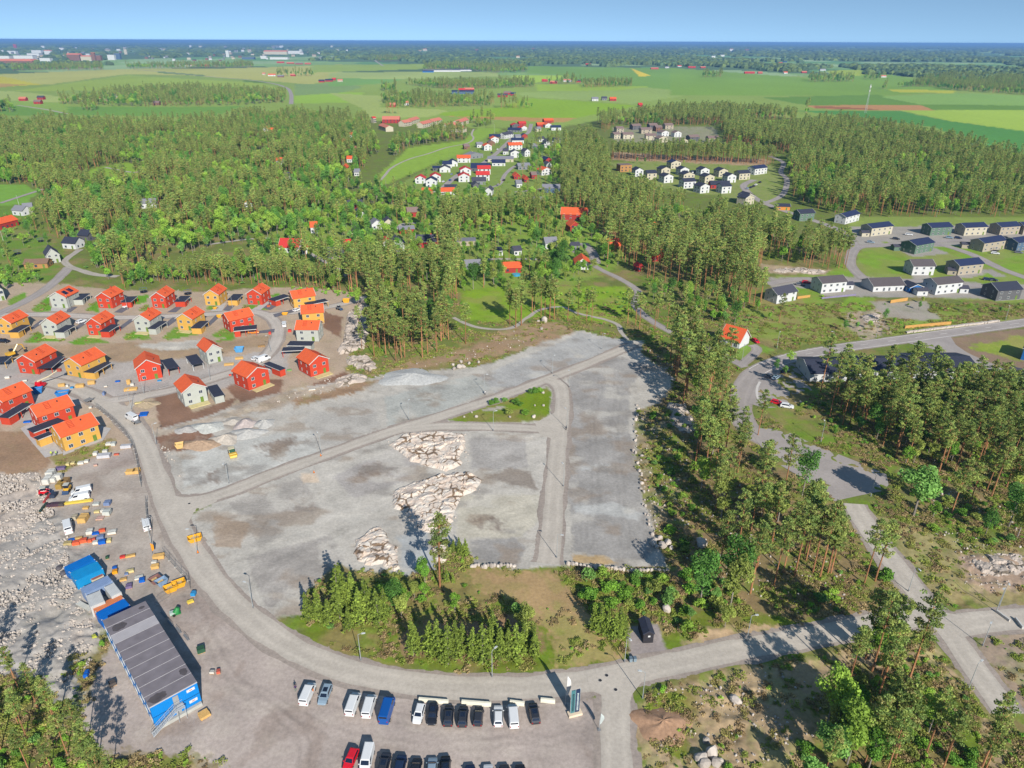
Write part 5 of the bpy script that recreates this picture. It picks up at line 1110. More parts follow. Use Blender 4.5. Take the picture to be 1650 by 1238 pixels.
# bottom left pines
fill([(-60, 1130), (60, 1120), (120, 1190), (175, 1260), (-60, 1320)], 6.5, dict(pine=.85, broadleaf=.15), 'pines in the bottom left corner', (.55, .75))
fill([(-40, 1180), (140, 1190), (200, 1238), (200, 1300), (-40, 1300)], 3.6, dict(bush=1), 'bushes under the bottom left pines', (.5, 1))
for px, py in ((95, 1175), (140, 1215), (60, 1140), (30, 1110), (150, 1255), (180, 1285), (-15, 1090)): put('pine', px, py, .64, 'pines in the bottom left corner')
# spruces between the building site and the bend
zQ = zoomed(470, 840, 3.837); n_ = 0
SPR = [(110, 620, 1.0), (175, 625, .95), (235, 650, .95), (300, 605, 1.15), (390, 560, 1.35), (420, 640, 1.05), (470, 610, 1.2), (540, 640, 1.05), (580, 620, .85), (360, 680, .8), (335, 560, 1.1), (755, 840, 1.02), (775, 805, .75), (858, 830, 1.1), (908, 855, 1.15), (968, 885, 1.0), (1020, 850, 1.1), (1055, 800, .8), (1122, 860, .95), (1182, 885, 1.0), (1225, 830, 1.05), (1285, 865, 1.1), (1340, 860, 1.1), (1387, 858, 1.05), (1440, 800, .8), (1500, 850, .9), (1330, 760, .85), (1250, 780, .85), (1180, 800, .8)]
for x, y, s in SPR:
 put('spruce', *zQ(x, y), s, 'bright green spruces between the gravel site and the curved road' if x < 650 else 'row of bright green spruces in front of the brown slope')
for x, y, s in ((1430, 700, .7), (1400, 640, .7), (1460, 760, .6), (1010, 560, .6)): put('broadleaf', *zQ(x, y), s, 'small leafy trees at the end of the spruce row')
for x, y, s in ((640, 560, .8), (700, 520, .7), (680, 600, .75), (760, 480, .6), (560, 480, .6), (820, 470, .6)): put('broadleaf', *zQ(x, y), s * .8, 'leafy young trees behind the spruces')
fill([(500, 960), (640, 940), (760, 935), (870, 980), (860, 1010), (700, 1000), (640, 1030), (560, 1040), (500, 1010)], 5.5, dict(bush=.95, broadleaf=.05), 'bushes among the spruces', (.45, 1.0), gap=.38)
put('pine', 709, 946, 1.17, own='lone tall pine with bare trunk standing before the pale rocks')
for x, y, s in ((958, 378, .42), (930, 350, .38), (1000, 385, .3)): put('spruce', *zQ(x, y), s, 'small bright conifers beside the lone pine')
for x, y, s in ((1040, 215, .6), (1075, 215, .55), (1000, 195, .5)): put('spruce', *zQ(x, y), s, 'dense little conifers above the lone pine')
zV = zoomed(850, 840, 4.125)
for x, y, s in ((440, 730, .75), (480, 745, .85), (530, 770, .8), (575, 790, .8), (605, 790, .75), (640, 770, .6), (40, 870, .7), (10, 850, .75)): put('spruce', *zV(x, y), s, 'spruces beside the black shed')
for x, y, s in ((1310, 710, .7), (1250, 540, .6), (1080, 660, .5)): put('broadleaf', *zV(x, y), s * .8, 'slender young trees behind the black shed')
# marked pines along the slope and the roads
zW = zoomed(1150, 650, 3.3)
for x, y, s in ((195, 1010, 1.05), (120, 840, 1), (25, 900, 1), (320, 970, .95), (430, 920, 1), (490, 840, 1), (565, 925, 1.05), (605, 910, 1.1), (800, 960, .95), (858, 945, 1.0), (370, 900, .95), (230, 880, .9), (500, 720, .95), (370, 490, .95), (235, 170, .8)): put('pine', *zW(x, y), s, 'marked pines on the slope right of the gravel strip')
put('broadleaf', *zW(470, 490), 1.1, own='bright leafy birch standing over the turning area'); put('broadleaf', *zW(1062, 598), 1.75, own='large spreading tree with pale trunk right of the turning area')
for x, y, s in ((1260, 598, 1.05), (1450, 470, .9), (1555, 450, .9), (1600, 420, .9), (1360, 540, .7)): put('pine', *zW(x, y), s, 'pines beside the large spreading tree')
for x, y, s in ((905, 945, 1.6),): put('bush', *zW(x, y), s, own='round bright bush beside the descending gravel road')
zX = zoomed(1250, 950, 4.125)
for x, y, s in ((595, 465, 1.05), (690, 490, 1.0), (640, 545, 1.0), (680, 720, 1.1), (880, 620, 1.1), (790, 1130, 1.05), (710, 1080, .9), (1000, 1090, .9), (590, 1160, .9), (480, 640, .8), (1370, 1180, 1.0), (1380, 1230, .7)): put('pine', *zX(x, y), s, 'leaning pines over the road fork, bottom right')
for x, y, s in ((620, 470, 1.1), (860, 205, .5), (730, 430, .85)): put('broadleaf', *zX(x, y), s, 'leafy tree tops over the gravel road, bottom right')
zU = zoomed(540, 480, 4.583)
for x, y, s in ((290, 440, 1.0), (330, 370, 1.05), (450, 470, .95), (515, 440, .9), (645, 445, 1.1), (685, 420, 1.05), (752, 405, 1.1), (785, 320, 1.1), (838, 310, 1.05), (965, 340, .95), (1290, 195, .95), (1333, 218, 1.05), (1375, 205, 1.0), (200, 385, .7), (545, 300, 1.1), (1455, 110, 1), (1520, 140, 1), (1550, 135, 1), (1585, 160, 1), (1617, 165, 1.05)): put('pine', *zU(x, y), s, 'front row pines above the gravel site')
for x, y in ((85, 955), (122, 975), (155, 960), (175, 820), (240, 860), (335, 910), (365, 920), (450, 940), (515, 900), (570, 935), (602, 945), (830, 950), (880, 960), (905, 985), (1000, 990), (1080, 975), (1020, 915)): put('pine', *r6(x, y), .88, 'scattered pines around the clearing and the footpath')
for x, y, s in ((700, 590, 1.2), (840, 585, 1.2)): put('pine', *r6(x, y), s, 'tall dark pines beside the cycle path')
put('dead', 622, 300, 1.0, own='bare grey leafless tree at the park edge'); put('pine', 580 + 0, 540, .7, 'front row pines above the gravel site')
for px, py in ((792, 652), (800, 650), (812, 648), (855, 635), (862, 634), (870, 633), (832, 652), (836, 654), (846, 668), (820, 668)): put('bush', px, py, 1.0, 'bushes in the triangular green island')
for px, py in ((1322, 632), (1348, 640), (1372, 636), (1398, 644), (1420, 634), (1436, 645), (1462, 638), (1490, 646), (1512, 636), (1545, 642), (1575, 640)): put('pine' if px % 3 else 'broadleaf', px, py, .8 + (px % 7) * .05, 'wood in front of the long low building')
fill([(1350, 650), (1720, 650), (1800, 760), (1560, 770), (1470, 755), (1380, 700)], 6, dict(broadleaf=.7, bush=.3), 'undergrowth trees of the wood on the right', (.45, .8), gap=.4)
fill([(865, 478), (1010, 468), (1022, 515), (960, 518), (885, 498)], 3.8, dict(bush=.6, broadleaf=.4), 'lush scrub between clearing and cycle path', (.4, .75), gap=.3)
put('pine', 1255, 520, .8, own='single pine on the slope below the small black and white house')
for px, py, s in ((1272, 590, .5), (1264, 606, .5), (1250, 600, .4)): put('broadleaf', px, py, s, 'little trees in the car park')
for px, py, s in ((1360, 535, .5), (1380, 530, .5), (1400, 532, .45), (1425, 520, .6), (1440, 524, .5), (1370, 520, .5), (1480, 500, .4), (1560, 505, .5), (1610, 505, .5), (1240, 515, .5), (1220, 500, .6)): put('broadleaf', px, py, s * .8, 'bushy trees on the slope below the dark roofed estate')
fill([(1320, 462), (1660, 470), (1660, 500), (1330, 500)], 9, dict(bush=.9, broadleaf=.1), 'garden bushes of the dark roofed estate', (.3, .6), margin=.6, gap=.45)
fill([(1380, 395), (1660, 385), (1660, 460), (1400, 450)], 11, dict(bush=1), 'hedge plants among the dark roofed houses', (.35, .6), margin=.6, gap=.4)
fill([(1000, 262), (1240, 266), (1250, 315), (1180, 320), (1060, 296)], 12, dict(bush=.7, broadleaf=.3), 'gardens of the white estate', (.3, .6), margin=.6, gap=.4)
fill([(470, 462), (590, 478), (600, 486), (560, 482), (470, 466)], 3.5, dict(bush=1), 'scrub at the end of the dirt track', (.4, .8), gap=.4)
for k in range(24): put('tuft', 1060 + (k * 37) % 230, 1120 + (k * 53) % 100, 1.2, 'low growth of the waste ground by the gravel road')
CLEARSAVE = CLEAR; CLEAR = []
# tree belts out in the fields
FARW = [(zp(zA, 280, 380, 480, 345, 900, 318, 1250, 335, 1385, 345, 1385, 378, 1100, 392, 700, 398, 480, 392, 280, 384), 'wood along the field left of the country road'), (zp(zA, 390, 405, 480, 400, 470, 418, 395, 415), 'small tree group in the left field'),
  (zp(zB, 190, 375, 280, 345, 420, 362, 560, 372, 740, 368, 735, 395, 560, 398, 400, 404, 280, 402), 'island wood in the middle fields'), (zp(zB, 200, 420, 285, 425, 280, 435, 205, 430), 'small tree group below the island wood'), (zp(zB, 300, 290, 480, 288, 700, 290, 930, 285, 935, 302, 720, 312, 500, 312), 'tree belt across the middle fields'), (zp(zB, 190, 310, 270, 305, 265, 328, 195, 322), 'round copse in the middle fields'), (zp(zB, 770, 395, 930, 395, 930, 408, 770, 408), 'copse above the village field'),
  (zp(zB, 1165, 292, 1400, 285, 1410, 300, 1170, 306), 'dark copse in the wide green field'), (zp(zB, 990, 285, 1160, 275, 1160, 290, 990, 290), 'trees round the farm in the wide field'), (zp(zB, 395, 208, 560, 200, 900, 215, 900, 232, 740, 236, 560, 218, 400, 220), 'far wood in the middle'), (zp(zC, 595, 265, 830, 265, 830, 278, 620, 280), 'oval copse in the right fields'), (zp(zC, 95, 250, 190, 245, 190, 256, 95, 258), 'small copse at the wide field'), (zp(zC, 870, 258, 950, 258, 950, 270, 880, 266), 'copse at the right field edge'),
  (zp(zC, 1030, 305, 1180, 300, 1300, 318, 1650, 340, 1900, 350, 1900, 290, 1650, 270, 1300, 250, 1180, 270, 1100, 295), 'wood at the edge of the right fields'), (zp(zA, -100, 405, 0, 400, 70, 400, 60, 425, -100, 430), 'tree group at the left edge of the fields'), (zp(zC, 965, 305, 990, 305, 990, 314, 965, 314), 'two trees in the right field'), (zp(zC, 570, 420, 620, 422, 622, 432, 575, 432), 'tree clump at the brown field'), (zp(zA, 1330, 235 + 10, 1520, 243, 1520, 250, 1340, 252), 'trees round the red farm'), (zp(zA, 600, 215 - 8, 1220, 195, 1225, 208, 900, 212, 640, 214), 'wood in front of the far town'), (zp(zA, 60, 215, 500, 205, 500, 220, 60, 225), 'trees below the far town'), (zp(zB, 160, 165, 330, 158, 330, 174, 170, 178), 'copse beside the yellow field')]
for q, lb in FARW: fill(q, 11 if min(G(*p)[1] for p in q) < 2200 else 17, dict(pine=.5, broadleaf=.5), lb, (.9, 1.25) if min(G(*p)[1] for p in q) < 2200 else (1.1, 1.5), margin=3)
CLEAR = CLEARSAVE
# nearest ones of each kind become things of their own, the rest one forest
for t in TREES:
 t.append(math.hypot(t[1], t[2]))
 px, py = P(t[1], t[2]); ptop = P(t[1], t[2], 14 * t[3])
 t.append(-15 < px < 1665 and ptop[1] < 1236)
TREES.sort(key=lambda t: (t[5] is None, t[6] * (1 if t[7] else 3) / (t[3] if t[0] != 'bush' else t[3] * .6)))
LIMIT = {'pine': 285, 'broadleaf': 280, 'spruce': 200, 'bush': 260, 'dead': 5, 'tuft': 30}
REST = []; cnt = {}; mids = {}
def tree_label(kind, reg):
 k = {'pine': 'grey green pine with bare reddish trunk', 'broadleaf': 'leafy bright green tree', 'spruce': 'pointed conifer', 'bush': 'low green bush', 'dead': 'bare dead tree', 'tuft': 'dry grass tuft'}[kind]
 return k + ', one of the ' + reg if reg and reg.split()[0] in ('pines', 'bushes', 'trees') else k + ' in the ' + reg
def tree_thing(t, near):
 kind, x, y, s, reg, own = t[:6]
 v = RND.randrange(NVAR[kind]); tr, cr, Ht = proto(kind, v, near)
 lb = own or tree_label(kind, reg)
 if len(lb.split()) > 15: lb = ' '.join(lb.split()[:15])
 z = -.05
 if kind in ('bush', 'tuft'):
  o = link(NAME[kind], cr, None, (x, y, z), RND.uniform(0, 6.28), (s, s, s * RND.uniform(.8, 1.2)), lb, CATN[kind], None if own else reg)
  return v, (o,)
 root = thing(NAME[kind], lb, CATN[kind], (x, y, z), RND.uniform(0, 6.28), None if own else reg + ' ' + kind, (s * RND.uniform(.9, 1.1),) * 2 + (s,))
 a = link('trunk', tr, root); b = link('crown', cr, root) if cr else None
 return v, (a, b)
for t in TREES:
 k = t[0]; cnt[k] = cnt.get(k, 0) + 1
 if cnt[k] <= LIMIT[k] and t[7]:
  far_ = cnt[k] > LIMIT[k] - 24 or t[6] > 420
  if k == 'tuft': far_ = True
  v, objs = tree_thing(t, not far_ or k == 'tuft')
  if far_: mids.setdefault((k, v), objs)
 else: REST.append(t)
def scatter(name, label, cat, pts, protos, kind='stuff'):
 """pts: (x, y, z, rot, scale, index); one instance of protos[index] at each point"""
 pts = np.asarray(pts, float); me = D.meshes.new(name); me.vertices.add(len(pts)); me.vertices.foreach_set('co', pts[:, :3].astype(np.float32).ravel())
 for nm, c in (('turn', 3), ('size', 4)):
  a = me.attributes.new(nm, 'FLOAT', 'POINT'); a.data.foreach_set('value', pts[:, c].astype(np.float32))
 a = me.attributes.new('pick', 'INT', 'POINT'); a.data.foreach_set('value', pts[:, 5].astype(np.int32))
 o = link(name, me, label=label, cat=cat, kind=kind)
 ng = D.node_groups.new(name, 'GeometryNodeTree'); ng.interface.new_socket('Geometry', in_out='INPUT', socket_type='NodeSocketGeometry'); ng.interface.new_socket('Geometry', in_out='OUTPUT', socket_type='NodeSocketGeometry')
 n, l = ng.nodes, ng.links; gi, go = n.new('NodeGroupInput'), n.new('NodeGroupOutput'); jn = n.new('GeometryNodeJoinGeometry')
 def attr(nm, ty):
  a = n.new('GeometryNodeInputNamedAttribute'); a.data_type = ty; a.inputs[0].default_value = nm
  return [s for s in a.outputs if s.enabled and s.name == 'Attribute'][0]
 tu, si, pk = attr('turn', 'FLOAT'), attr('size', 'FLOAT'), attr('pick', 'INT')
 cx = n.new('ShaderNodeCombineXYZ'); l.new(tu, cx.inputs[2]); cs = n.new('ShaderNodeCombineXYZ')
 for k in range(3): l.new(si, cs.inputs[k])
 for i, objs in enumerate(protos):
  j2 = n.new('GeometryNodeJoinGeometry')
  for ob in objs:
   if ob is None: continue
   oi = n.new('GeometryNodeObjectInfo'); oi.inputs[0].default_value = ob; oi.transform_space = 'ORIGINAL'; oi.inputs['As Instance'].default_value = False; l.new(oi.outputs['Geometry'], j2.inputs[0])
  cmp = n.new('FunctionNodeCompare'); cmp.data_type = 'INT'; cmp.operation = 'EQUAL'
  ai, bi = [s for s in cmp.inputs if s.enabled and s.type == 'INT'][:2]; l.new(pk, ai); bi.default_value = i
  ip = n.new('GeometryNodeInstanceOnPoints'); l.new(gi.outputs[0], ip.inputs['Points']); l.new(cmp.outputs[0], ip.inputs['Selection']); l.new(j2.outputs[0], ip.inputs['Instance'])
  l.new(cx.outputs[0], ip.inputs['Rotation']); l.new(cs.outputs[0], ip.inputs['Scale']); l.new(ip.outputs[0], jn.inputs[0])
 l.new(jn.outputs[0], go.inputs[0])
 md = o.modifiers.new('scatter', 'NODES'); md.node_group = ng
 return o
keys = sorted(mids); kidx = {}
for i, k in enumerate(keys): kidx.setdefault(k[0], []).append(i)
pts = []
for t in REST:
 c = kidx.get(t[0]) or kidx['broadleaf']
 s = t[3] if kidx.get(t[0]) else t[3] * .3
 pts.append((t[1], t[2], 0, RND.uniform(0, 6.28), s, c[RND.randrange(len(c))]))
print('trees', cnt, 'rest', len(REST), 'mid protos', len(keys))
scatter('forest', 'woods of pine and leafy trees stretching behind the houses', 'forest', pts, [mids[k] for k in keys])
# low growth nobody could count, on all green ground near by
def undergrowth():
 r = np.random.default_rng(9); ok = (veg > .3) & (gy < 330) & (roadmask > .6); c = np.flatnonzero(ok)
 w = np.clip(np.hypot(gx[c], gy[c]), 80, 400) ** 2; w = w * veg[c] ** 2; w = w / w.sum(); c = r.choice(c, 42000, p=w)
 x, y = gx[c] + r.uniform(-.6, .6, len(c)), gy[c] + r.uniform(-.6, .6, len(c))
 k = allowed(x, y, .2) & (fbm(x / 6, y / 6, 81, 3) > .40); c, x, y = c[k], x[k], y[k]
 b, u = kidx['bush'], kidx['tuft']; out = []
 for X, Y, Z in zip(x, y, gz[c]):
  if r.random() < .13: out.append((X, Y, Z - .05, r.uniform(0, 6.28), .12 + .4 * r.random() ** 2, b[r.integers(0, len(b))]))
  else: out.append((X, Y, Z - .04, r.uniform(0, 6.28), .4 + 1.1 * r.random() ** 1.7, u[r.integers(0, len(u))]))
 return out
scatter('undergrowth', 'rough grass, heather and low scrub covering the green ground', 'undergrowth', undergrowth(), [mids[k] for k in keys])
# far woods up to the horizon: one low uneven canopy of many small crowns
def far_wood():
 r = np.random.default_rng(5); X, Y = [], []
 d = 2050.0
 while d < 60000:
  st = d * .0062 if d > 2600 else 15
  n = int(d * 1.55 / st); th = np.linspace(-.775, .775, n) + r.uniform(-.4, .4, n) * 1.55 / n
  rr = d + r.uniform(-.5, .5, n) * st * 1.6
  X.append(np.sin(th) * rr); Y.append(np.cos(th) * rr); d += st * 2.1 if d > 6000 else st * 1.5
 X, Y = np.concatenate(X), np.concatenate(Y); dd = np.hypot(X, Y)
 inw = fbm(X / 900, Y / 1500, 3, 5)
 PX = np.array([P(x, y) for x, y in zip(X, Y)]); u, v = PX[:, 0], PX[:, 1]
 m = np.zeros(len(X), bool)
 ed = 100 + (fbm(u / 60, u * 0, 12, 3) - .5) * 14
 rightedge = np.interp(u, [880, 1000, 1100, 1180, 1260, 1360, 1420, 1520, 1650, 1900], [104, 104, 106, 108, 116, 108, 122, 128, 132, 140])
 leftedge = np.interp(u, [-200, 0, 150, 260, 400, 560, 640, 720, 760, 880], [110, 108, 106, 98, 92, 98, 96, 106, 110, 104])
 edge = np.where(u < 880, leftedge, rightedge) + (fbm(u / 30, v / 6, 14, 3) - .5) * 12
 m = v < edge
 m &= (inw < .53) | (v < 76)
 m &= ~((v > 84) & (v < 100) & (u > 0) & (u < 500) & (fbm(u / 25, v / 4, 15, 2) > .5))
 for bx, by, wd in TOWN_KEEP: m &= ~((np.abs(u - bx) < wd) & (v > by - 1.5) & (v < by + 4.5))
 X, Y, dd = X[m], Y[m], dd[m]; n = len(X)
 rad = np.where(dd > 2600, dd * .0062 * .62, 9.5) * r.uniform(.75, 1.3, n); ht = r.uniform(12, 22, n) * np.where(dd > 9000, 1.15, 1)
 k = 6; ang = np.arange(k) * 2 * math.pi / k
 lv = [(1.0, .0), (1.0, .45), (.62, .85)]
 V = []
 for f, h in lv: V.append(np.stack([X[:, None] + np.cos(ang) * rad[:, None] * f * r.uniform(.7, 1.25, (n, k)), Y[:, None] + np.sin(ang) * rad[:, None] * f, np.broadcast_to((ht * h)[:, None], (n, k)) * r.uniform(.8, 1.2, (n, k))], -1))
 V.append(np.stack([X, Y, ht], -1)[:, None, :])
 V = np.concatenate(V, 1); m1 = 3 * k + 1
 f = []
 for L_ in range(2):
  for j in range(k):
   a, b = L_ * k + j, L_ * k + (j + 1) % k; f += [(a, b, b + k), (a, b + k, a + k)]
 for j in range(k): f.append((2 * k + j, 2 * k + (j + 1) % k, 3 * k))
 F = (np.array(f)[None] + (np.arange(n) * m1)[:, None, None]).reshape(-1, 3)
 base = np.array([lin((92, 112, 66)), lin((80, 104, 68)), lin((104, 122, 62))])[r.integers(0, 3, n)] * r.uniform(.7, 1.25, (n, 1))
 tone = np.repeat(base, m1, 0) * r.uniform(.8, 1.2, (n * m1, 1))
 print('far crowns', n)
 link('distant_forest', np_mesh('distant_forest', V.reshape(-1, 3), F, leafm, tone * 1.0), label='dark green woods reaching back to the horizon', cat='forest', kind='stuff')
# the town on the horizon
TOWN = []
rT = random.Random(3)
def tb_(px, py, wpx, hpx, w_, rf_=None): TOWN.append((px, py, wpx, hpx, w_, rf_))
tb_(6, 97.5, 24, 6, 'white'); tb_(40, 97.5, 34, 6.5, 'white'); tb_(28, 103, 60, 4, 'brown', 'salmon'); tb_(74, 101, 18, 6, 'white'); tb_(120, 98, 22, 8, 'brown', 'salmon'); tb_(140, 98.5, 18, 6, 'cream', 'salmon'); tb_(152, 100, 6, 12, 'brown', 'salmon'); tb_(158, 98, 12, 7, 'brown'); tb_(180, 97, 12, 7, 'white'); tb_(190, 96, 10, 8, 'blue_grey'); tb_(203, 88, 5, 7, 'cream'); tb_(367, 92.5, 5, 9, 'white'); tb_(445, 88, 40, 4, 'cream', 'salmon'); tb_(475, 87, 26, 4, 'white'); tb_(425, 95, 10, 4, 'white'); tb_(400, 96, 20, 3, 'blue_grey'); tb_(450, 96, 30, 3, 'white'); tb_(25, 78, 6, 5, 'falu', 'salmon'); tb_(60, 86, 18, 4, 'white'); tb_(78, 88, 12, 5, 'white', 'salmon'); tb_(20, 87, 16, 4, 'white'); tb_(55, 91, 22, 4, 'white'); tb_(100, 82, 8, 4, 'white')
for k in range(84): tb_(rT.uniform(0, 560), rT.uniform(76, 99), rT.uniform(2.4, 7), rT.uniform(1.6, 3), rT.choice(['white', 'white', 'cream', 'brown', 'beige', 'grey']), rT.choice([None, 'brown', 'dark', 'grey']))
for k in range(9): tb_(rT.uniform(570, 1640), rT.uniform(79, 98), rT.uniform(4, 9), rT.uniform(2, 3), rT.choice(['white', 'cream', 'brown']), rT.choice([None, 'salmon']))
TOWN_KEEP = [(t[0], t[1], t[2] / 2 + 2) for t in TOWN]
far_wood()
TG = 'buildings of the far town'
tw = mat('town_window', (80, 90, 110), .5)
TOWN.sort()
for i, (px, py, wpx, hpx, w_, rf_) in enumerate(TOWN):
 A, B = G(px - wpx / 2, py), G(px + wpx / 2, py); Yd = A[1]; w = B[0] - A[0]
 h = hpx * Yd / FPX; dp = min(max(w * .5, 12), 45)
 big = 'large' if wpx > 20 else 'tall' if hpx > wpx else 'small'
 pos = 'far left of the horizon' if px < 100 else 'left part of the horizon' if px < 300 else 'horizon above the country road' if px < 560 else 'middle of the horizon' if px < 1100 else 'right part of the horizon'
 root = thing('town_building', f"{big} {w_.replace('_', ' ').replace('falu', 'red')} building of the far town, {pos}", 'building', ((A[0] + B[0]) / 2, Yd, 0), 0, TG + ', ' + pos)
 MB().box(0, dp / 2, h / 2, w, dp, h).build('wall', WALLS[w_], root)
 if rf_:
  rr = min(w, dp) * .2
  MB().prism([(-w / 2 - 1, 0), (w / 2 + 1, 0), (w / 2 - rr, rr), (-w / 2 + rr, rr)], -1, dp + 1).build('roof', ROOFS[rf_], root, loc=(0, 0, h))
 else: MB().box(0, dp / 2, h + .5, w + 1, dp + 1, 1).build('roof', ROOFS['grey'], root)
# ------------------------------------------------------------------ rocks, boulders, heaps
def rock_mat(name, a, b, crack):
 m = D.materials.new(name); m.use_nodes = True; nt = m.node_tree; n, l = nt.nodes, nt.links; bs = n['Principled BSDF']; bs.inputs['Roughness'].default_value = .9; bs.inputs['Specular IOR Level'].default_value = .2
 geo = n.new('ShaderNodeNewGeometry'); no = n.new('ShaderNodeTexNoise'); no.inputs['Scale'].default_value = .45; no.inputs['Detail'].default_value = 6; no.inputs['Roughness'].default_value = .7; l.new(geo.outputs['Position'], no.inputs['Vector'])
 cr = n.new('ShaderNodeValToRGB'); e = cr.color_ramp.elements; e[0].position = .38; e[0].color = tuple(lin(a) * GAIN) + (1,); e[1].position = .62; e[1].color = tuple(lin(b) * GAIN) + (1,); l.new(no.outputs['Fac'], cr.inputs[0])
 # soil and moss caught in the cracks
 wp = n.new('ShaderNodeVectorMath'); wp.operation = 'MULTIPLY_ADD'; wp.inputs[1].default_value = (1.6, 1.6, 1.6); l.new(no.outputs['Color'], wp.inputs[0]); l.new(geo.outputs['Position'], wp.inputs[2])
 vo = n.new('ShaderNodeTexVoronoi'); vo.feature = 'DISTANCE_TO_EDGE'; vo.inputs['Scale'].default_value = .33; l.new(wp.outputs[0], vo.inputs['Vector'])
 mr = n.new('ShaderNodeMapRange'); mr.inputs[1].default_value = .015; mr.inputs[2].default_value = .07; n2 = n.new('ShaderNodeTexNoise'); n2.inputs['Scale'].default_value = .22; n2.inputs['Detail'].default_value = 5; l.new(geo.outputs['Position'], n2.inputs['Vector'])
 sb = n.new('ShaderNodeMath'); sb.operation = 'MULTIPLY_ADD'; sb.inputs[1].default_value = .55; sb.inputs[2].default_value = -.26; l.new(n2.outputs['Fac'], sb.inputs[0])
 ad = n.new('ShaderNodeMath'); l.new(vo.outputs['Distance'], ad.inputs[0]); l.new(sb.outputs[0], ad.inputs[1]); l.new(ad.outputs[0], mr.inputs[0])
 mx = n.new('ShaderNodeMix'); mx.data_type = 'RGBA'; mx.inputs['A'].default_value = tuple(lin(crack) * GAIN) + (1,); l.new(mr.outputs[0], mx.inputs['Factor']); l.new(cr.outputs[0], mx.inputs['B'])
 l.new(mx.outputs['Result'], bs.inputs['Base Color'])
 bp = n.new('ShaderNodeBump'); bp.inputs['Strength'].default_value = .5; bp.inputs['Distance'].default_value = .3; l.new(no.outputs['Fac'], bp.inputs['Height']); l.new(bp.outputs[0], bs.inputs['Normal'])
 return m
rock_pink = rock_mat('pink_rock', (208, 188, 172), (210, 203, 194), (124, 104, 86)); rock_grey = rock_mat('grey_rock', (176, 164, 154), (196, 182, 170), (112, 102, 90))
def outcrop(poly, hmax, label, m=rock_pink, step=.45, seed=0, cellsz=4.2):
 p = np.array(GW(poly)); lo, hi = p.min(0) - 1, p.max(0) + 1; ctr = p.mean(0)
 xs, ys = np.arange(lo[0], hi[0], step), np.arange(lo[1], hi[1], step); X, Y = np.meshgrid(xs, ys)
 wx, wy = X + 1.6 * (fbm(X / 2, Y / 2, seed, 3) - .5), Y + 1.6 * (fbm(X / 2, Y / 2, seed + 5, 3) - .5)
 ins = in_poly(wx, wy, p); d = np.full(X.shape, 1e9)
 for k in range(len(p)):
  a, b = p[k - 1], p[k]; t = np.clip(((wx - a[0]) * (b - a)[0] + (wy - a[1]) * (b - a)[1]) / ((b - a) @ (b - a)), 0, 1); d = np.minimum(d, np.hypot(wx - a[0] - t * (b - a)[0], wy - a[1] - t * (b - a)[1]))
 prof = np.where(ins, np.minimum(1, d / 1.3) ** .7, -np.minimum(1, d / .8))
 best, second, tilt = np.full(X.shape, 9.), np.full(X.shape, 9.), np.zeros(X.shape)
 gx0, gy0 = np.floor(wx / cellsz), np.floor(wy / cellsz)
 for dx in (-1, 0, 1):
  for dy in (-1, 0, 1):
   ix, iy = gx0 + dx, gy0 + dy; jx, jy = (ix + _hash(ix, iy, seed + 1)) * cellsz, (iy + _hash(ix, iy, seed + 2)) * cellsz
   ca, sa = math.cos(.6), math.sin(.6); dd = np.hypot((wx - jx) * ca + (wy - jy) * sa, ((wy - jy) * ca - (wx - jx) * sa) * 1.7); h = _hash(ix, iy, seed + 3) * .9 + (wx - jx) * (_hash(ix, iy, seed + 4) - .5) * .6 + (wy - jy) * (_hash(ix, iy, seed + 6) - .5) * .6
   up = dd < best; second = np.where(up, best, np.minimum(second, dd)); tilt = np.where(up, h, tilt); best = np.where(up, dd, best)
 edge = np.clip((second - best) / .5, 0, 1)
 Z = prof * hmax * .7 * (.45 + .55 * fbm(X / 6, Y / 6, seed + 8, 3)) + np.where(ins, (tilt * .55 * edge - (1 - edge) * .22 + (fbm(X / .9, Y / .9, seed + 9, 3) - .5) * .5) * np.minimum(1, d / .8), 0) - .05
 keep = (ins | (d < .9)); idx = -np.ones(X.shape, int); idx[keep] = np.arange(keep.sum())
 q = np.stack([idx[:-1, :-1], idx[:-1, 1:], idx[1:, 1:], idx[1:, :-1]], -1).reshape(-1, 4); q = q[(q >= 0).all(1)]
 V = np.stack([X[keep] - ctr[0], Y[keep] - ctr[1], Z[keep]], 1)
 return link('rock_outcrop', np_mesh('rock_outcrop', V, q, m), None, (ctr[0], ctr[1], 0), label=label, cat='rock')
z6_ = zoomed(600, 600, 4.125)
outcrop([z6_(*p) for p in ((120, 480), (200, 420), (340, 395), (470, 400), (600, 410), (620, 470), (590, 560), (600, 620), (480, 665), (330, 615), (250, 590), (175, 530))], 1.3, 'upper pale pink rock outcrop inside the gravel site, with a brown hollow', seed=3)
outcrop([z6_(*p) for p in ((135, 790), (260, 735), (480, 680), (640, 665), (740, 715), (690, 790), (590, 830), (550, 900), (530, 1000), (380, 1070), (300, 1040), (200, 930), (140, 900))], 1.5, 'largest pale pink rock outcrop inside the gravel site, behind the lone pine', seed=13)
zk = zoomed(470, 840, 3.837)
outcrop([zk(*p) for p in ((400, 130), (470, 60), (540, 25), (590, 80), (600, 130), (655, 160), (665, 290), (640, 320), (560, 260), (480, 280), (420, 250), (385, 200))], 1.3, 'pale pink rock outcrop beside the blue grey gravel, near the spruces', seed=23)
outcrop([zk(*p) for p in ((860, 150), (960, 130), (965, 240), (900, 260), (870, 210))], .8, 'small pale rock ledge at the foot of the lone pine', seed=27)
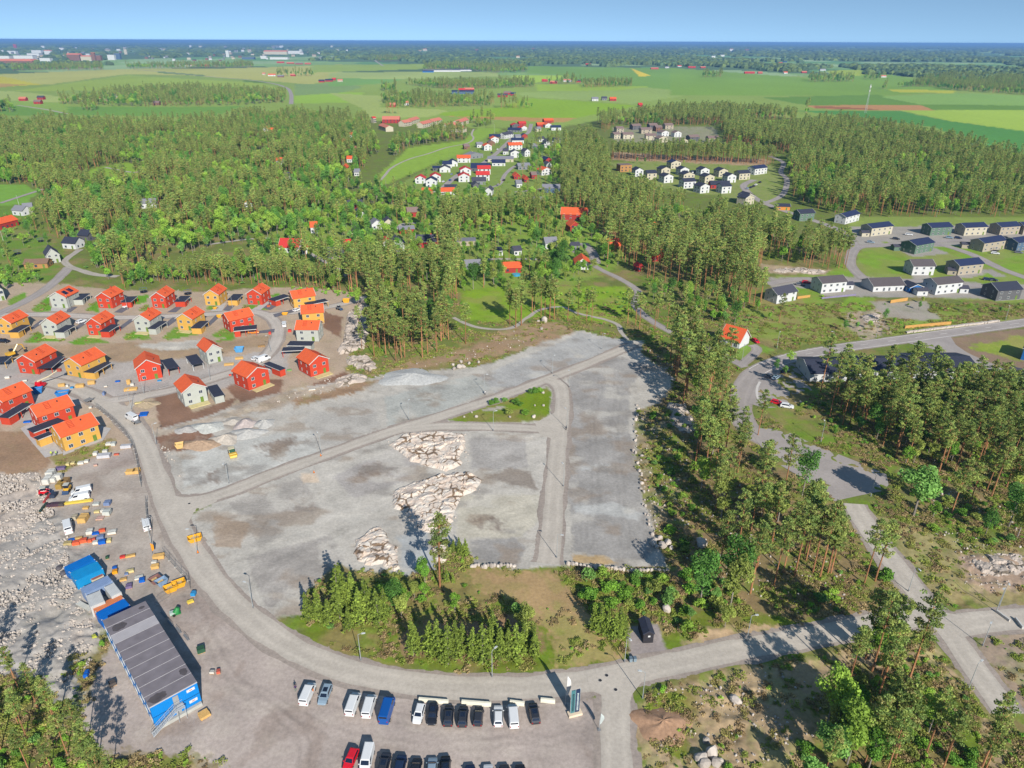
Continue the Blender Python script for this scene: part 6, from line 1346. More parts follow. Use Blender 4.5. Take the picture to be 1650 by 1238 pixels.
outcrop([zU(*p) for p in ((90, 130), (180, 60), (255, 70), (265, 200), (215, 380), (140, 400), (40, 420), (15, 390), (60, 320))], 2.2, 'pale grey rock cutting at the end of the estate', rock_grey, seed=33)
outcrop([zU(*p) for p in ((75, 440), (130, 430), (270, 440), (310, 510), (260, 560), (180, 530), (90, 490))], 1.5, 'pale grey rock shelf below the rock cutting', rock_grey, seed=43)
outcrop([zU(*p) for p in ((0, 610), (60, 580), (150, 555), (245, 580), (230, 620), (120, 640), (20, 660))], 1.2, 'low pale rock ridge between the estate and the gravel site', rock_grey, seed=53)
outcrop([(1243, 434), (1290, 432), (1330, 437), (1328, 441), (1290, 441), (1245, 438)], .9, 'long pale rock ledge under the pine belt by the right street', rock_grey, seed=73, step=.8)
outcrop([(1385, 508), (1415, 503), (1420, 516), (1402, 524), (1390, 518)], .7, 'pale rock face on the slope below the white houses', rock_grey, seed=83, step=.7)
outcrop([(1075, 650), (1105, 652), (1130, 690), (1100, 700), (1080, 680)], 1.0, 'low mossy rock among the pines right of the gravel strip', rock_grey, seed=93)
outcrop([(1560, 905), (1600, 890), (1650, 895), (1655, 918), (1610, 932), (1580, 922)], .55, 'bare grey rock at the right edge beside the gravel road', rock_grey, seed=95)
def boulder_mesh(seed):
 r = np.random.default_rng(seed); import bmesh
 bm = bmesh.new(); bmesh.ops.create_icosphere(bm, subdivisions=2, radius=.5)
 sc = r.uniform(.7, 1.2, 3)
 cuts = rv(r, 9); lim = r.uniform(.28, .45, 9)
 for v in bm.verts:
  c = np.array(v.co)
  for d_, l_ in zip(cuts, lim):
   k = c @ d_
   if k > l_: c = c - d_ * (k - l_) * .9
  v.co = c * sc
 me = D.meshes.new('boulder'); bm.to_mesh(me); bm.free(); me.materials.append(stone); return me
stone = mat('stone', (184, 174, 165), GAIN, .9, .18, 1.5, rand=.22)
BM_ = [boulder_mesh(k) for k in range(6)]
BOULD = []
def boulder(px, py, size, label, group=None):
 x, y = G(px, py); o = link('boulder', BM_[RND.randrange(6)], None, (x, y, size * .22), RND.uniform(0, 6), size, label, 'boulder', group); BOULD.append(o); return o
zw = zoomed(850, 840, 4.125)
for k in range(26):
 t = k / 25; x = 270 + 660 * t; y = 290 + 45 * min(1, t * 1.6) + RND.uniform(-4, 4)
 boulder(*zw(x, y), RND.uniform(1.1, 1.6), 'pale block of the boulder row along the lower edge of the gravel strip', 'boulder row below the gravel strip')
for k in range(14): boulder(*zk(1115 + k * 20, 275 + RND.uniform(0, 12)), RND.uniform(1.0, 1.4), 'pale block of the short boulder row below the dark gravel plot', 'boulder row below the dark gravel plot')
for k in range(34):
 t = k / 33; x, y = np.interp(t, [0, .3, .45, .75, 1], [1022, 1020, 1030, 1034, 1054]), np.interp(t, [0, .3, .45, .75, 1], [655, 720, 742, 800, 872])
 boulder(x + RND.uniform(-3, 7), y + RND.uniform(-4, 4), RND.uniform(.5, 1.5), 'pinkish boulder at the right edge of the gravel strip', 'boulders right of the gravel strip')
for x, y, s in ((830, 150, 2.2), (880, 120, 1.8), (900, 170, 2.4), (930, 150, 2.0), (955, 185, 1.6), (860, 175, 1.5)): boulder(*zw(x, y), s, 'pale boulder in the heap at the lower right corner of the strip', 'boulder heap at the corner of the strip')
boulder(*zw(1155, 165), 4.0, 'large flat grey boulder among the pine trunks'); boulder(*zw(1295, 245), 1.6, 'white boulder beside an orange pine trunk'); boulder(*zw(920, 600), 2.6, 'rounded boulder in the shrubbery behind the black shed'); boulder(*zw(1275, 590), 2.2, 'grey boulder beside the slender young tree')
zb_ = zoomed(880, 1000, 3.929)
boulder(*zb_(1200, 510), 2.2, 'single pale boulder with dark shadow on the waste ground')
for x, y, s in ((1010, 770, 1.8), (980, 880, 2.6), (1050, 850, 3.0), (1070, 910, 2.4), (1000, 920, 2.2), (1100, 900, 1.6)): boulder(*zb_(x, y), s, 'white boulder in the pile at the bottom of the waste ground', 'boulder pile at the bottom of the waste ground')
for x, y, s in ((1135, 140, 1.2), (1137, 225, 1.2), (1075, 300, 1.6), (690, 300, 1.5), (660, 270, 1), (610, 300, 1), (1080, 225, .9), (915, 300, 1)): boulder(*z6_(x, y), s, 'white boulder set in the triangular green island', 'boulders in the green island')
for x, y, s in ((880, 530, 2), (915, 520, 2.4), (945, 515, 2.2), (930, 480, 2), (870, 500, 1.6), (990, 490, 1.6), (1060, 480, 1.4), (1545, 175, 3.2), (1500, 180, 1.8), (1525, 235, 2)): boulder(*zU(x, y), s, 'pale boulder on the torn slope above the gravel site', 'boulders above the gravel site')
def heap(px, py, rx, ry, h, rgb, label, cat='gravel heap'):
 x, y = G(px, py); n, m_ = 28, 9; V = [(0, 0, h)]; r = np.random.default_rng(int(px * 7 + py))
 ph = r.uniform(0, 6, 3)
 for j in range(1, m_ + 1):
  f = j / m_
  for i in range(n):
   a = 2 * math.pi * i / n; w = 1 + .14 * math.sin(3 * a + ph[0]) + .09 * math.sin(5 * a + ph[1])
   V.append((rx * f * w * math.cos(a), ry * f * w * math.sin(a), h * (1 - f) ** 1.15 * (1 + .1 * math.sin(7 * a + 5 * f + ph[2])) - (.15 if j == m_ else 0)))
 F = [(0, 1 + i, 1 + (i + 1) % n) for i in range(n)]
 F += [(1 + (j - 1) * n + i, 1 + j * n + i, 1 + j * n + (i + 1) % n, 1 + (j - 1) * n + (i + 1) % n) for j in range(1, m_) for i in range(n)]
 me = D.meshes.new('gravel_heap'); me.from_pydata(V, [], F)
 nm = 'heap_' + '_'.join(map(str, rgb)); mm = _mats.get(nm)
 if mm is None: mm = D.materials.new(nm); mm.use_nodes = True; ground_material(mm, False, lin(rgb) * GAIN, .22); _mats[nm] = mm
 me.materials.append(mm); me.polygons.foreach_set('use_smooth', [True] * len(F))
 return link('gravel_heap', me, None, (x, y, 0), label=label, cat=cat)
zg = zoomed(250, 620, 4.125)
for (x, y), rx, ry, h, c, lb in (((600, 262), 4, 4, 1.8, (178, 166, 162), 'mauve grey gravel cone in the row below the brown soil'), ((725, 262), 3.6, 3.6, 1.6, (178, 176, 172), 'pale grey gravel cone at the right of the row'), ((615, 325), 6, 4, 1.5, (184, 182, 178), 'wide pale gravel heap below the mauve cone'), ((468, 362), 5, 4, 1.7, (190, 180, 168), 'beige gravel heap beside the brown mound'), ((300, 400), 7.5, 3.6, 1.5, (176, 150, 126), 'long tan soil mound beside the yellow box'), ((340, 285), 7, 4, 1.3, (190, 190, 184), 'flat pale heap left of the mauve cone'), ((215, 300), 4.5, 3, 1.1, (176, 172, 168), 'low grey heap at the left of the row'), ((520, 245), 4, 3, .9, (186, 178, 168), 'low beige heap behind the mauve cone')): heap(*zg(x, y), rx, ry, h, c, lb)
heap(*zU(560, 590), 13, 8, 1.8, (186, 186, 184), 'broad heap of crushed grey stone at the upper site edge')
heap(*zb_(740, 660), 6, 4.5, 1.3, (172, 138, 112), 'reddish soil mound on the waste ground beside the gravel road')
heap(*zoomed(0, 600, 5.5)(1300, 285), 5, 3, 1.0, (176, 158, 132), 'tan soil heap beside the estate road entrance', 'soil heap')
# rubble and stones nobody could count
def stones(name, label, polys, n, lo, hi, seed):
 r = np.random.default_rng(seed); pts = []
 for poly, share in polys:
  p = np.array(GW(poly)); a, b = p.min(0), p.max(0); need = int(n * share); X = r.uniform(a[0], b[0], need * 3); Y = r.uniform(a[1], b[1], need * 3)
  ok = in_poly(X, Y, p) & (fbm(X / 4, Y / 4, seed, 3) > .42)
  for ln, w in allroads:
   if ln[:, 1].min() < 300: ok &= dist_line(X, Y, ln) > w / 2 + .6
  X, Y = X[ok][:need], Y[ok][:need]
  for x, y in zip(X, Y): s = lo + (hi - lo) * r.random() ** 3; pts.append((x, y, s * .15, r.uniform(0, 6.28), s, r.integers(0, len(BOULD[:12]))))
 return scatter(name, label, 'rubble', pts, [(b_,) for b_ in BOULD[:12]])
LEFTR = [(-60, 840), (60, 830), (110, 860), (110, 930), (150, 990), (150, 1070), (100, 1100), (60, 1090), (-60, 1120)]
stones('rubble', 'grey blasted rubble covering the ground left of the site office', [(LEFTR, .66), ([(-60, 770), (60, 762), (88, 830), (20, 860), (-60, 870)], .34)], 13000, .12, .85, 1)
stones('stones', 'loose pale stones strewn along the edges of the gravel site', [([(1022, 660), (1075, 660), (1110, 760), (1110, 880), (1070, 900), (1040, 850), (1030, 740)], .22), ([(640, 600), (760, 580), (850, 555), (840, 530), (760, 560), (640, 590)], .08), ([(255, 720), (275, 722), (300, 790), (280, 795)], .05), ([(1040, 560), (1095, 600), (1080, 625), (1030, 590)], .08), ([(1100, 700), (1180, 760), (1300, 880), (1400, 960), (1250, 1000), (1100, 900)], .2), ([(1050, 1110), (1250, 1080), (1330, 1110), (1300, 1230), (1060, 1230)], .12), ([(1500, 850), (1650, 880), (1660, 960), (1560, 950)], .1), ([(560, 600), (640, 598), (620, 615), (500, 640), (400, 660)], .08), (zp(z6_, 90, 380, 640, 380, 640, 640, 480, 680, 740, 700, 700, 820, 540, 1020, 300, 1080, 110, 880, 120, 780, 400, 660, 100, 500), .06), ([(1470, 770), (1650, 820), (1650, 880), (1500, 830)], .07)], 3400, .12, .8, 2)
# ------------------------------------------------------------------ vehicles
tyre = mat('tyre_rubber', (40, 40, 42)); rimm = mat('wheel_rim', (170, 172, 176), rough=.4); cglass = mat('car_glass', (34, 44, 66), .5, .08, .05, spec=.7)
lampw = mat('headlight_glass', (225, 228, 230), rough=.2); lampr = mat('tail_light_red', (190, 40, 40), rough=.3)
def paint(name, rgb): return mat('paint_' + name, rgb, .6, .28, .03, 1, spec=.5)
PAINT = {k: paint(k, c) for k, c in dict(white=(244, 246, 248), silver=(150, 172, 190), black=(40, 42, 50), dark=(58, 60, 68), blue=(20, 92, 176), navy=(36, 52, 84), red=(226, 30, 48), orange=(240, 140, 40), grey=(120, 124, 130), yellow=(240, 186, 60), cream=(226, 214, 180)).items()}
CARS = {}
def car_meshes(kind, colour):
 k = (kind, colour)
 if k in CARS: return CARS[k]
 L, W, Hh, hood, cab0, cab1, top0, top1, belt = dict(hatch=(4.3, 1.8, 1.5, .8, 1.05, -2.0, .35, -1.65, .95), wagon=(4.7, 1.84, 1.5, .85, 1.1, -2.2, .4, -1.9, .95), suv=(4.6, 1.88, 1.68, .98, 1.15, -2.2, .5, -1.85, 1.05), sedan=(4.7, 1.82, 1.46, .82, 1.05, -1.7, .3, -1.05, .93), van=(5.2, 1.95, 2.0, 1.1, 1.75, -2.55, 1.1, -2.5, 1.25), bigvan=(5.9, 2.05, 2.5, 1.25, 2.1, -2.9, 1.5, -2.85, 1.5))[kind]
 h = L / 2; hw = W / 2; b = MB()
 st = [(-h, hw * .78, .45, belt * .88), (-h + .12, hw * .94, .32, belt * .97), (-h * .55, hw, .3, belt), (0, hw, .3, belt), (cab0, hw, .3, belt), (h * .72, hw * .97, .32, hood + .05), (h - .15, hw * .9, .35, hood * .88), (h, hw * .7, .42, hood * .72)]
 i0 = len(b.v)
 for x, w, za, zb2 in st: b.v += [(x, -w * .96, za), (x, -w, (za + zb2) / 2), (x, -w * .9, zb2), (x, w * .9, zb2), (x, w, (za + zb2) / 2), (x, w * .96, za)]
 for s in range(len(st) - 1):
  for j in range(6): a = i0 + s * 6 + j; c = i0 + s * 6 + (j + 1) % 6; b.f.append((a, a + 6, c + 6, c))
 b.f.append(tuple(i0 + j for j in range(6))); b.f.append(tuple(i0 + (len(st) - 1) * 6 + j for j in reversed(range(6))))
 lo, up = hw * .9, hw * .74
 if kind in ('van', 'bigvan'): up = hw * .84
 c0 = [(cab0, -lo, belt - .02), (cab1, -lo, belt - .02), (cab1, lo, belt - .02), (cab0, lo, belt - .02)]; c1 = [(top0, -up, Hh - .06), (top1, -up, Hh - .06), (top1, up, Hh - .06), (top0, up, Hh - .06)]
 c2 = [(top0 - .15, -up * .8, Hh), (top1 + .15, -up * .8, Hh), (top1 + .15, up * .8, Hh), (top0 - .15, up * .8, Hh)]
 i = len(b.v); b.v += c0 + c1 + c2
 for base in (0, 4):
  for j in range(4): b.f.append((i + base + (j + 1) % 4, i + base + j, i + base + 4 + j, i + base + 4 + (j + 1) % 4))
 b.f.append((i + 8, i + 11, i + 10, i + 9))
 parts = [('body', b.mesh('car_body', PAINT[colour]), None)]
 def pane(p, n, q0=.08, q1=.92, r0=.12, r1=.9):
  A, B, C_, E_ = (Vector(v) for v in p)           # A, B lower edge; C_, E_ upper edge (over B, over A)
  f = lambda s, t: (A.lerp(B, s)).lerp(E_.lerp(C_, s), t) + Vector(n) * .025
  return MB().quad(f(q0, r0), f(q1, r0), f(q1, r1), f(q0, r1)).mesh(n_, cglass)
 n_ = 'windscreen'; parts.append(('windscreen', pane((c0[0], c0[3], c1[3], c1[0]), (.6, 0, .6)), None))
 n_ = 'rear_window'; parts.append(('rear_window', pane((c0[2], c0[1], c1[1], c1[2]), (-.7, 0, .5), r0=.25 if kind not in ('van', 'bigvan') else .45), None))
 n_ = 'side_window'
 spl = (.04, .32) if kind in ('van', 'bigvan') else (.06, .9)
 parts.append(('side_window', pane((c0[0], c0[1], c1[1], c1[0]), (0, -.8, .3), spl[0], spl[1]), None)); parts.append(('side_window', pane((c0[3], c0[2], c1[2], c1[3]), (0, .8, .3), spl[0], spl[1]), None))
 wh = D.meshes.get('car_wheel')
 if not wh:
  w1 = MB().tube([(0, -.11, 0), (0, .11, 0)], .33, 14); wh = w1.mesh('car_wheel', tyre); MB().tube([(0, -.125, 0), (0, .125, 0)], .2, 10).mesh('car_rim', rimm)
 for x in (h * .62, -h * .6):
  for y in (-hw + .08, hw - .08): parts.append(('wheel', wh, (x, y, .33)))
 for y in (-1, 1):
  parts.append(('headlight', MB().box(h - .12, y * hw * .62, hood * .68, .16, .36, .16).mesh('headlight', lampw), None)); parts.append(('tail_light', MB().box(-h + .05, y * hw * .74, belt * .78, .12, .2, .28).mesh('tail_light', lampr), None))
  parts.append(('mirror', MB().box(cab0 - .25, y * (hw + .08), belt + .05, .14, .2, .14).mesh('mirror', PAINT[colour]), None))
 if kind in ('wagon', 'suv') and colour in ('black', 'dark', 'silver'): parts.append(('sunroof', MB().box((top0 + top1) / 2 + .3, 0, Hh + .005, abs(top1 - top0) * .45, up * 1.3, .02).mesh('sunroof', cglass), None))
 CARS[k] = parts; return parts
CG = 'vehicles of the building site'
def car(rear, front, kind, colour, label, group=None, nm=None):
 a, b = G(*rear, .7), G(*front, .7); yaw = math.atan2(b[1] - a[1], b[0] - a[0])
 van = kind in ('van', 'bigvan')
 r = thing(nm or ('delivery_van' if van else 'parked_car'), label, 'van' if van else 'car', ((a[0] + b[0]) / 2, (a[1] + b[1]) / 2, .02), yaw, group)
 for pn, me, loc in car_meshes(kind, colour):
  o = link(pn, me, r, loc)
  if pn == 'wheel': link('rim', D.meshes['car_rim'], o)
 return r
zc1, zc2, zc3 = zoomed(460, 1085, 8.25), zoomed(640, 1115, 6.875), zoomed(440, 1060, 3.4375)
G1, G2 = 'vehicles parked along the curved gravel road', 'vehicles parked at the bottom edge of the yard'
car(zc1(240, 405), zc1(350, 150), 'van', 'white', 'white van with open side door, leftmost of the row beside the road', G1)
car(zc1(575, 150), zc1(475, 410), 'wagon', 'silver', 'silver car with dark sunroof, beside the leftmost white van', G1)
car(zc1(850, 545), zc1(945, 280), 'van', 'white', 'plain white van right of the wide gap after the silver car', G1)
car(zc1(1070, 580), zc1(1150, 300), 'van', 'white', 'white van directly left of the blue van', G1)
car(zc1(1300, 665), zc1(1400, 330), 'bigvan', 'blue', 'bright blue van at the end of the left group', G1)
car(zc2(275, 115), zc2(205, 365), 'hatch', 'white', 'white car with its bonnet towards the yard, beside the long concrete barrier', G1)
car(zc2(410, 120), zc2(375, 370), 'wagon', 'black', 'black car with its bonnet towards the yard, right of the white one', G1)
car(zc2(560, 375), zc2(578, 155), 'suv', 'dark', 'dark car, first of three alike with tails towards the yard', G1)
car(zc2(718, 385), zc2(738, 160), 'suv', 'dark', 'dark car, middle of three alike with tails towards the yard', G1)
car(zc2(888, 375), zc2(910, 160), 'hatch', 'dark', 'dark car, last of three alike with tails towards the yard', G1)
car(zc2(1120, 385), zc2(1120, 145), 'wagon', 'white', 'white estate car right of the three dark cars', G1)
car(zc2(1298, 390), zc2(1275, 150), 'van', 'white', 'white van with a red stripe near its tail', G1)
car(zc2(1538, 345), zc2(1500, 130), 'suv', 'dark', 'dark car standing alone at the right end of the row', G1)
car(zc3(455, 505), zc3(405, 620), 'hatch', 'red', 'bright red car in the bottom row', G2)
car(zc3(535, 500), zc3(505, 625), 'van', 'white', 'white van beside the red car in the bottom row', G2)
car(zc3(600, 650), zc3(630, 530), 'suv', 'dark', 'dark car right of the white van in the bottom row', G2)
car(zc3(690, 660), zc3(715, 545), 'suv', 'navy', 'navy car between two dark ones in the bottom row', G2)
car(zc3(780, 670), zc3(800, 560), 'hatch', 'black', 'low black car in the bottom row', G2)
car(zc3(875, 670), zc3(885, 555), 'hatch', 'silver', 'silver blue car near the end of the bottom row', G2)
car(zc3(955, 670), zc3(955, 550), 'suv', 'black', 'black car ending the closed bottom row', G2)
for k, (x, c, w_) in enumerate(((1095, 'navy', 'navy'), (1195, 'white', 'white'), (1285, 'dark', 'dark'), (1372, 'black', 'black'))): car(zc3(x, 702), zc3(x - 4, 600), 'hatch', c, w_ + ' car whose roof just shows at the bottom edge', G2)
zv = zoomed(60, 750, 8.253)
car(zv(695, 315), zv(475, 365), 'van', 'white', 'farther of two white vans side by side in the material yard', CG); car(zv(685, 400), zv(435, 450), 'van', 'white', 'nearer of two white vans side by side in the material yard', CG)
car(zv(435, 960), zv(385, 700), 'bigvan', 'white', 'long white van beside the rubble field', CG)
zy = zoomed(0, 740, 4.714)
car(zy(1125, 560), zy(1100, 440), 'van', 'white', 'white van at the site fence beside the gravel road', CG)
car(z2(700, 735), z2(790, 700), 'bigvan', 'white', 'big white van behind the lower red house', CG); car(z2(655, 718), z2(710, 690), 'hatch', 'white', 'white car beside the big white van', CG)
car(z2(918, 448), z2(918, 410), 'van', 'white', 'white van parked on the estate street curve', CG); car(z2(625, 492), z2(700, 488), 'wagon', 'orange', 'orange pickup under the long dark carport', CG)
car(z3(1205, 425), z3(1130, 385), 'bigvan', 'white', 'white truck towing at the road mouth beside the blue tarpaulin', CG)
GV = 'cars on the drives of the new estate'
car(z1(740, 245), z1(670, 268), 'hatch', 'white', 'white car in front of the carport by the solar roofed house', GV); car(z1(1155, 280), z1(1095, 300), 'hatch', 'white', 'white car in front of the back row red carport', GV)
car(z1(685, 440), z1(755, 415), 'suv', 'white', 'white car on the drive between the middle row houses', GV); car(z2(810, 250), z2(860, 240), 'wagon', 'silver', 'silver car under the carport at the bend', GV); car(z2(1000, 312), z2(1045, 295), 'hatch', 'white', 'white car on the drive of the sideways yellow house', GV)
car(z1(-5, 600), z1(75, 605), 'suv', 'black', 'black car behind the cut yellow house', GV)
zr = zoomed(1000, 480, 5.5); GR = 'cars near the right hand street'
car(zr(1345, 915), zr(1425, 935), 'hatch', 'red', 'red car at the lower end of the street car park', GR); car(zr(1430, 950), zr(1520, 965), 'suv', 'white', 'white car beside the red one at the street car park', GR)
car(zr(1290, 700), zr(1350, 670), 'hatch', 'grey', 'grey car in the shade of the car park, left', GR); car(zr(1350, 720), zr(1405, 685), 'wagon', 'silver', 'silver car in the shade of the car park, middle', GR); car(zr(1430, 665), zr(1490, 625), 'wagon', 'navy', 'navy car in the shade of the car park near the building', GR); car(zr(1180, 370), zr(1215, 392), 'hatch', 'red', 'dark red car behind the white house by the cycle path', GR)
for x, y, c in ((970, 540, 'white'), (895, 565, 'dark'), (1262, 560, 'navy'), (1210, 558, 'silver'), (1545, 560, 'black'), (1435, 805, 'navy'), (1470, 808, 'black'), (1620, 645, 'grey'), (745, 585, 'silver'), (365, 822, 'red'), (1480, 650, 'white'), (330, 835, 'grey')): car(z7(x - 14, y), z7(x + 14, y + 3), 'wagon', c, {'white': 'white', 'dark': 'dark', 'navy': 'navy', 'silver': 'silver', 'black': 'black', 'grey': 'grey', 'red': 'dark red'}[c] + f" car on a drive of the dark roofed estate, {'back' if y < 600 else 'middle' if y < 700 else 'front'} row, {'left' if x < 800 else 'centre' if x < 1300 else 'right'}", GR)
for x, y, c in ((430, 640, 'silver'), (415, 700, 'blue'), (345, 715, 'white'), (840, 420, 'dark'), (950, 425, 'navy'), (900, 385, 'white'), (965, 700, 'black'), (590, 800, 'white'), (470, 700, 'black')): car(z9(x - 8, y + 4), z9(x + 8, y - 4), 'hatch', c, f"{c} car on the village street {'at its lower end' if y > 600 else 'at its bend' if y < 430 else 'by the gardens'}, {'left' if x < 460 else 'middle' if x < 860 else 'right'} of its row", 'cars in the village')
for k, (x, y, c) in enumerate(((1320, 615, 'navy'), (1345, 605, 'dark'), (1290, 625, 'silver'), (1365, 592, 'white'), (1400, 570, 'black'))): car(z8(x - 14, y + 5), z8(x + 14, y - 5), 'hatch', c, c + ' car in the parking area beside the white estate', 'cars beside the white estate')
for x, y, c, lb in ((118, 397, 'white', 'white car at the house behind the left drive'), (150, 396, 'dark', 'dark car beside the white one behind the left drive'), ):
 if lb: car((x - 5, y + 1), (x + 5, y - 1), 'hatch', c, lb, 'cars at the left drive')
# ------------------------------------------------------------------ site office and containers
blue = mat('office_blue', (0, 138, 226), .62, .6, .06, .6, wave=('X', .3, .06)); roofg = mat('office_roof_felt', (124, 118, 124), GAIN, .9, .16, .5); rooflt = mat('office_roof_pale', (172, 168, 172), GAIN, .9, .1, .5); stain = mat('roof_puddle', (88, 82, 84), GAIN, .6, .2, .7)
seam = mat('roof_seam', (186, 182, 184), GAIN)
A, B = np.array((-65.6, 90.75)), np.array((-59.35, 96.5)); wO = float(np.hypot(*(B - A))); yawO = math.atan2(*(B - A)[::-1]); Lo, Ho = 29.2, 5.55
off = thing('site_office', 'long blue two storey site office with grey module roof and outside stair', 'office building', ((A[0] + B[0]) / 2, (A[1] + B[1]) / 2, 0), yawO)
MB().box(0, Lo / 2, (Ho + .45) / 2, wO, Lo, Ho - .45).build('wall', blue, off)
MB().box(0, Lo / 2, .24, wO + .06, Lo + .06, .44).build('skirt', mat('skirt_board', (206, 206, 200)), off); MB().box(0, -.35, .4, wO * .97, .6, .75).build('skirt', mat('skirt_board', (206, 206, 200)), off)
for k in range(10):
 y = Lo * (k + .5) / 10
 p = MB().box(0, y, Ho + .04, wO + .1, Lo / 10 - .06, .2).build('roof_panel', rooflt if k == 7 else roofg, off);
 MB().box(0, y - Lo / 20, Ho + .06, wO + .1, .1, .22).build('seam', seam, p)
def blob(cx, cy, rx, ry, par, z, seed):
 r = np.random.default_rng(seed); pts = [(cx + rx * math.cos(a) * r.uniform(.75, 1.1), cy + ry * math.sin(a) * r.uniform(.75, 1.1), z) for a in np.linspace(0, 2 * math.pi, 18)[:-1]]
 return MB().quad(*pts).build('puddle_stain', stain, par)
blob(-2.2, 25.0, 1.6, 1.2, off, Ho + .15, 1); blob(-2.4, 1.35, 1.7, 1.15, off, Ho + .15, 2); blob(3.3, 4.2, .75, 1.1, off, Ho + .15, 3); blob(3.0, 27.6, .6, .5, off, Ho + .15, 4)
for sd in (-1, 1):
 for k in range(10):
  for z in (1.6, 4.3):
   y = Lo * (k + .5) / 10
   f = link('window', win_mesh(1.3, 1.1, 'frame'), off, (sd * (wO / 2 + .01), y, z), R(90) * sd); link('pane', win_mesh(1.3, 1.1, 'pane'), f)
MB().box(0, -.03, 2.9, wO, .06, .07).build('joint_line', mat('joint_dark', (20, 70, 130)), off)
dg = mat('office_door', (176, 178, 180))
for z in (1.35, 4.15): MB().box(.1, -.05, z, 1.0, .1, 2.1).build('door', dg, off)
sgn = mat('sign_white', (244, 244, 246)); sgr = mat('sign_red_mark', (214, 90, 96))
for z in (1.9, 4.7):
 s_ = MB().box(2.9, -.05, z, 1.5, .08, .62).build('sign', sgn, off); MB().box(2.9, -.10, z, .5, .03, .14).build('emblem', sgr, s_)
st = MB(); stm = mat('galvanised_steel', (206, 210, 214), rough=.45)
stair = MB().box(.2, -.85, 2.95, 1.7, 1.5, .08).build('staircase', stm, off)
ns = 14; x0, z0_ = -.6, 2.95; x1, z1_ = -5.2, .1
for k in range(ns): t = (k + .5) / ns; MB().box(x0 + (x1 - x0) * t, -1.0, z0_ + (z1_ - z0_) * t, .30, 1.1, .05).build('step', stm, stair)
for y in (-.42, -1.58):
 MB().tube([(x0, y, z0_), (x1, y, z1_)], .06, 5).build('stringer', stm, stair); MB().tube([(1.0, y, z0_ + 1), (x0, y, z0_ + 1), (x1, y, z1_ + 1)], .035, 5).build('handrail', stm, stair); MB().tube([(1.0, y, z0_ + .5), (x0, y, z0_ + .5), (x1, y, z1_ + .5)], .025, 5).build('handrail', stm, stair)
 for k in range(6): t = k / 5; MB().tube([(x0 + (x1 - x0) * t, y, z0_ + (z1_ - z0_) * t), (x0 + (x1 - x0) * t, y, z0_ + (z1_ - z0_) * t + 1)], .025, 4).build('baluster', stm, stair)
for x in (-.5, .9): MB().tube([(x, -1.5, 0), (x, -1.5, 2.95)], .05, 5).build('stair_post', stm, stair)
HOUSE_SPOTS.append((-73, 104, 16))
def ribbed(name, rgb): return mat(name, rgb, .6, .6, .08, .6, wave=('X', .28, .10))
def container(quad, h, rgb, nm, label, name='shipping_container', cat='container', zb=0.0, doors=True, lid=None):
 q = np.array([G(x, y, h) for x, y in quad]); c = q.mean(0); e1 = (q[1] - q[0] + q[2] - q[3]) / 2; e2 = (q[3] - q[0] + q[2] - q[1]) / 2
 L, W = np.hypot(*e1), np.hypot(*e2); yaw = math.atan2(e1[1], e1[0]); m = ribbed('container_' + nm, rgb)
 r = thing(name, label, cat, (c[0], c[1], zb), yaw); hh = h - zb
 MB().box(0, 0, hh / 2 + .06, L, W, hh - .12).build('body', m, r)
 t = MB().box(0, 0, hh - .02, L - .14, W - .14, .12).build('roof', mat('container_roof_' + nm, lid or rgb, .62, .55, .12, .7, wave=('X', .28, .08)), r)
 for x in (-L / 2 + .1, L / 2 - .1):
  for y in (-W / 2 + .1, W / 2 - .1): MB().box(x, y, hh + .02, .22, .2, .14).build('corner_casting', mat('corner_white', (220, 224, 228)), t)
 if doors:
  for s in (-1, 1): MB().box(L / 2 + .03, s * W / 4, hh / 2, .06, W / 2 - .12, hh - .3).build('door', m, r)
 return r
zq = zoomed(90, 880, 9.525)
def qz(z, *p): return [z(p[i], p[i + 1]) for i in range(0, len(p), 2)]
container(qz(zq, 118, 322, 530, 130, 592, 212, 200, 410), 2.6, (0, 118, 208), 'deep_blue', 'deep blue container farthest from the site office')
container(qz(zq, 212, 412, 640, 228, 712, 352, 300, 540), 2.75, (20, 150, 216), 'sky_blue', 'lighter blue container with chalk marks, beside the deep blue one')
container(qz(zq, 382, 650, 800, 445, 866, 545, 440, 745), 2.6, (140, 164, 204), 'pale_blue', 'pale grey blue container in the middle of the row')
container(qz(zq, 455, 770, 680, 678, 746, 852, 530, 938), 3.0, (206, 208, 208), 'white_left', 'white flat roofed site hut, left of two', 'site_hut', 'hut')
container(qz(zq, 745, 625, 910, 560, 982, 712, 846, 790), 3.0, (210, 212, 212), 'white_right', 'white flat roofed site hut, right of two', 'site_hut', 'hut')
container(qz(zq, 550, 945, 990, 735, 1036, 800, 610, 1012), 2.3, (226, 136, 88), 'orange', 'orange open container with loose boards next to the white huts')
container(qz(zq, 615, 1022, 1052, 802, 1136, 915, 690, 1150), 2.6, (0, 112, 208), 'royal_blue', 'royal blue container nearest the site office')
container(qz(zq, 515, 472, 690, 396, 736, 450, 545, 540), 1.5, (214, 204, 180), 'brown_top', 'cream box with brown lid beside the lighter blue container', 'storage_box', 'box', 0, False, (170, 104, 84))
container(qz(zq, 345, 862, 430, 812, 520, 972, 460, 1020), .5, (212, 212, 204), 'pale_panel', 'pale panel pack lying before the white huts', 'panel_pack', 'panels', 0, False)
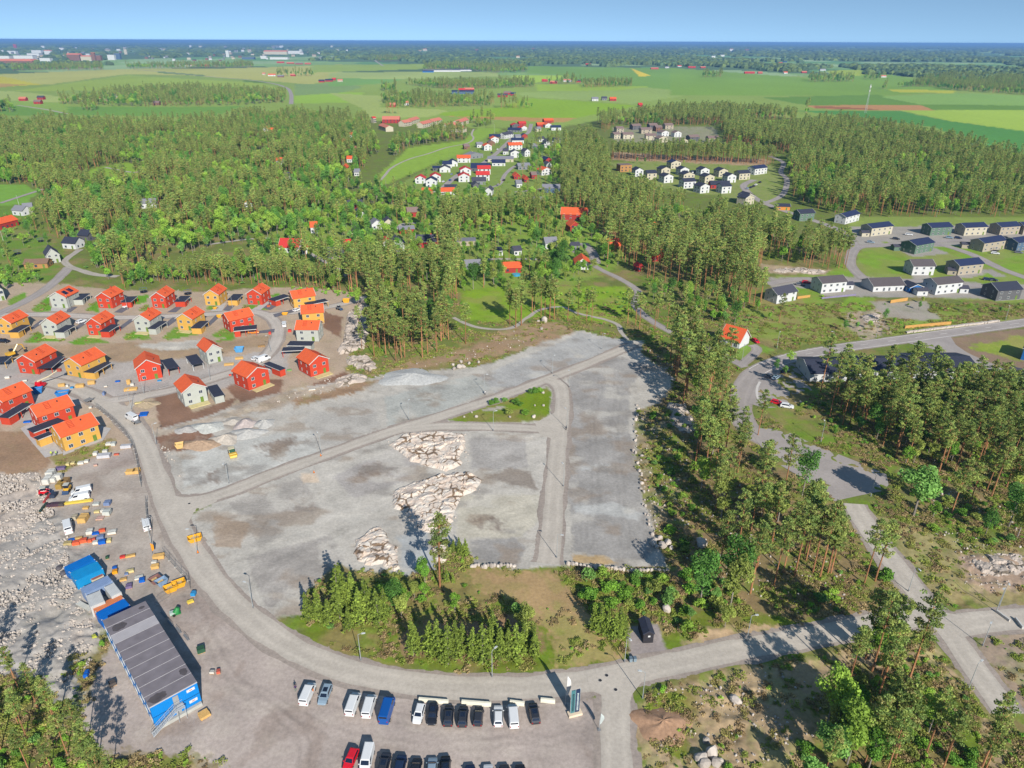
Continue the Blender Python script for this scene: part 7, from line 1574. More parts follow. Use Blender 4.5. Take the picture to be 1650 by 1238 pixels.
for (x, y), s, lb in (((45, 360), 1.6, 'dark tarpaulin heap at the end of the deep blue container'), ((110, 435), 1.5, 'second dark tarpaulin heap beside the container ends')):
 gx_, gy_ = G(*zq(x, y)); o = link('tarpaulin_heap', BM_[1], None, (gx_, gy_, .5), .5, (2.0, 1.8, 1.4), lb, 'tarpaulin'); o.data = o.data.copy(); o.data.materials.clear(); o.data.materials.append(mat('dark_tarpaulin', (92, 88, 92), GAIN))
# ------------------------------------------------------------------ building materials and machines
def crate(z, x, y, sx, sy, h, rgb, nm, label, kind='pallet_pack', rot=0.0, cat='building material', planks=False, group=None, lid=None):
 """a load standing on a pallet; sizes in metres"""
 gx_, gy_ = G(*z(x, y)); m = mat('load_' + nm, rgb, .62, .7, .12, 1.2)
 r = thing(kind, label, cat, (gx_, gy_, .02), rot, group)
 b = MB()
 for k in (-.4, 0, .4): b.box(sx * k, 0, .05, .12, sy, .1)
 b.box(0, 0, .125, sx, sy, .05)
 b.build('pallet', mat('pallet_wood', (206, 160, 104), GAIN), r)
 if planks:
  n = max(3, int(sy / .28)); rows = max(2, int(h / .25)); b = MB()
  for j in range(rows):
   for k in range(n): b.box(RND.uniform(-.1, .1), -sy / 2 + sy * (k + .5) / n, .15 + h * (j + .5) / rows, sx * RND.uniform(.92, 1.0), sy / n * .9, h / rows * .9)
  b.build('planks', m, r)
 else:
  q = MB().prism([(-sx / 2, .15), (sx / 2, .15), (sx / 2, .15 + h * .9), (sx / 2 - .12, .15 + h), (-sx / 2 + .12, .15 + h), (-sx / 2, .15 + h * .9)], -sy / 2, sy / 2).build('load', m, r)
  sm = mat('strap_black', (60, 60, 64))
  for k in (-.25, .25): MB().box(0, sy * k, .15 + h / 2 + .01, sx + .03, .06, h + .02).build('strap', sm, q)
  if lid: MB().box(0, 0, .16 + h, sx * .96, sy * .96, .05).build('lid', mat('lid_' + nm, lid, .62), q)
 return r
WH, WD, OR, BL, GY, PK, YL, BR = (226, 224, 216), (228, 184, 112), (238, 104, 66), (10, 104, 206), (168, 172, 178), (214, 176, 164), (232, 206, 84), (170, 132, 84)
Y_ = 'material yard'
for args in (
 (zv, 150, 225, 1.7, 3.2, 1.6, WH, 'white', 'tall white wrapped pack, leftmost of the white packs in the yard'), (zv, 190, 140, 2.0, 2.4, 1.6, WH, 'white', 'white wrapped pack at the back of the white packs'), (zv, 238, 205, 1.3, 2.6, 1.3, WH, 'white', 'narrow white wrapped pack right of the leftmost pack'), (zv, 300, 190, 1.4, 1.5, 1.7, WH, 'white', 'small white pack above the tan crate'),
 (zv, 318, 290, 1.6, 2.8, 1.5, (176, 144, 74), 'tan', 'tan crate with yellow front beside the white packs'), (zv, 385, 250, 1.7, 2.4, 1.5, (160, 128, 84), 'brown', 'brown crate between tan crate and white vans'), (zv, 225, 420, 1.3, 2.0, 1.0, (56, 66, 88), 'slate', 'dark slate box with orange end near the red beams'),
 (zv, 165, 555, 1.1, 1.0, .9, (84, 60, 74), 'plum', 'plum coloured crate, left of three in a line'), (zv, 245, 545, 2.6, 1.1, .9, (84, 72, 84), 'plum', 'long plum crate, middle of three in a line'), (zv, 330, 540, 1.2, 1.1, .9, (92, 84, 80), 'umber', 'umber crate, right of three in a line'), (zv, 505, 715, 1.2, 1.6, 1.0, (196, 184, 160), 'stone', 'stone grey pack beside the timber crate'), (zv, 620, 735, 2.0, 2.8, 1.3, WD, 'timber', 'big timber crate in the middle of the yard'),
 (zv, 650, 578, 1.4, .9, .5, (224, 164, 90), 'timber', 'low timber pallet below the yellow beams'), (zv, 840, 710, 1.8, 1.6, .25, PK, 'pink', 'pink sheet pack lying flat'), (zv, 935, 655, 1.8, 1.7, 1.2, (208, 212, 206), 'grey', 'pale grey tank box at the right side of the yard'), (zv, 800, 630, 1.4, .8, .5, (226, 210, 150), 'straw', 'straw coloured pack beside a blue lid'), (zv, 875, 625, .9, .9, .8, WH, 'white', 'white sack with blue cap', ), (zv, 940, 525, 1.5, 1.6, 1.0, (126, 146, 186), 'steel', 'steel blue mesh cage pack'), (zv, 790, 530, 1.6, 1.0, .6, GY, 'grey', 'flat grey pack beside the yellow beams end'),
 (zv, 705, 905, 1.5, 1.6, .9, (218, 224, 230), 'white', 'white pack beside a blue cover'), (zv, 782, 920, 1.6, .9, .5, BL, 'blue', 'blue covered pack in the lower yard'), (zv, 465, 1008, 1.6, .9, .5, BL, 'blue', 'blue covered pack at the long van tail'), (zv, 868, 885, 1.5, .8, .7, OR, 'orange', 'orange pack right of the blue cover'), (zv, 415, 1055, 1.8, 1.2, .7, (190, 172, 120), 'khaki', 'khaki crate at the left end of the orange packs'), (zv, 525, 1055, 1.6, 1.1, .9, OR, 'orange', 'orange pack, left of the pair above the containers'), (zv, 620, 1025, 1.7, 1.1, .9, OR, 'orange', 'orange pack, right of the pair above the containers'), (zv, 705, 1022, .9, .8, .7, OR, 'orange', 'small bright orange pack beside the pair'), (zv, 757, 1000, .8, .7, .6, (216, 104, 84), 'rust', 'small rust coloured pack'),
 (zv, 850, 985, 1.6, 1.1, 1.0, (130, 166, 206), 'steel', 'pale blue topped pack above the blue block'), (zv, 870, 1045, 1.6, 1.0, 1.0, BL, 'blue', 'blue block beside the pale blue pack'), (zv, 780, 1045, 1.2, .9, .7, WH, 'white', 'white pack left of the blue block'), (zv, 1000, 905, 2.0, 1.4, .6, (238, 232, 226), 'white', 'heap of white sacks at the right of the yard'), (zv, 555, 985, 1.8, .7, .5, (226, 180, 124), 'timber', 'timber pack above the orange pair'), (zv, 960, 1015, 1.0, 1.2, .6, (200, 184, 150), 'straw', 'straw coloured pallet beside the blue block')):
 crate(*args, rot=.3 if args[0] is zv and args[2] > 850 else .12)
for x, y, sx, sy, lb in ((555, 500, 7.2, .9, 'long yellow formwork beams lying below the white vans'), (135, 450, .5, 4.2, 'red steel beams lying at the rubble edge'), (85, 575, .6, 4.2, 'long dark green beam at the rubble edge'), (1250, 105, 2.6, 1.8, 'timber stack at the fence beside the site road'), (1325, 95, 1.8, 2.2, 'second timber stack leaning at the fence')):
 c = YL if 'yellow' in lb else (176, 72, 72) if 'red' in lb else (52, 74, 66) if 'green' in lb else WD
 crate(zv, x, y, sx, sy, .5 if sx > 5 or sy > 4 else .9, c, 'beam_' + lb.split()[1], lb, 'beam_pack' if 'beam' in lb else 'timber_stack', .25 if sx > 5 else .15, planks=True)
z14 = zoomed(240, 850, 7.736)
crate(z14, 125, 385, 2.6, 1.4, .9, (236, 172, 84), 'timber', 'orange timber stack at the fence corner', 'timber_stack', .3, planks=True); crate(z14, 80, 505, 1.7, 1.3, .7, WD, 'timber', 'timber pallet with white sheet beside the fence', 'timber_stack', .3, planks=True); crate(z14, 75, 460, 1.2, .7, .9, WH, 'white', 'white sack on the pallets by the fence'); crate(z14, 560, 850, 1.0, 1.0, .9, (50, 156, 220), 'cyan', 'cyan sack at the road edge beside the yellow skips'); crate(z14, 520, 940, 1.4, .8, .5, YL, 'yellow_bits', 'broken yellow pallet at the road edge', 'timber_stack', .6, planks=True)
zo = zoomed(0, 960, 3.929)
crate(zo, 1295, 760, 1.9, 1.8, .5, (206, 160, 84), 'timber', 'square timber frame at the corner of the site office', 'timber_stack', .75, planks=True); crate(zo, 715, 565, 1.2, 1.2, .7, (74, 52, 44), 'umber', 'dark brown box in front of the office long side', rot=.7); crate(zo, 552, 510, .8, 1.4, .9, BL, 'blue', 'blue barrel box in the tree shadow by the office', rot=.2); crate(zo, 1275, 355, 1.5, 1.3, 1.0, (52, 96, 70), 'green', 'dark green box with rusty feet right of the office', rot=.5); crate(zo, 600, 270, .8, .8, .7, (196, 204, 80), 'lime', 'lime and orange bins at the far office corner', rot=.7); crate(zo, 1385, 490, .7, .8, .6, (190, 96, 60), 'rust', 'small rusty box on the yard right of the office', rot=.3); crate(zo, 1345, 492, .9, .6, .5, WH, 'white', 'small white sack on the yard right of the office')
for args in ((zq, 1030, 185, 1.2, .8, .5, (226, 70, 60), 'red', 'red pack with timber right of the deep blue container'), (zq, 1150, 165, 2.2, .8, .4, WD, 'timber', 'timber boards beside the red pack'), (zq, 915, 420, 1.1, 1.0, .8, (248, 168, 24), 'amber', 'amber box right of the pale containers'), (zq, 910, 355, 1.0, .7, .6, BL, 'blue', 'blue box behind the amber box'), (zq, 1145, 405, 1.7, .8, .6, (220, 204, 176), 'straw', 'cream box with black mark in the yard middle'), (zq, 1090, 445, .8, .7, .5, (90, 160, 220), 'steel', 'small blue pack beside the cream box'), (zq, 1330, 550, 1.2, 1.1, .8, BL, 'blue', 'blue bin on the white sheet heap'), (zq, 1280, 500, 1.8, 1.2, .4, (226, 226, 230), 'white', 'white sheet heap with the blue bin'), (zq, 1130, 640, 1.3, 1.3, .7, (126, 110, 150), 'mauve', 'mauve pack beside the white huts'), (zq, 1040, 530, 1.5, .8, .4, WD, 'timber', 'loose timber right of the white huts'), (zq, 795, 195, .7, .7, .6, (70, 130, 90), 'green', 'small green bin above the yard middle')): crate(*args, rot=.35)
def skip(z, x, y, L, W, h, rgb, nm, label, rot=0.0):
 gx_, gy_ = G(*z(x, y)); m = mat('skip_' + nm, rgb, .62, .5, .1, 1); r = thing('skip', label, 'skip', (gx_, gy_, .02), rot)
 a, b_ = L / 2, L / 2 - .55; w = W / 2; t = .07
 o = MB(); up = [(-a, -w), (a, -w), (a, w), (-a, w)]; lo_ = [(-b_, -w + .15), (b_, -w + .15), (b_, w - .15), (-b_, w - .15)]
 i = 0; o.v = [(x_, y_, .1) for x_, y_ in lo_] + [(x_, y_, h) for x_, y_ in up] + [(x_ * .96, y_ * .94, h) for x_, y_ in up] + [(x_ * .95, y_ * .93, .22) for x_, y_ in lo_]
 for j in range(4): k = (j + 1) % 4; o.f += [(j, k, 4 + k, 4 + j), (4 + j, 4 + k, 8 + k, 8 + j), (8 + j, 8 + k, 12 + k, 12 + j)]
 o.f += [(12, 13, 14, 15), (3, 2, 1, 0)]; o.build('body', m, r)
 for sx in (-1, 1):
  for sy in (-1, 1): MB().box(sx * L * .22, sy * (w + .05), h * .6, .14, .12, h * .7).build('rib', m, r)
 MB().slab([(-b_ * .9, -w * .8), (b_ * .9, -w * .8), (b_ * .8, w * .8), (-b_ * .8, w * .75)], .23, h * .62).build('waste', mat('site_waste', (206, 176, 122), GAIN, .9, .4, 1.8), r)
 return r
skip(z14, 578, 165, 3.4, 2.0, 1.3, (240, 178, 50), 'yellow', 'yellow skip right of the site road under a lamp post', .5); skip(z14, 280, 790, 3.0, 2.0, 1.4, (236, 176, 50), 'yellow', 'left of two yellow skips at the fence corner', .6); skip(z14, 380, 735, 3.0, 2.0, 1.4, (236, 180, 60), 'yellow', 'right of two yellow skips at the fence corner', .6)
skip(z14, 165, 720, 2.6, 1.8, 1.6, (140, 168, 200), 'pale_blue', 'pale blue skip beside the brown one', .9); skip(z14, 85, 690, 2.6, 1.8, 1.5, (140, 104, 100), 'brown', 'brown skip left of the pale blue one', .9)
skip(z2, 548, 655, 3.6, 2.4, 2.0, (92, 168, 226), 'sky', 'sky blue skip beside the stepped gable house', .1); skip(z3, 560, 205, 4.4, 2.4, 1.6, (50, 130, 206), 'mid_blue', 'blue skip behind the red house on the access road', .3); skip(z3, 340, 185, 3.4, 2.4, 2.0, (70, 120, 200), 'mid_blue', 'blue skip in the shade of the long red house', .4); skip(z2, 1435, 245, 3.4, 2.2, 1.7, (240, 184, 70), 'yellow', 'yellow skip on the dirt track at the wood edge', .1); skip(zg, 165, 420, 2.6, 2.0, 1.6, (232, 196, 130), 'buff', 'buff coloured box skip beside the tan soil mound', .4)
skip(z2, 925, 348, 2.8, 1.6, 1.0, (240, 176, 70), 'yellow', 'small yellow skip beside the estate street', .1); skip(z2, 380, 370, 2.4, 1.6, 1.2, (240, 186, 80), 'yellow', 'small yellow skip at the yellow middle row drive', .3); skip(z2, 345, 302, 2.0, 1.2, .9, (230, 160, 60), 'yellow', 'tiny yellow skip before the yellow back row house', 0)
# loose loads around the unfinished houses
for args in ((z1, 550, 1005, 2.2, 1.2, .9, WD, 'timber', 'timber stack before the yellow unfinished house, left of three'), (z1, 712, 1012, 2.8, 1.6, 1.0, (210, 158, 84), 'timber', 'timber stack before the yellow unfinished house, middle of three'), (z1, 815, 985, 2.4, 1.4, 1.2, (206, 160, 92), 'timber', 'timber stack before the yellow unfinished house, right of three'), (z1, 1160, 1040, 4.4, 1.8, .7, (232, 196, 120), 'timber', 'long timber stack with white packs before the twin gabled house'), (z1, 1145, 985, 1.2, 1.2, 1.6, (214, 170, 120), 'timber', 'tall timber frame standing on the long stack'), (z2, 545, 715, 3.0, 1.6, .6, (222, 186, 110), 'timber', 'loose timber behind the lower red house'), (z2, 460, 765, 3.6, 1.6, .5, (226, 196, 120), 'timber', 'long loose boards beside the pale lower house'), (z2, 960, 815, 1.8, 1.2, .5, (130, 170, 110), 'green_bits', 'greenish board pile beside the red store')): crate(*args, 'timber_stack', .25, planks=True)
for args in ((z1, 640, 1025, 1.0, .8, .6, (70, 150, 210), 'cyan', 'blue pack between the timber stacks'), (z1, 600, 1010, .8, .8, .8, WH, 'white', 'white sack between the timber stacks'), (z1, 1045, 968, 1.6, 1.0, .4, (40, 110, 210), 'blue', 'blue sheet lying on the plot before the timber'), (z1, 1175, 1000, 1.2, .9, .9, WH, 'white', 'white pack on the long timber stack'), (z1, 940, 1010, 1.1, .7, .4, (226, 214, 220), 'white', 'white bag on the plot beside the blue sheet'), (z1, 1415, 962, 1.4, .8, .4, (70, 160, 214), 'cyan', 'cyan sheet pack at the twin gabled house'), (z1, 70, 935, 1.6, 1.0, .8, (214, 204, 200), 'white', 'pale crate beside the red unfinished house'), (z1, 225, 960, 1.4, .8, .5, (230, 230, 232), 'white', 'white sheet heap left of the boom lift'),
   (z2, 1150, 975, 2.4, .9, .4, (200, 210, 222), 'white', 'white plastic roll on the soil edge below the last red house'), (z2, 800, 510, 1.0, 1.2, 1.0, (226, 70, 56), 'red', 'red bin at the inner curve of the street'), (z2, 790, 282, 1.4, .8, .8, (224, 64, 52), 'red', 'red bin shelter in the back row'), (z2, 965, 490, 1.4, 1.6, .9, (214, 60, 56), 'red', 'red trailer load beside the pale grey house'), (z2, 730, 615, 2.8, .7, .7, (150, 120, 110), 'brown', 'brown panel pack at the street side'), (z2, 470, 855, .9, .5, .5, (226, 80, 60), 'red', 'small red box on the lane edge'),
   (z3, 925, 755, 3.6, 1.8, 1.0, (206, 206, 212), 'silver', 'largest silver wrapped pack of the material row'), (z3, 850, 735, 1.2, 1.2, 1.0, WH, 'white', 'white pack left of the largest silver pack'), (z3, 935, 715, 1.4, .9, .9, WH, 'white', 'white pack above the largest silver pack'), (z3, 965, 645, 1.5, 1.2, .7, (226, 226, 226), 'white', 'white sheet heap above the material row'), (z3, 1010, 650, 1.2, 1.4, 1.0, (200, 214, 214), 'grey', 'pale green grey pack at the row end'), (z3, 1120, 672, 3.0, 1.2, 1.0, (190, 196, 216), 'silver', 'long silver pack at the right end of the row'), (z3, 605, 825, .9, 1.0, .7, (220, 214, 190), 'straw', 'first cream sack at the left of the material row'), (z3, 650, 818, 1.1, .9, .7, (224, 220, 206), 'straw', 'second cream sack at the left of the material row'), (z3, 720, 815, 1.6, 1.0, .7, (220, 206, 200), 'white', 'pinkish white sack in the material row'), (z3, 770, 800, 1.2, 1.0, .7, (222, 216, 210), 'white', 'white sack in the middle of the material row'), (z3, 540, 865, 2.6, 1.2, .8, (120, 116, 150), 'mauve', 'mauve pallet frame at the left of the row'), (z3, 1035, 735, 1.4, .7, .4, (206, 130, 70), 'rust', 'rusty pack under the largest silver pack'), (z3, 850, 830, 1.0, .6, .4, (238, 110, 110), 'pink', 'pink bag in front of the material row'), (z3, 245, 448, 2.2, 1.0, .5, (30, 96, 200), 'blue', 'blue sheet pack left of the lowest houses'), (z3, 1240, 280, 3.0, 1.0, .5, (226, 212, 166), 'straw', 'cream panel pack beside the soil heap'), (z3, 1275, 380, 2.6, 2.6, .5, (20, 92, 220), 'blue', 'bright blue tarpaulin stack beside the white truck'), (z3, 1225, 385, 1.2, 1.0, .6, (206, 170, 150), 'pink', 'pinkish pack under the blue tarpaulin'), (z3, 805, 320, .9, .9, .6, WH, 'white', 'white sack beside the trailer on the access road'), (z3, 925, 205, .7, 1.4, 1.3, (110, 150, 180), 'steel', 'steel blue site toilet at the access road')): crate(*args, rot=.2)
# machines
def roller():
 x, y = G(*zg(515, 470)); yaw = math.atan2(*(np.array(G(*zg(525, 490))) - np.array(G(*zg(500, 430))))[::-1]); r = thing('road_roller', 'cream and yellow road roller working on the pale gravel plot', 'road roller', (x, y, .02), yaw)
 cr, gl = PAINT['cream'], mat('cab_glass', (60, 110, 90), .5, .15)
 MB().tube([(1.7, -1.0, .75), (1.7, 1.0, .75)], .75, 18).build('drum', mat('drum_steel', (232, 204, 110), GAIN), r); MB().box(1.7, 0, 1.3, 2.0, 2.3, .2).build('drum_frame', PAINT['yellow'], r)
 MB().box(-1.2, 0, 1.2, 2.2, 1.7, .9).build('body', cr, r); c = MB().box(.1, 0, 1.9, 1.3, 1.5, 1.5).build('cab', gl, r); MB().box(.1, 0, 2.72, 1.6, 1.7, .14).build('cab_roof', cr, c)
 for s in (-1, 1): MB().tube([(-1.2, s * .75 - .25, .7), (-1.2, s * .75 + .25, .7)], .7, 14).build('wheel', tyre, r)
roller()
def loader(z, x, y, rot, col, label, nm='compact_loader'):
 gx_, gy_ = G(*z(x, y)); r = thing(nm, label, 'construction machine', (gx_, gy_, .02), rot); m = PAINT[col]
 MB().box(-.4, 0, .85, 2.0, 1.4, .8).build('body', m, r); c = MB().box(-.2, 0, 1.7, 1.2, 1.2, 1.0).build('cab', cglass, r); MB().box(-.2, 0, 2.26, 1.4, 1.4, .12).build('cab_roof', mat('cab_roof_white', (220, 220, 210)), c)
 MB().prism([(1.2, .1), (2.0, .1), (2.0, .2), (1.5, .35), (1.4, .9), (1.2, .9)], -.85, .85).build('bucket', mat('bucket_steel', (60, 84, 120), .6), r)
 for s in (-1, 1):
  MB().tube([(-.8, s * .6, 1.4), (.6, s * .6, 1.2), (1.3, s * .6, .6)], .08, 6).build('lift_arm', m, r)
  for x_ in (-.9, .4): MB().tube([(x_, s * .7 - .14, .42), (x_, s * .7 + .14, .42)], .42, 12).build('wheel', tyre, r)
loader(zv, 405, 345, -1.4, 'yellow', 'small yellow loader with white cab roof beside the white vans'); loader(z2, 1375, 305, -.6, 'grey', 'grey dumper with orange tray on the dirt track', 'site_dumper'); loader(zv, 0 + 110, 380, .4, 'red', 'small red machine at the red steel beams')
def boomlift():
 x, y = G(*z1(365, 1005)); r = thing('boom_lift', 'red boom lift with cream boom raised beside the red unfinished house', 'boom lift', (x, y, .02), .1)
 MB().box(0, 0, .8, 3.2, 2.0, .7).build('chassis', PAINT['red'], r); MB().box(-.6, 0, 1.5, 1.8, 1.5, .8).build('turret', PAINT['red'], r)
 dx, dy = np.array(G(*z1(500, 862), 6)) - np.array((x, y)); b = MB().tube([(-.9, 0, 1.9), (dx * .5, dy * .5, 3.6), (dx, dy, 5.6)], [.28, .24, .18], 6).build('boom', PAINT['cream'], r)
 MB().box(dx + .5, dy + .3, 5.6, 1.4, .9, 1.0).build('basket', mat('basket_steel', (196, 90, 70)), b)
 for sx in (-1, 1):
  for sy in (-1, 1): MB().tube([(sx * 1.1, sy * 1.0 - .16, .45), (sx * 1.1, sy * 1.0 + .16, .45)], .45, 12).build('wheel', tyre, r)
boomlift()
def excavator(z, x, y, rot, label):
 gx_, gy_ = G(*z(x, y)); r = thing('excavator', label, 'excavator', (gx_, gy_, .02), rot); m = PAINT['yellow']
 for s in (-1, 1): MB().prism([(-1.6, .1), (1.6, .1), (1.9, .5), (1.6, .85), (-1.6, .85), (-1.9, .5)], s * 1.0 - .25, s * 1.0 + .25).build('track', tyre, r)
 MB().box(-.5, 0, 1.5, 2.8, 2.2, 1.0).build('body', m, r); MB().box(.5, .6, 2.3, 1.3, 1.0, 1.2).build('cab', cglass, r)
 b = MB().tube([(.8, -.2, 1.8), (3.0, -.2, 4.2), (4.6, -.2, 3.6)], [.3, .26, .2], 5).build('boom', m, r); MB().tube([(4.6, -.2, 3.6), (5.2, -.2, 1.2)], [.2, .14], 5).build('stick', m, b); MB().prism([(4.8, .3), (5.6, .2), (5.5, 1.2), (5.0, 1.1)], -.7, .3).build('bucket', darkm, b)
excavator(z1, 110, 740, 1.1, 'yellow excavator behind the cut off carport at the left edge')
def mixer():
 x, y = G(*z14(345, 1085)); r = thing('concrete_mixer', 'green machine with white lamp on the yard below the yellow skips', 'construction machine', (x, y, .02), .5); g_ = mat('machine_green', (50, 150, 80), .6, .5)
 MB().tube([(0, 0, .6), (.5, .2, 1.6)], [.75, .45], 12).build('drum', g_, r); MB().box(-.7, .3, .5, 1.2, .9, .7).build('engine', mat('machine_grey', (190, 210, 204), .6), r); MB().box(0, 0, .25, 1.8, 1.0, .15).build('frame', g_, r)
 for s in (-1, 1): MB().tube([(-.5, s * .6 - .08, .3), (-.5, s * .6 + .08, .3)], .3, 10).build('wheel', tyre, r)
mixer()
def trailer(z, x, y, rot, label):
 gx_, gy_ = G(*z(x, y)); r = thing('trailer', label, 'trailer', (gx_, gy_, .02), rot)
 MB().box(0, 0, .7, 2.6, 1.5, .12).build('bed', greym, r)
 for s in (-1, 1): MB().box(0, s * .74, .95, 2.6, .06, .4).build('side_board', greym, r); MB().tube([(0, s * .85 - .09, .32), (0, s * .85 + .09, .32)], .32, 12).build('wheel', tyre, r)
 MB().tube([(1.3, 0, .66), (2.5, 0, .5)], .06, 6).build('drawbar', darkm, r)
trailer(z3, 790, 262, 1.2, 'grey trailer parked on the access road beside the blue skip'); trailer(z3, 1215, 455, 2.4, 'trailer hitched behind the white truck at the road mouth')
# ------------------------------------------------------------------ street furniture
polem = mat('lamp_pole', (176, 182, 184), .6, .45)
def lamp_proto():
 r = thing('street_lamp', '', 'street lamp', (0, 0, 0)); MB().tube([(0, 0, 0), (0, 0, 3.5), (0, 0, 7.0)], [.09, .07, .05], 7).build('pole', polem, r); MB().tube([(0, 0, 7.0), (.5, 0, 7.2), (.9, 0, 7.22)], [.05, .04, .04], 5).build('arm', polem, r)
 MB().prism([(.7, 7.16), (1.5, 7.2), (1.5, 7.26), (1.3, 7.34), (.75, 7.32)], -.16, .16).build('lamp_head', mat('lamp_head', (210, 214, 216), .6, .4), r); MB().tube([(0, 0, 0), (0, 0, .5)], .16, 8).build('base_sleeve', greym, r); return r
LAMPS = [((907.9, 784), 'east side of the straight gravel lane, middle'), ((897, 899), 'lower end of the straight gravel lane'), ((795, 694.5), 'south of the triangular green island'), ((913, 691), 'east corner of the triangular green island'), ((659, 677), 'where the two gravel lanes part'), ((917.6, 624), 'north east of the triangular green island'), ((780.6, 632.7), 'upper side of the lane above the green island'), ((890, 602), 'upper lane near the site top'), ((969, 563), 'top end of the upper gravel lane'),
 ((369, 779), 'pale plot with the road roller'), ((518, 731.5), 'upper side of the gravel lane by the orange cone'), ((318, 890), 'beside the yellow skip at the road'), ((408, 980), 'inside of the curved road by the left spruces'), ((581.5, 1064), 'below the left spruces'), ((793, 1091), 'below the spruce row'), ((1006.4, 1067), 'beside the two grey bins'), ((1035.3, 1126), 'corner of the junction by the waste ground'), ((1203, 1033), 'foot of the sandy bank by the gravel road'), ((1605, 986), 'right fork by the concrete barriers'), ((1560, 1111), 'left side of the road in the bottom right corner'), ((1583, 1041), 'inner corner of the right fork'),
 ((1322.7, 712), 'green bank beside the turning area'), ((1403, 800), 'lower end of the turning area'), ((1463.6, 953), 'right side of the descending gravel road'), ((1610, 977), 'waste ground at the right edge'), ((1195.5, 581.5), 'lawn of the white house by the cycle path'), ((1251.5, 562), 'drive of the white house by the cycle path'), ((1339, 560), 'upper side of the right street, left part'), ((1411, 545), 'upper side of the right street below the rock face'), ((1620, 516), 'upper side of the right street near the edge'), ((232, 634.5), 'access road before the twin gabled house'), ((212, 660), 'entrance of the estate'), ((252, 716), 'left of the tan soil mound'), ((244, 876), 'site fence beside the road'), ((339, 612), 'access road behind the pale lower house'), ((437, 567), 'inner curve of the estate street'), ((113.6, 498), 'street before the solar roofed house'), ((206, 500), 'street before the second back row house'), ((290, 492), 'street before the back row red house'), ((375, 497), 'street before the yellow back row house'), ((1470, 395), 'street corner among the dark roofed houses'), ((1560, 432), 'gardens of the dark roofed estate')]
lp0 = lamp_proto()
for k, ((px, py), wh_) in enumerate(LAMPS):
 x, y = G(px, py); lb = 'grey street lamp, ' + wh_
 if k == 0: lp0.location = (x, y, 0); lp0['label'] = lb; lp0['group'] = 'street lamps'; lp0.rotation_euler = (0, 0, 2.0)
 else: copy_thing(lp0, (x, y, 0), RND.uniform(0, 6.28), lb, 'street lamps')
def barrier(a, b, label):
 A, B = G(*zc3(*a)), G(*zc3(*b)); L = math.hypot(B[0] - A[0], B[1] - A[1]); r = thing('concrete_barrier', label, 'barrier', ((A[0] + B[0]) / 2, (A[1] + B[1]) / 2, 0), math.atan2(B[1] - A[1], B[0] - A[0]), 'concrete barriers along the parking row')
 MB().box(0, 0, .12, L, .7, .24).build('foot', mat('barrier_concrete', (226, 222, 204), GAIN), r); i = MB().prism([(-.3, .24), (.3, .24), (.2, .8), (-.2, .8)], -L / 2, L / 2); i.v = [(y, x, z) for x, y, z in i.v]; i.f = [f[::-1] for f in i.f]; i.build('rail', mat('barrier_concrete', (226, 222, 204), GAIN), r)
barrier((808, 238), (972, 252), 'long concrete barrier before the white and black cars'); barrier((1045, 252), (1208, 265), 'long concrete barrier before the dark cars'); barrier((1312, 252), (1392, 262), 'short concrete barrier at the striped van'); barrier((1482, 240), (1562, 248), 'short concrete barrier right of the last dark car')
zs = zoomed(890, 1070, 9.52)
def pylon():
 x, y = G(*zs(340, 765)); d = np.array(G(*zs(440, 745))) - np.array(G(*zs(225, 800))); r = thing('sign_pylon', 'tall dark green sign pylon on a pale concrete slab by the junction', 'sign', (x, y, 0), math.atan2(d[1], d[0]))
 MB().box(0, -.1, .25, 2.7, 1.2, .5).build('foundation', mat('pylon_slab', (226, 206, 180), GAIN), r); pm = mat('pylon_face', (78, 132, 140), .6, .4); pd = mat('pylon_dark', (38, 60, 96), .6, .4)
 for sx, m_ in ((-.46, pm), (.46, pd)):
  f = MB().box(sx, 0, 3.4, .84, .22, 5.8).build('board', m_, r)
  for k in range(14): MB().box(sx, -.125, 1.1 + k * .33, .34, .03, .18).build('lettering_block', mat('pylon_light', (206, 222, 222), .6) if sx > 0 else mat('pylon_text', (36, 56, 66), .6), f)
 for sx in (-.9, 0, .9): MB().tube([(sx, 0, .5), (sx, 0, 6.5)], .06, 6).build('post', mat('pylon_post', (200, 210, 214), .6), r)
pylon()
def flag(b, h, w, rgb, label, mark=True):
 x, y = G(*zs(*b)); r = thing('beach_flag', label, 'flag', (x, y, 0), .25); MB().tube([(0, 0, 0), (0, 0, h * .6), (.15, 0, h)], [.05, .04, .02], 6).build('pole', stm, r); MB().box(0, 0, .06, .6, .6, .12).build('foot', greym, r)
 pts = []; b_ = MB(); n = 10
 for k in range(n + 1): t = k / n; z = h * (.32 + .66 * t); ww = w * (.55 + .45 * math.sin(math.pi * min(1, t * 1.1)) ** .6) * (1 if t < .85 else (1 - t) / .15 + .05); b_.v += [(.08 + .1 * t, .02 * math.sin(t * 5), z), (.08 + .1 * t + ww, .18 * math.sin(t * 6 + 1), z)]
 for k in range(n): b_.f.append((2 * k, 2 * k + 1, 2 * k + 3, 2 * k + 2))
 f = b_.build('cloth', mat('flag_' + str(rgb[0]), rgb, .62), r)
 if mark: MB().box(.4, .03, h * .62, .3, .12, .3).build('emblem', mat('flag_mark', (226, 130, 130), .62), f)
flag((200, 635), 7.8, .8, (240, 238, 236), 'white beach flag beside the sign pylon'); flag((715, 1010), 4.2, .7, (196, 206, 206), 'pale grey beach flag right of the sign pylon', False)
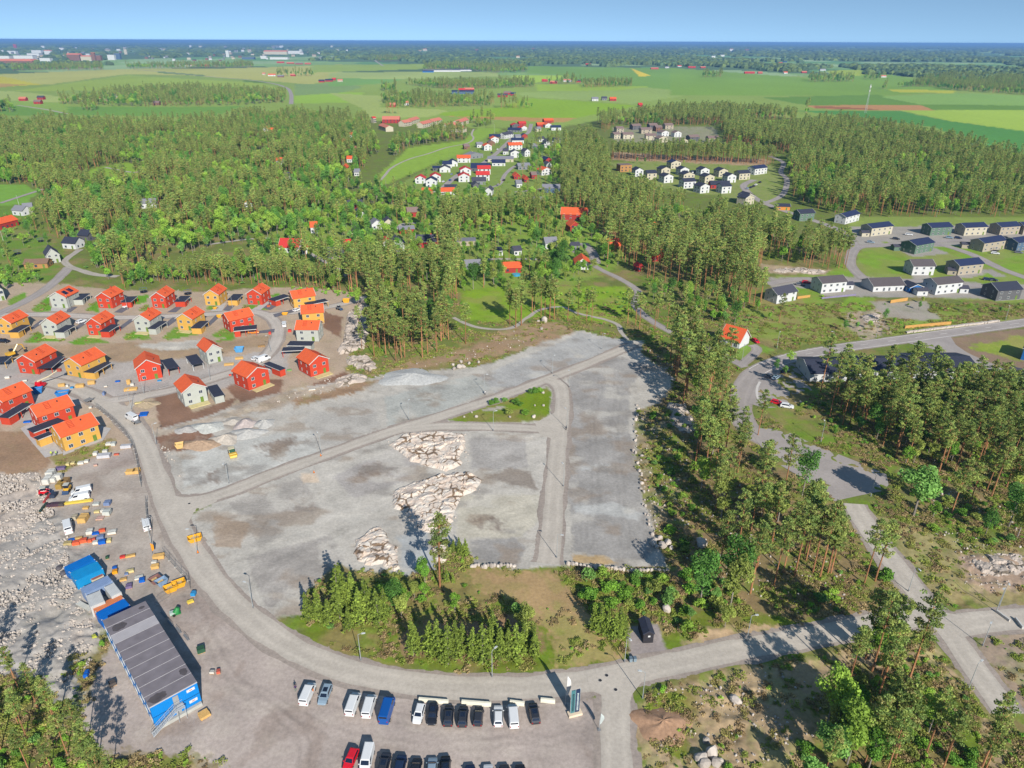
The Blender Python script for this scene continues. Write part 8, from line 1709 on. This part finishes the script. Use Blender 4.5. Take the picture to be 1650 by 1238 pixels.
def bin_(px, py, label):
 x, y = G(px, py); r = thing('wheelie_bin', label, 'bin', (x, y, 0), .1, 'grey bins at the shed drive'); MB().prism([(-.28, .1), (.28, .1), (.34, 1.0), (-.34, 1.0)], -.35, .35).build('body', mat('bin_grey', (140, 158, 170), .6), r); MB().prism([(-.36, 1.0), (.36, 1.0), (.3, 1.1), (-.3, 1.1)], -.4, .38).build('lid', mat('bin_lid', (110, 130, 146), .6), r)
bin_(1016, 1066, 'left grey bin beside the lamp post at the shed drive'); bin_(1022.5, 1065.5, 'right grey bin beside the lamp post at the shed drive')
house('garden_shed', G(*zw(766, 812)), G(*zw(834, 808)), 4.2, 2.5, .7, True, 'navy', 'black', 'small black shed with dark roof on the gravel drive', 'shed', None, 0, .15, wins=[(.1, 1.9, .5, .4)])
dk = mat('shed_black', (58, 56, 62));
for o in bpy.data.objects:
 if o.get('label') == 'small black shed with dark roof on the gravel drive':
  for c in o.children:
   if c.name.startswith('wall'): c.data.materials[0] = dk
   if c.name.startswith('window'): c.data = c.data.copy(); c.data.materials[0] = sgn
# temporary mesh fence panels
fm = mat('fence_steel', (120, 126, 130), .6, .5)
def fence_panel_mesh():
 b = MB(); b.tube([(-1.7, 0, .1), (-1.7, 0, 2.0), (1.7, 0, 2.0), (1.7, 0, .1), (-1.7, 0, .1)], .035, 5); b.tube([(-1.7, 0, 1.05), (1.7, 0, 1.05)], .02, 4)
 for k in range(9): b.tube([(-1.36 + k * .34, 0, .1), (-1.36 + k * .34, 0, 2.0)], .010, 3, False)
 return b.mesh('mesh', fm)
fpm = fence_panel_mesh(); ffm = MB().box(-1.7, 0, .06, .3, .7, .12).mesh('foot', conc)
def fence_run(pts, where):
 ln = smooth_line(GW(pts), .5); s = np.concatenate([[0], np.cumsum(np.hypot(*np.diff(ln, axis=0).T))]); n = int(s[-1] / 3.5)
 for k in range(n):
  a, b = [np.array([np.interp(v, s, ln[:, 0]), np.interp(v, s, ln[:, 1])]) for v in (k * 3.5, (k + 1) * 3.5)]
  r = thing('fence_panel', 'grey mesh fence panel ' + where, 'fence panel', ((a[0] + b[0]) / 2, (a[1] + b[1]) / 2, 0), math.atan2(b[1] - a[1], b[0] - a[0]), 'temporary fence ' + where); link('mesh', fpm, r); link('foot', ffm, r)
fence_run([z3(850, 310), z3(930, 375), z3(1050, 480), z3(1165, 625), z3(1215, 780), z3(1262, 1060)], 'along the left side of the site road')
fence_run([z3(1050, 245), z3(1250, 190), z3(1450, 130), z3(1560, 100)], 'before the twin gabled house'); fence_run([z14(185, 330), z14(270, 430), z14(420, 600), z14(515, 690), z14(520, 780)], 'at the yellow skips'); fence_run([z14(100, 960), z14(220, 870), z14(300, 840)], 'between office and skips'); fence_run([zy(1115, 320), zy(1120, 440), zy(1150, 640)], 'beside the white van')
for k, (x, y) in enumerate(((1035, 120), (1080, 175), (1130, 220), (1180, 265))):
 gx_, gy_ = G(*zo(x, y)); r = thing('bicycle_rack', ORD[k] + ' low grey rack in the line right of the office', 'rack', (gx_, gy_, 0), -.75, 'low racks right of the office'); MB().tube([(-1.1, 0, 0), (-1.1, 0, .7), (1.1, 0, .7), (1.1, 0, 0)], .04, 5).build('hoop', greym, r); MB().box(0, 0, .05, 2.3, .5, .08).build('base', greym, r)
for k, (px, py, lb) in enumerate(((977.5, 1089, 'iron cover in the road right of the pylon, upper'), (967, 1097, 'iron cover in the road right of the pylon, lower'), (305, 752 + 60, 'iron cover at the mouth of the upper gravel lane'), (992, 1112, 'iron cover at the road mouth beside the waste ground'))):
 x, y = G(px, py); r = thing('manhole_cover', lb, 'manhole cover', (x, y, .06), 0, 'manhole covers'); MB().tube([(0, 0, 0), (0, 0, .03)], .42, 20).build('ring', conc, r); MB().tube([(0, 0, .03), (0, 0, .045)], .34, 20).build('lid', darkm, r)
# concrete kerb barriers at the right fork and timber fences of the gardens
for a, b, lb in (((1462, 150), (1552, 215), 'white kerb bar on the right fork, left one'), ((1590, 200), (1640, 265), 'white kerb bar on the right fork, right one')):
 A, B = G(*zX(*a)), G(*zX(*b)); L = math.hypot(B[0] - A[0], B[1] - A[1]); r = thing('kerb_bar', lb, 'barrier', ((A[0] + B[0]) / 2, (A[1] + B[1]) / 2, .03), math.atan2(B[1] - A[1], B[0] - A[0])); MB().box(0, 0, .3, L, .45, .6).build('block', conc, r); MB().box(0, 0, .63, L * .98, .3, .06).build('cap', trim, r)
def fence(name, a, b, h, m, label, cat='fence'):
 A, B = np.array(G(*a)), np.array(G(*b)); L = np.hypot(*(B - A)); r = thing(name, label, cat, (*(A + B) / 2, 0), math.atan2(*(B - A)[::-1])); MB().box(0, 0, h / 2 + .1, L, .1, h).build('boards', m, r)
 for k in range(max(2, int(L / 4)) + 1): MB().box(-L / 2 + L * k / max(2, int(L / 4)), .12, h / 2, .14, .14, h + .2).build('post', m, r)
wf = mat('timber_fence', (214, 164, 92), .6)
fence('timber_fence', (1458, 530), (1532, 523), 1.4, wf, 'yellow timber fence on the stone wall beside the street'); fence('timber_fence', z7(860, 950), z7(960, 935), 1.6, wf, 'timber fence at the terrace of the long white house'); fence('timber_fence', z7(310, 925), z7(385, 915), 1.3, wf, 'timber fence beside the small black and white house'); fence('terrace_fence', z7(455, 925), z7(655, 905), .9, mat('lilac_boards', (150, 140, 176), .6), 'lilac grey boarding before the white terrace house')
A, B = np.array(G(1460, 537)), np.array(G(1612, 518)); r = thing('stone_wall', 'low pale stone wall along the upper side of the street', 'wall', (*(A + B) / 2, 0), math.atan2(*(B - A)[::-1])); L = np.hypot(*(B - A)); b = MB()
for k in range(int(L / .9)): b.box(-L / 2 + .45 + k * .9, RND.uniform(-.15, .15), .4, .92, RND.uniform(.8, 1.1), RND.uniform(.7, 1.0))
b.build('stones', stone, r)
# telecom mast far out in the fields
x, y = G(1394, 182); r = thing('lattice_mast', 'thin pale lattice mast standing in the far right fields', 'mast', (x, y, 0)); mm = mat('mast_steel', (214, 216, 218), .6)
for sx, sy in ((-1, -1), (1, -1), (0, 1)): MB().tube([(sx * 1.6, sy * 1.6, 0), (sx * .4, sy * .4, 48)], .22, 4).build('leg', mm, r)
b = MB(); pts = []
for k in range(13): t = k / 12; f = 1.6 - 1.2 * t; pts.append(((-1 if k % 2 else 1) * f, (-1 if k % 3 else 1) * f, 48 * t))
b.tube(pts, .16, 4).build('bracing', mm, r); MB().box(0, 0, 44, 2.2, 2.2, 3).build('antenna', trim, r); MB().box(0, 0, 37, 2.0, 2.0, 2).build('antenna', trim, r)
# pools, trampolines, flag pole
x, y = G(*r6(125, 645)); r = thing('garden_pool', 'round turquoise pool beside the red cottage', 'pool', (x, y, 0)); MB().tube([(0, 0, 0), (0, 0, .9)], 2.2, 24).build('wall', mat('pool_wall', (60, 160, 210), .6), r); MB().tube([(0, 0, .9), (0, 0, .95)], 2.0, 24).build('water', mat('pool_water', (60, 190, 220), .6, .1), r)
for px, py, lb in ((66, 390, 'blue trampoline on the lawn of the large grey gabled house'), (29, 410, 'dark trampoline at the left garden'), (1604, 406, 'white trampoline beside the balcony canopy house'), (232, 472, 'dark trampoline behind the second red house'), (303, 475, 'dark trampoline behind the carport by the yellow house')):
 x, y = G(px, py); r = thing('trampoline', lb, 'trampoline', (x, y, 0)); MB().tube([(0, 0, .75), (0, 0, .8)], 1.8, 18).build('mat', mat('trampoline_mat', (40, 44, 60)), r)
 for k in range(6): a = k * math.pi / 3; MB().tube([(1.85 * math.cos(a), 1.85 * math.sin(a), 0), (1.85 * math.cos(a), 1.85 * math.sin(a), 2.2)], .04, 4).build('leg', greym, r)
 b = MB(); b.tube([(1.85 * math.cos(a), 1.85 * math.sin(a), 2.2) for a in np.linspace(0, 6.283, 19)], .05, 4, False); b.build('top_ring', mat('ring_blue', (50, 90, 170), .6), r)
for (px, py), h, lb in (((797, 218), 14, 'white flag pole at the top of the village park'), ((671, 400), 9, 'white flag pole beside the cross roof house'), ((873, 263), 12, 'tall pale pole at the right of the village'), ((32, 335), 9, 'white pole at the left meadow'), ((8, 397), 9, 'grey pole in the left garden')):
 x, y = G(px, py); r = thing('flag_pole', lb, 'flag pole', (x, y, 0)); MB().tube([(0, 0, 0), (0, 0, h)], [.12, .06], 6).build('pole', trim, r); MB().tube([(0, 0, h), (0, 0, h + .2)], .12, 6).build('knob', trim, r)
# ------------------------------------------------------------------ people
def person(px, py, rz, jacket, trousers, hair, label, arms=((.32, .02, .85), (-.32, .02, .85)), stride=.12):
 V = [(0, 0, .95), (0, 0, 1.2), (0, 0, 1.42), (0, 0, 1.53), (0, .01, 1.62), (0, .02, 1.74), (.19, 0, 1.40), (.27, .02, 1.13), arms[0], (-.19, 0, 1.40), (-.27, .02, 1.13), arms[1], (.1, 0, .88), (.11, stride * .6, .48), (.11, stride, .08), (.11, stride + .16, .04), (-.1, 0, .88), (-.11, -stride * .4, .48), (-.11, -stride, .08), (-.11, -stride + .16, .04)]
 E_ = [(0, 1), (1, 2), (2, 3), (3, 4), (4, 5), (2, 6), (6, 7), (7, 8), (2, 9), (9, 10), (10, 11), (0, 12), (12, 13), (13, 14), (14, 15), (0, 16), (16, 17), (17, 18), (18, 19)]
 Rr = [.15, .15, .15, .06, .10, .085, .07, .055, .04, .07, .055, .04, .10, .07, .05, .04, .10, .07, .05, .04]
 me = D.meshes.new('person'); me.from_pydata(V, E_, []); o = D.objects.new('person', me); COL.objects.link(o)
 md = o.modifiers.new('skin', 'SKIN'); sv = me.skin_vertices[0].data if me.skin_vertices else None
 if sv is None:
  import bmesh
  bm = bmesh.new(); bm.from_mesh(me); bm.verts.layers.skin.verify(); bm.to_mesh(me); bm.free(); sv = me.skin_vertices[0].data
 for k, q in enumerate(Rr): sv[k].radius = (q, q * .8)
 sv[0].use_root = True; o.modifiers.new('sub', 'SUBSURF').levels = 1
 dg_ = bpy.context.evaluated_depsgraph_get(); m2 = bpy.data.meshes.new_from_object(o.evaluated_get(dg_)); D.objects.remove(o)
 for m_ in (mat('jacket_%d_%d_%d' % jacket, jacket, .62), mat('trousers_%d_%d_%d' % trousers, trousers, .62), mat('skin_tone', (226, 180, 150), .6), darkm): m2.materials.append(m_)
 for p in m2.polygons:
  z = p.center.z; p.material_index = 2 if z > 1.52 or (abs(p.center.x) > .24 and z < .95 and z > .7) else 0 if z > .92 else 3 if z < .1 else 1
 x, y = G(px, py); r = link('person', m2, None, (x, y, .02), rz, label=label, cat='person')
 b = MB(); b.tube([(0, .0, 1.66), (0, 0, 1.76), (0, 0, 1.81)], [.105, .10, .03], 8).build('hair', mat('hair_%d_%d_%d' % hair, hair), r)
 return r
person(*zc1(140, 240), .4, (64, 40, 92), (92, 132, 110), (70, 50, 40), 'person in dark top and green trousers standing left of the leftmost white van')
person(*zc1(372, 285), 1.2, (236, 130, 50), (96, 84, 72), (110, 80, 56), 'person in orange jacket at the open door of the leftmost white van', ((.3, .25, 1.05), (-.3, .2, 1.05)))
person(*z3(460, 742), .3, (206, 226, 60), (90, 96, 70), (226, 220, 120), 'person in yellow safety jacket beside the lowest yellow house, left of two')
person(*z3(502, 738), 2.6, (190, 226, 90), (60, 90, 70), (240, 240, 240), 'person in green yellow safety jacket beside the lowest yellow house, right of two')
person(*z6_(750, 150), 1.0, (226, 226, 230), (60, 60, 70), (60, 50, 40), 'person in white jacket standing by the lane above the green island')
person(*z6_(1288, 385), 2.0, (56, 60, 80), (70, 60, 60), (60, 50, 40), 'person in dark clothes standing east of the green island')
# road cones at lamp feet and small signs
for px, py, lb in ((517, 735, 'orange marker cone at the lamp on the gravel lane'), (506, 762, 'yellow marker post beside the gravel lane'), (319, 891, 'orange marker cone beside the yellow skip')):
 x, y = G(px, py); r = thing('traffic_cone', lb, 'cone', (x, y, .02)); MB().tube([(0, 0, .05), (0, 0, .75)], [.22, .05], 10).build('cone', mat('cone_orange', (250, 140, 40), .6), r); MB().box(0, 0, .03, .5, .5, .06).build('foot', darkm, r)
r = thing('site_banner', 'tall orange banner flag at the fence beside the site road', 'banner', (*G(*z14(45, 330)), 0), .3); MB().tube([(0, 0, 0), (0, 0, 3.4)], .05, 6).build('pole', greym, r); MB().prism([(.05, .8), (.6, 1.2), (.7, 2.6), (.05, 3.3)], -.02, .02).build('cloth', mat('banner_orange', (246, 160, 40), .62), r)
# ------------------------------------------------------------------ the air
hz = D.materials.new('haze'); hz.use_nodes = True; hn = hz.node_tree.nodes; hn.remove(hn['Principled BSDF'])
pv = hn.new('ShaderNodeVolumePrincipled'); pv.inputs['Color'].default_value = (.20, .41, .80, 1); pv.inputs['Density'].default_value = 6.5e-5; pv.inputs['Anisotropy'].default_value = 0
hz.node_tree.links.new(pv.outputs[0], hn['Material Output'].inputs['Volume'])
MB().box(0, 30500, 57, 129000, 68000, 122).build('haze', hz, label='pale blue air that fades the far woods', cat='haze', kind='stuff')
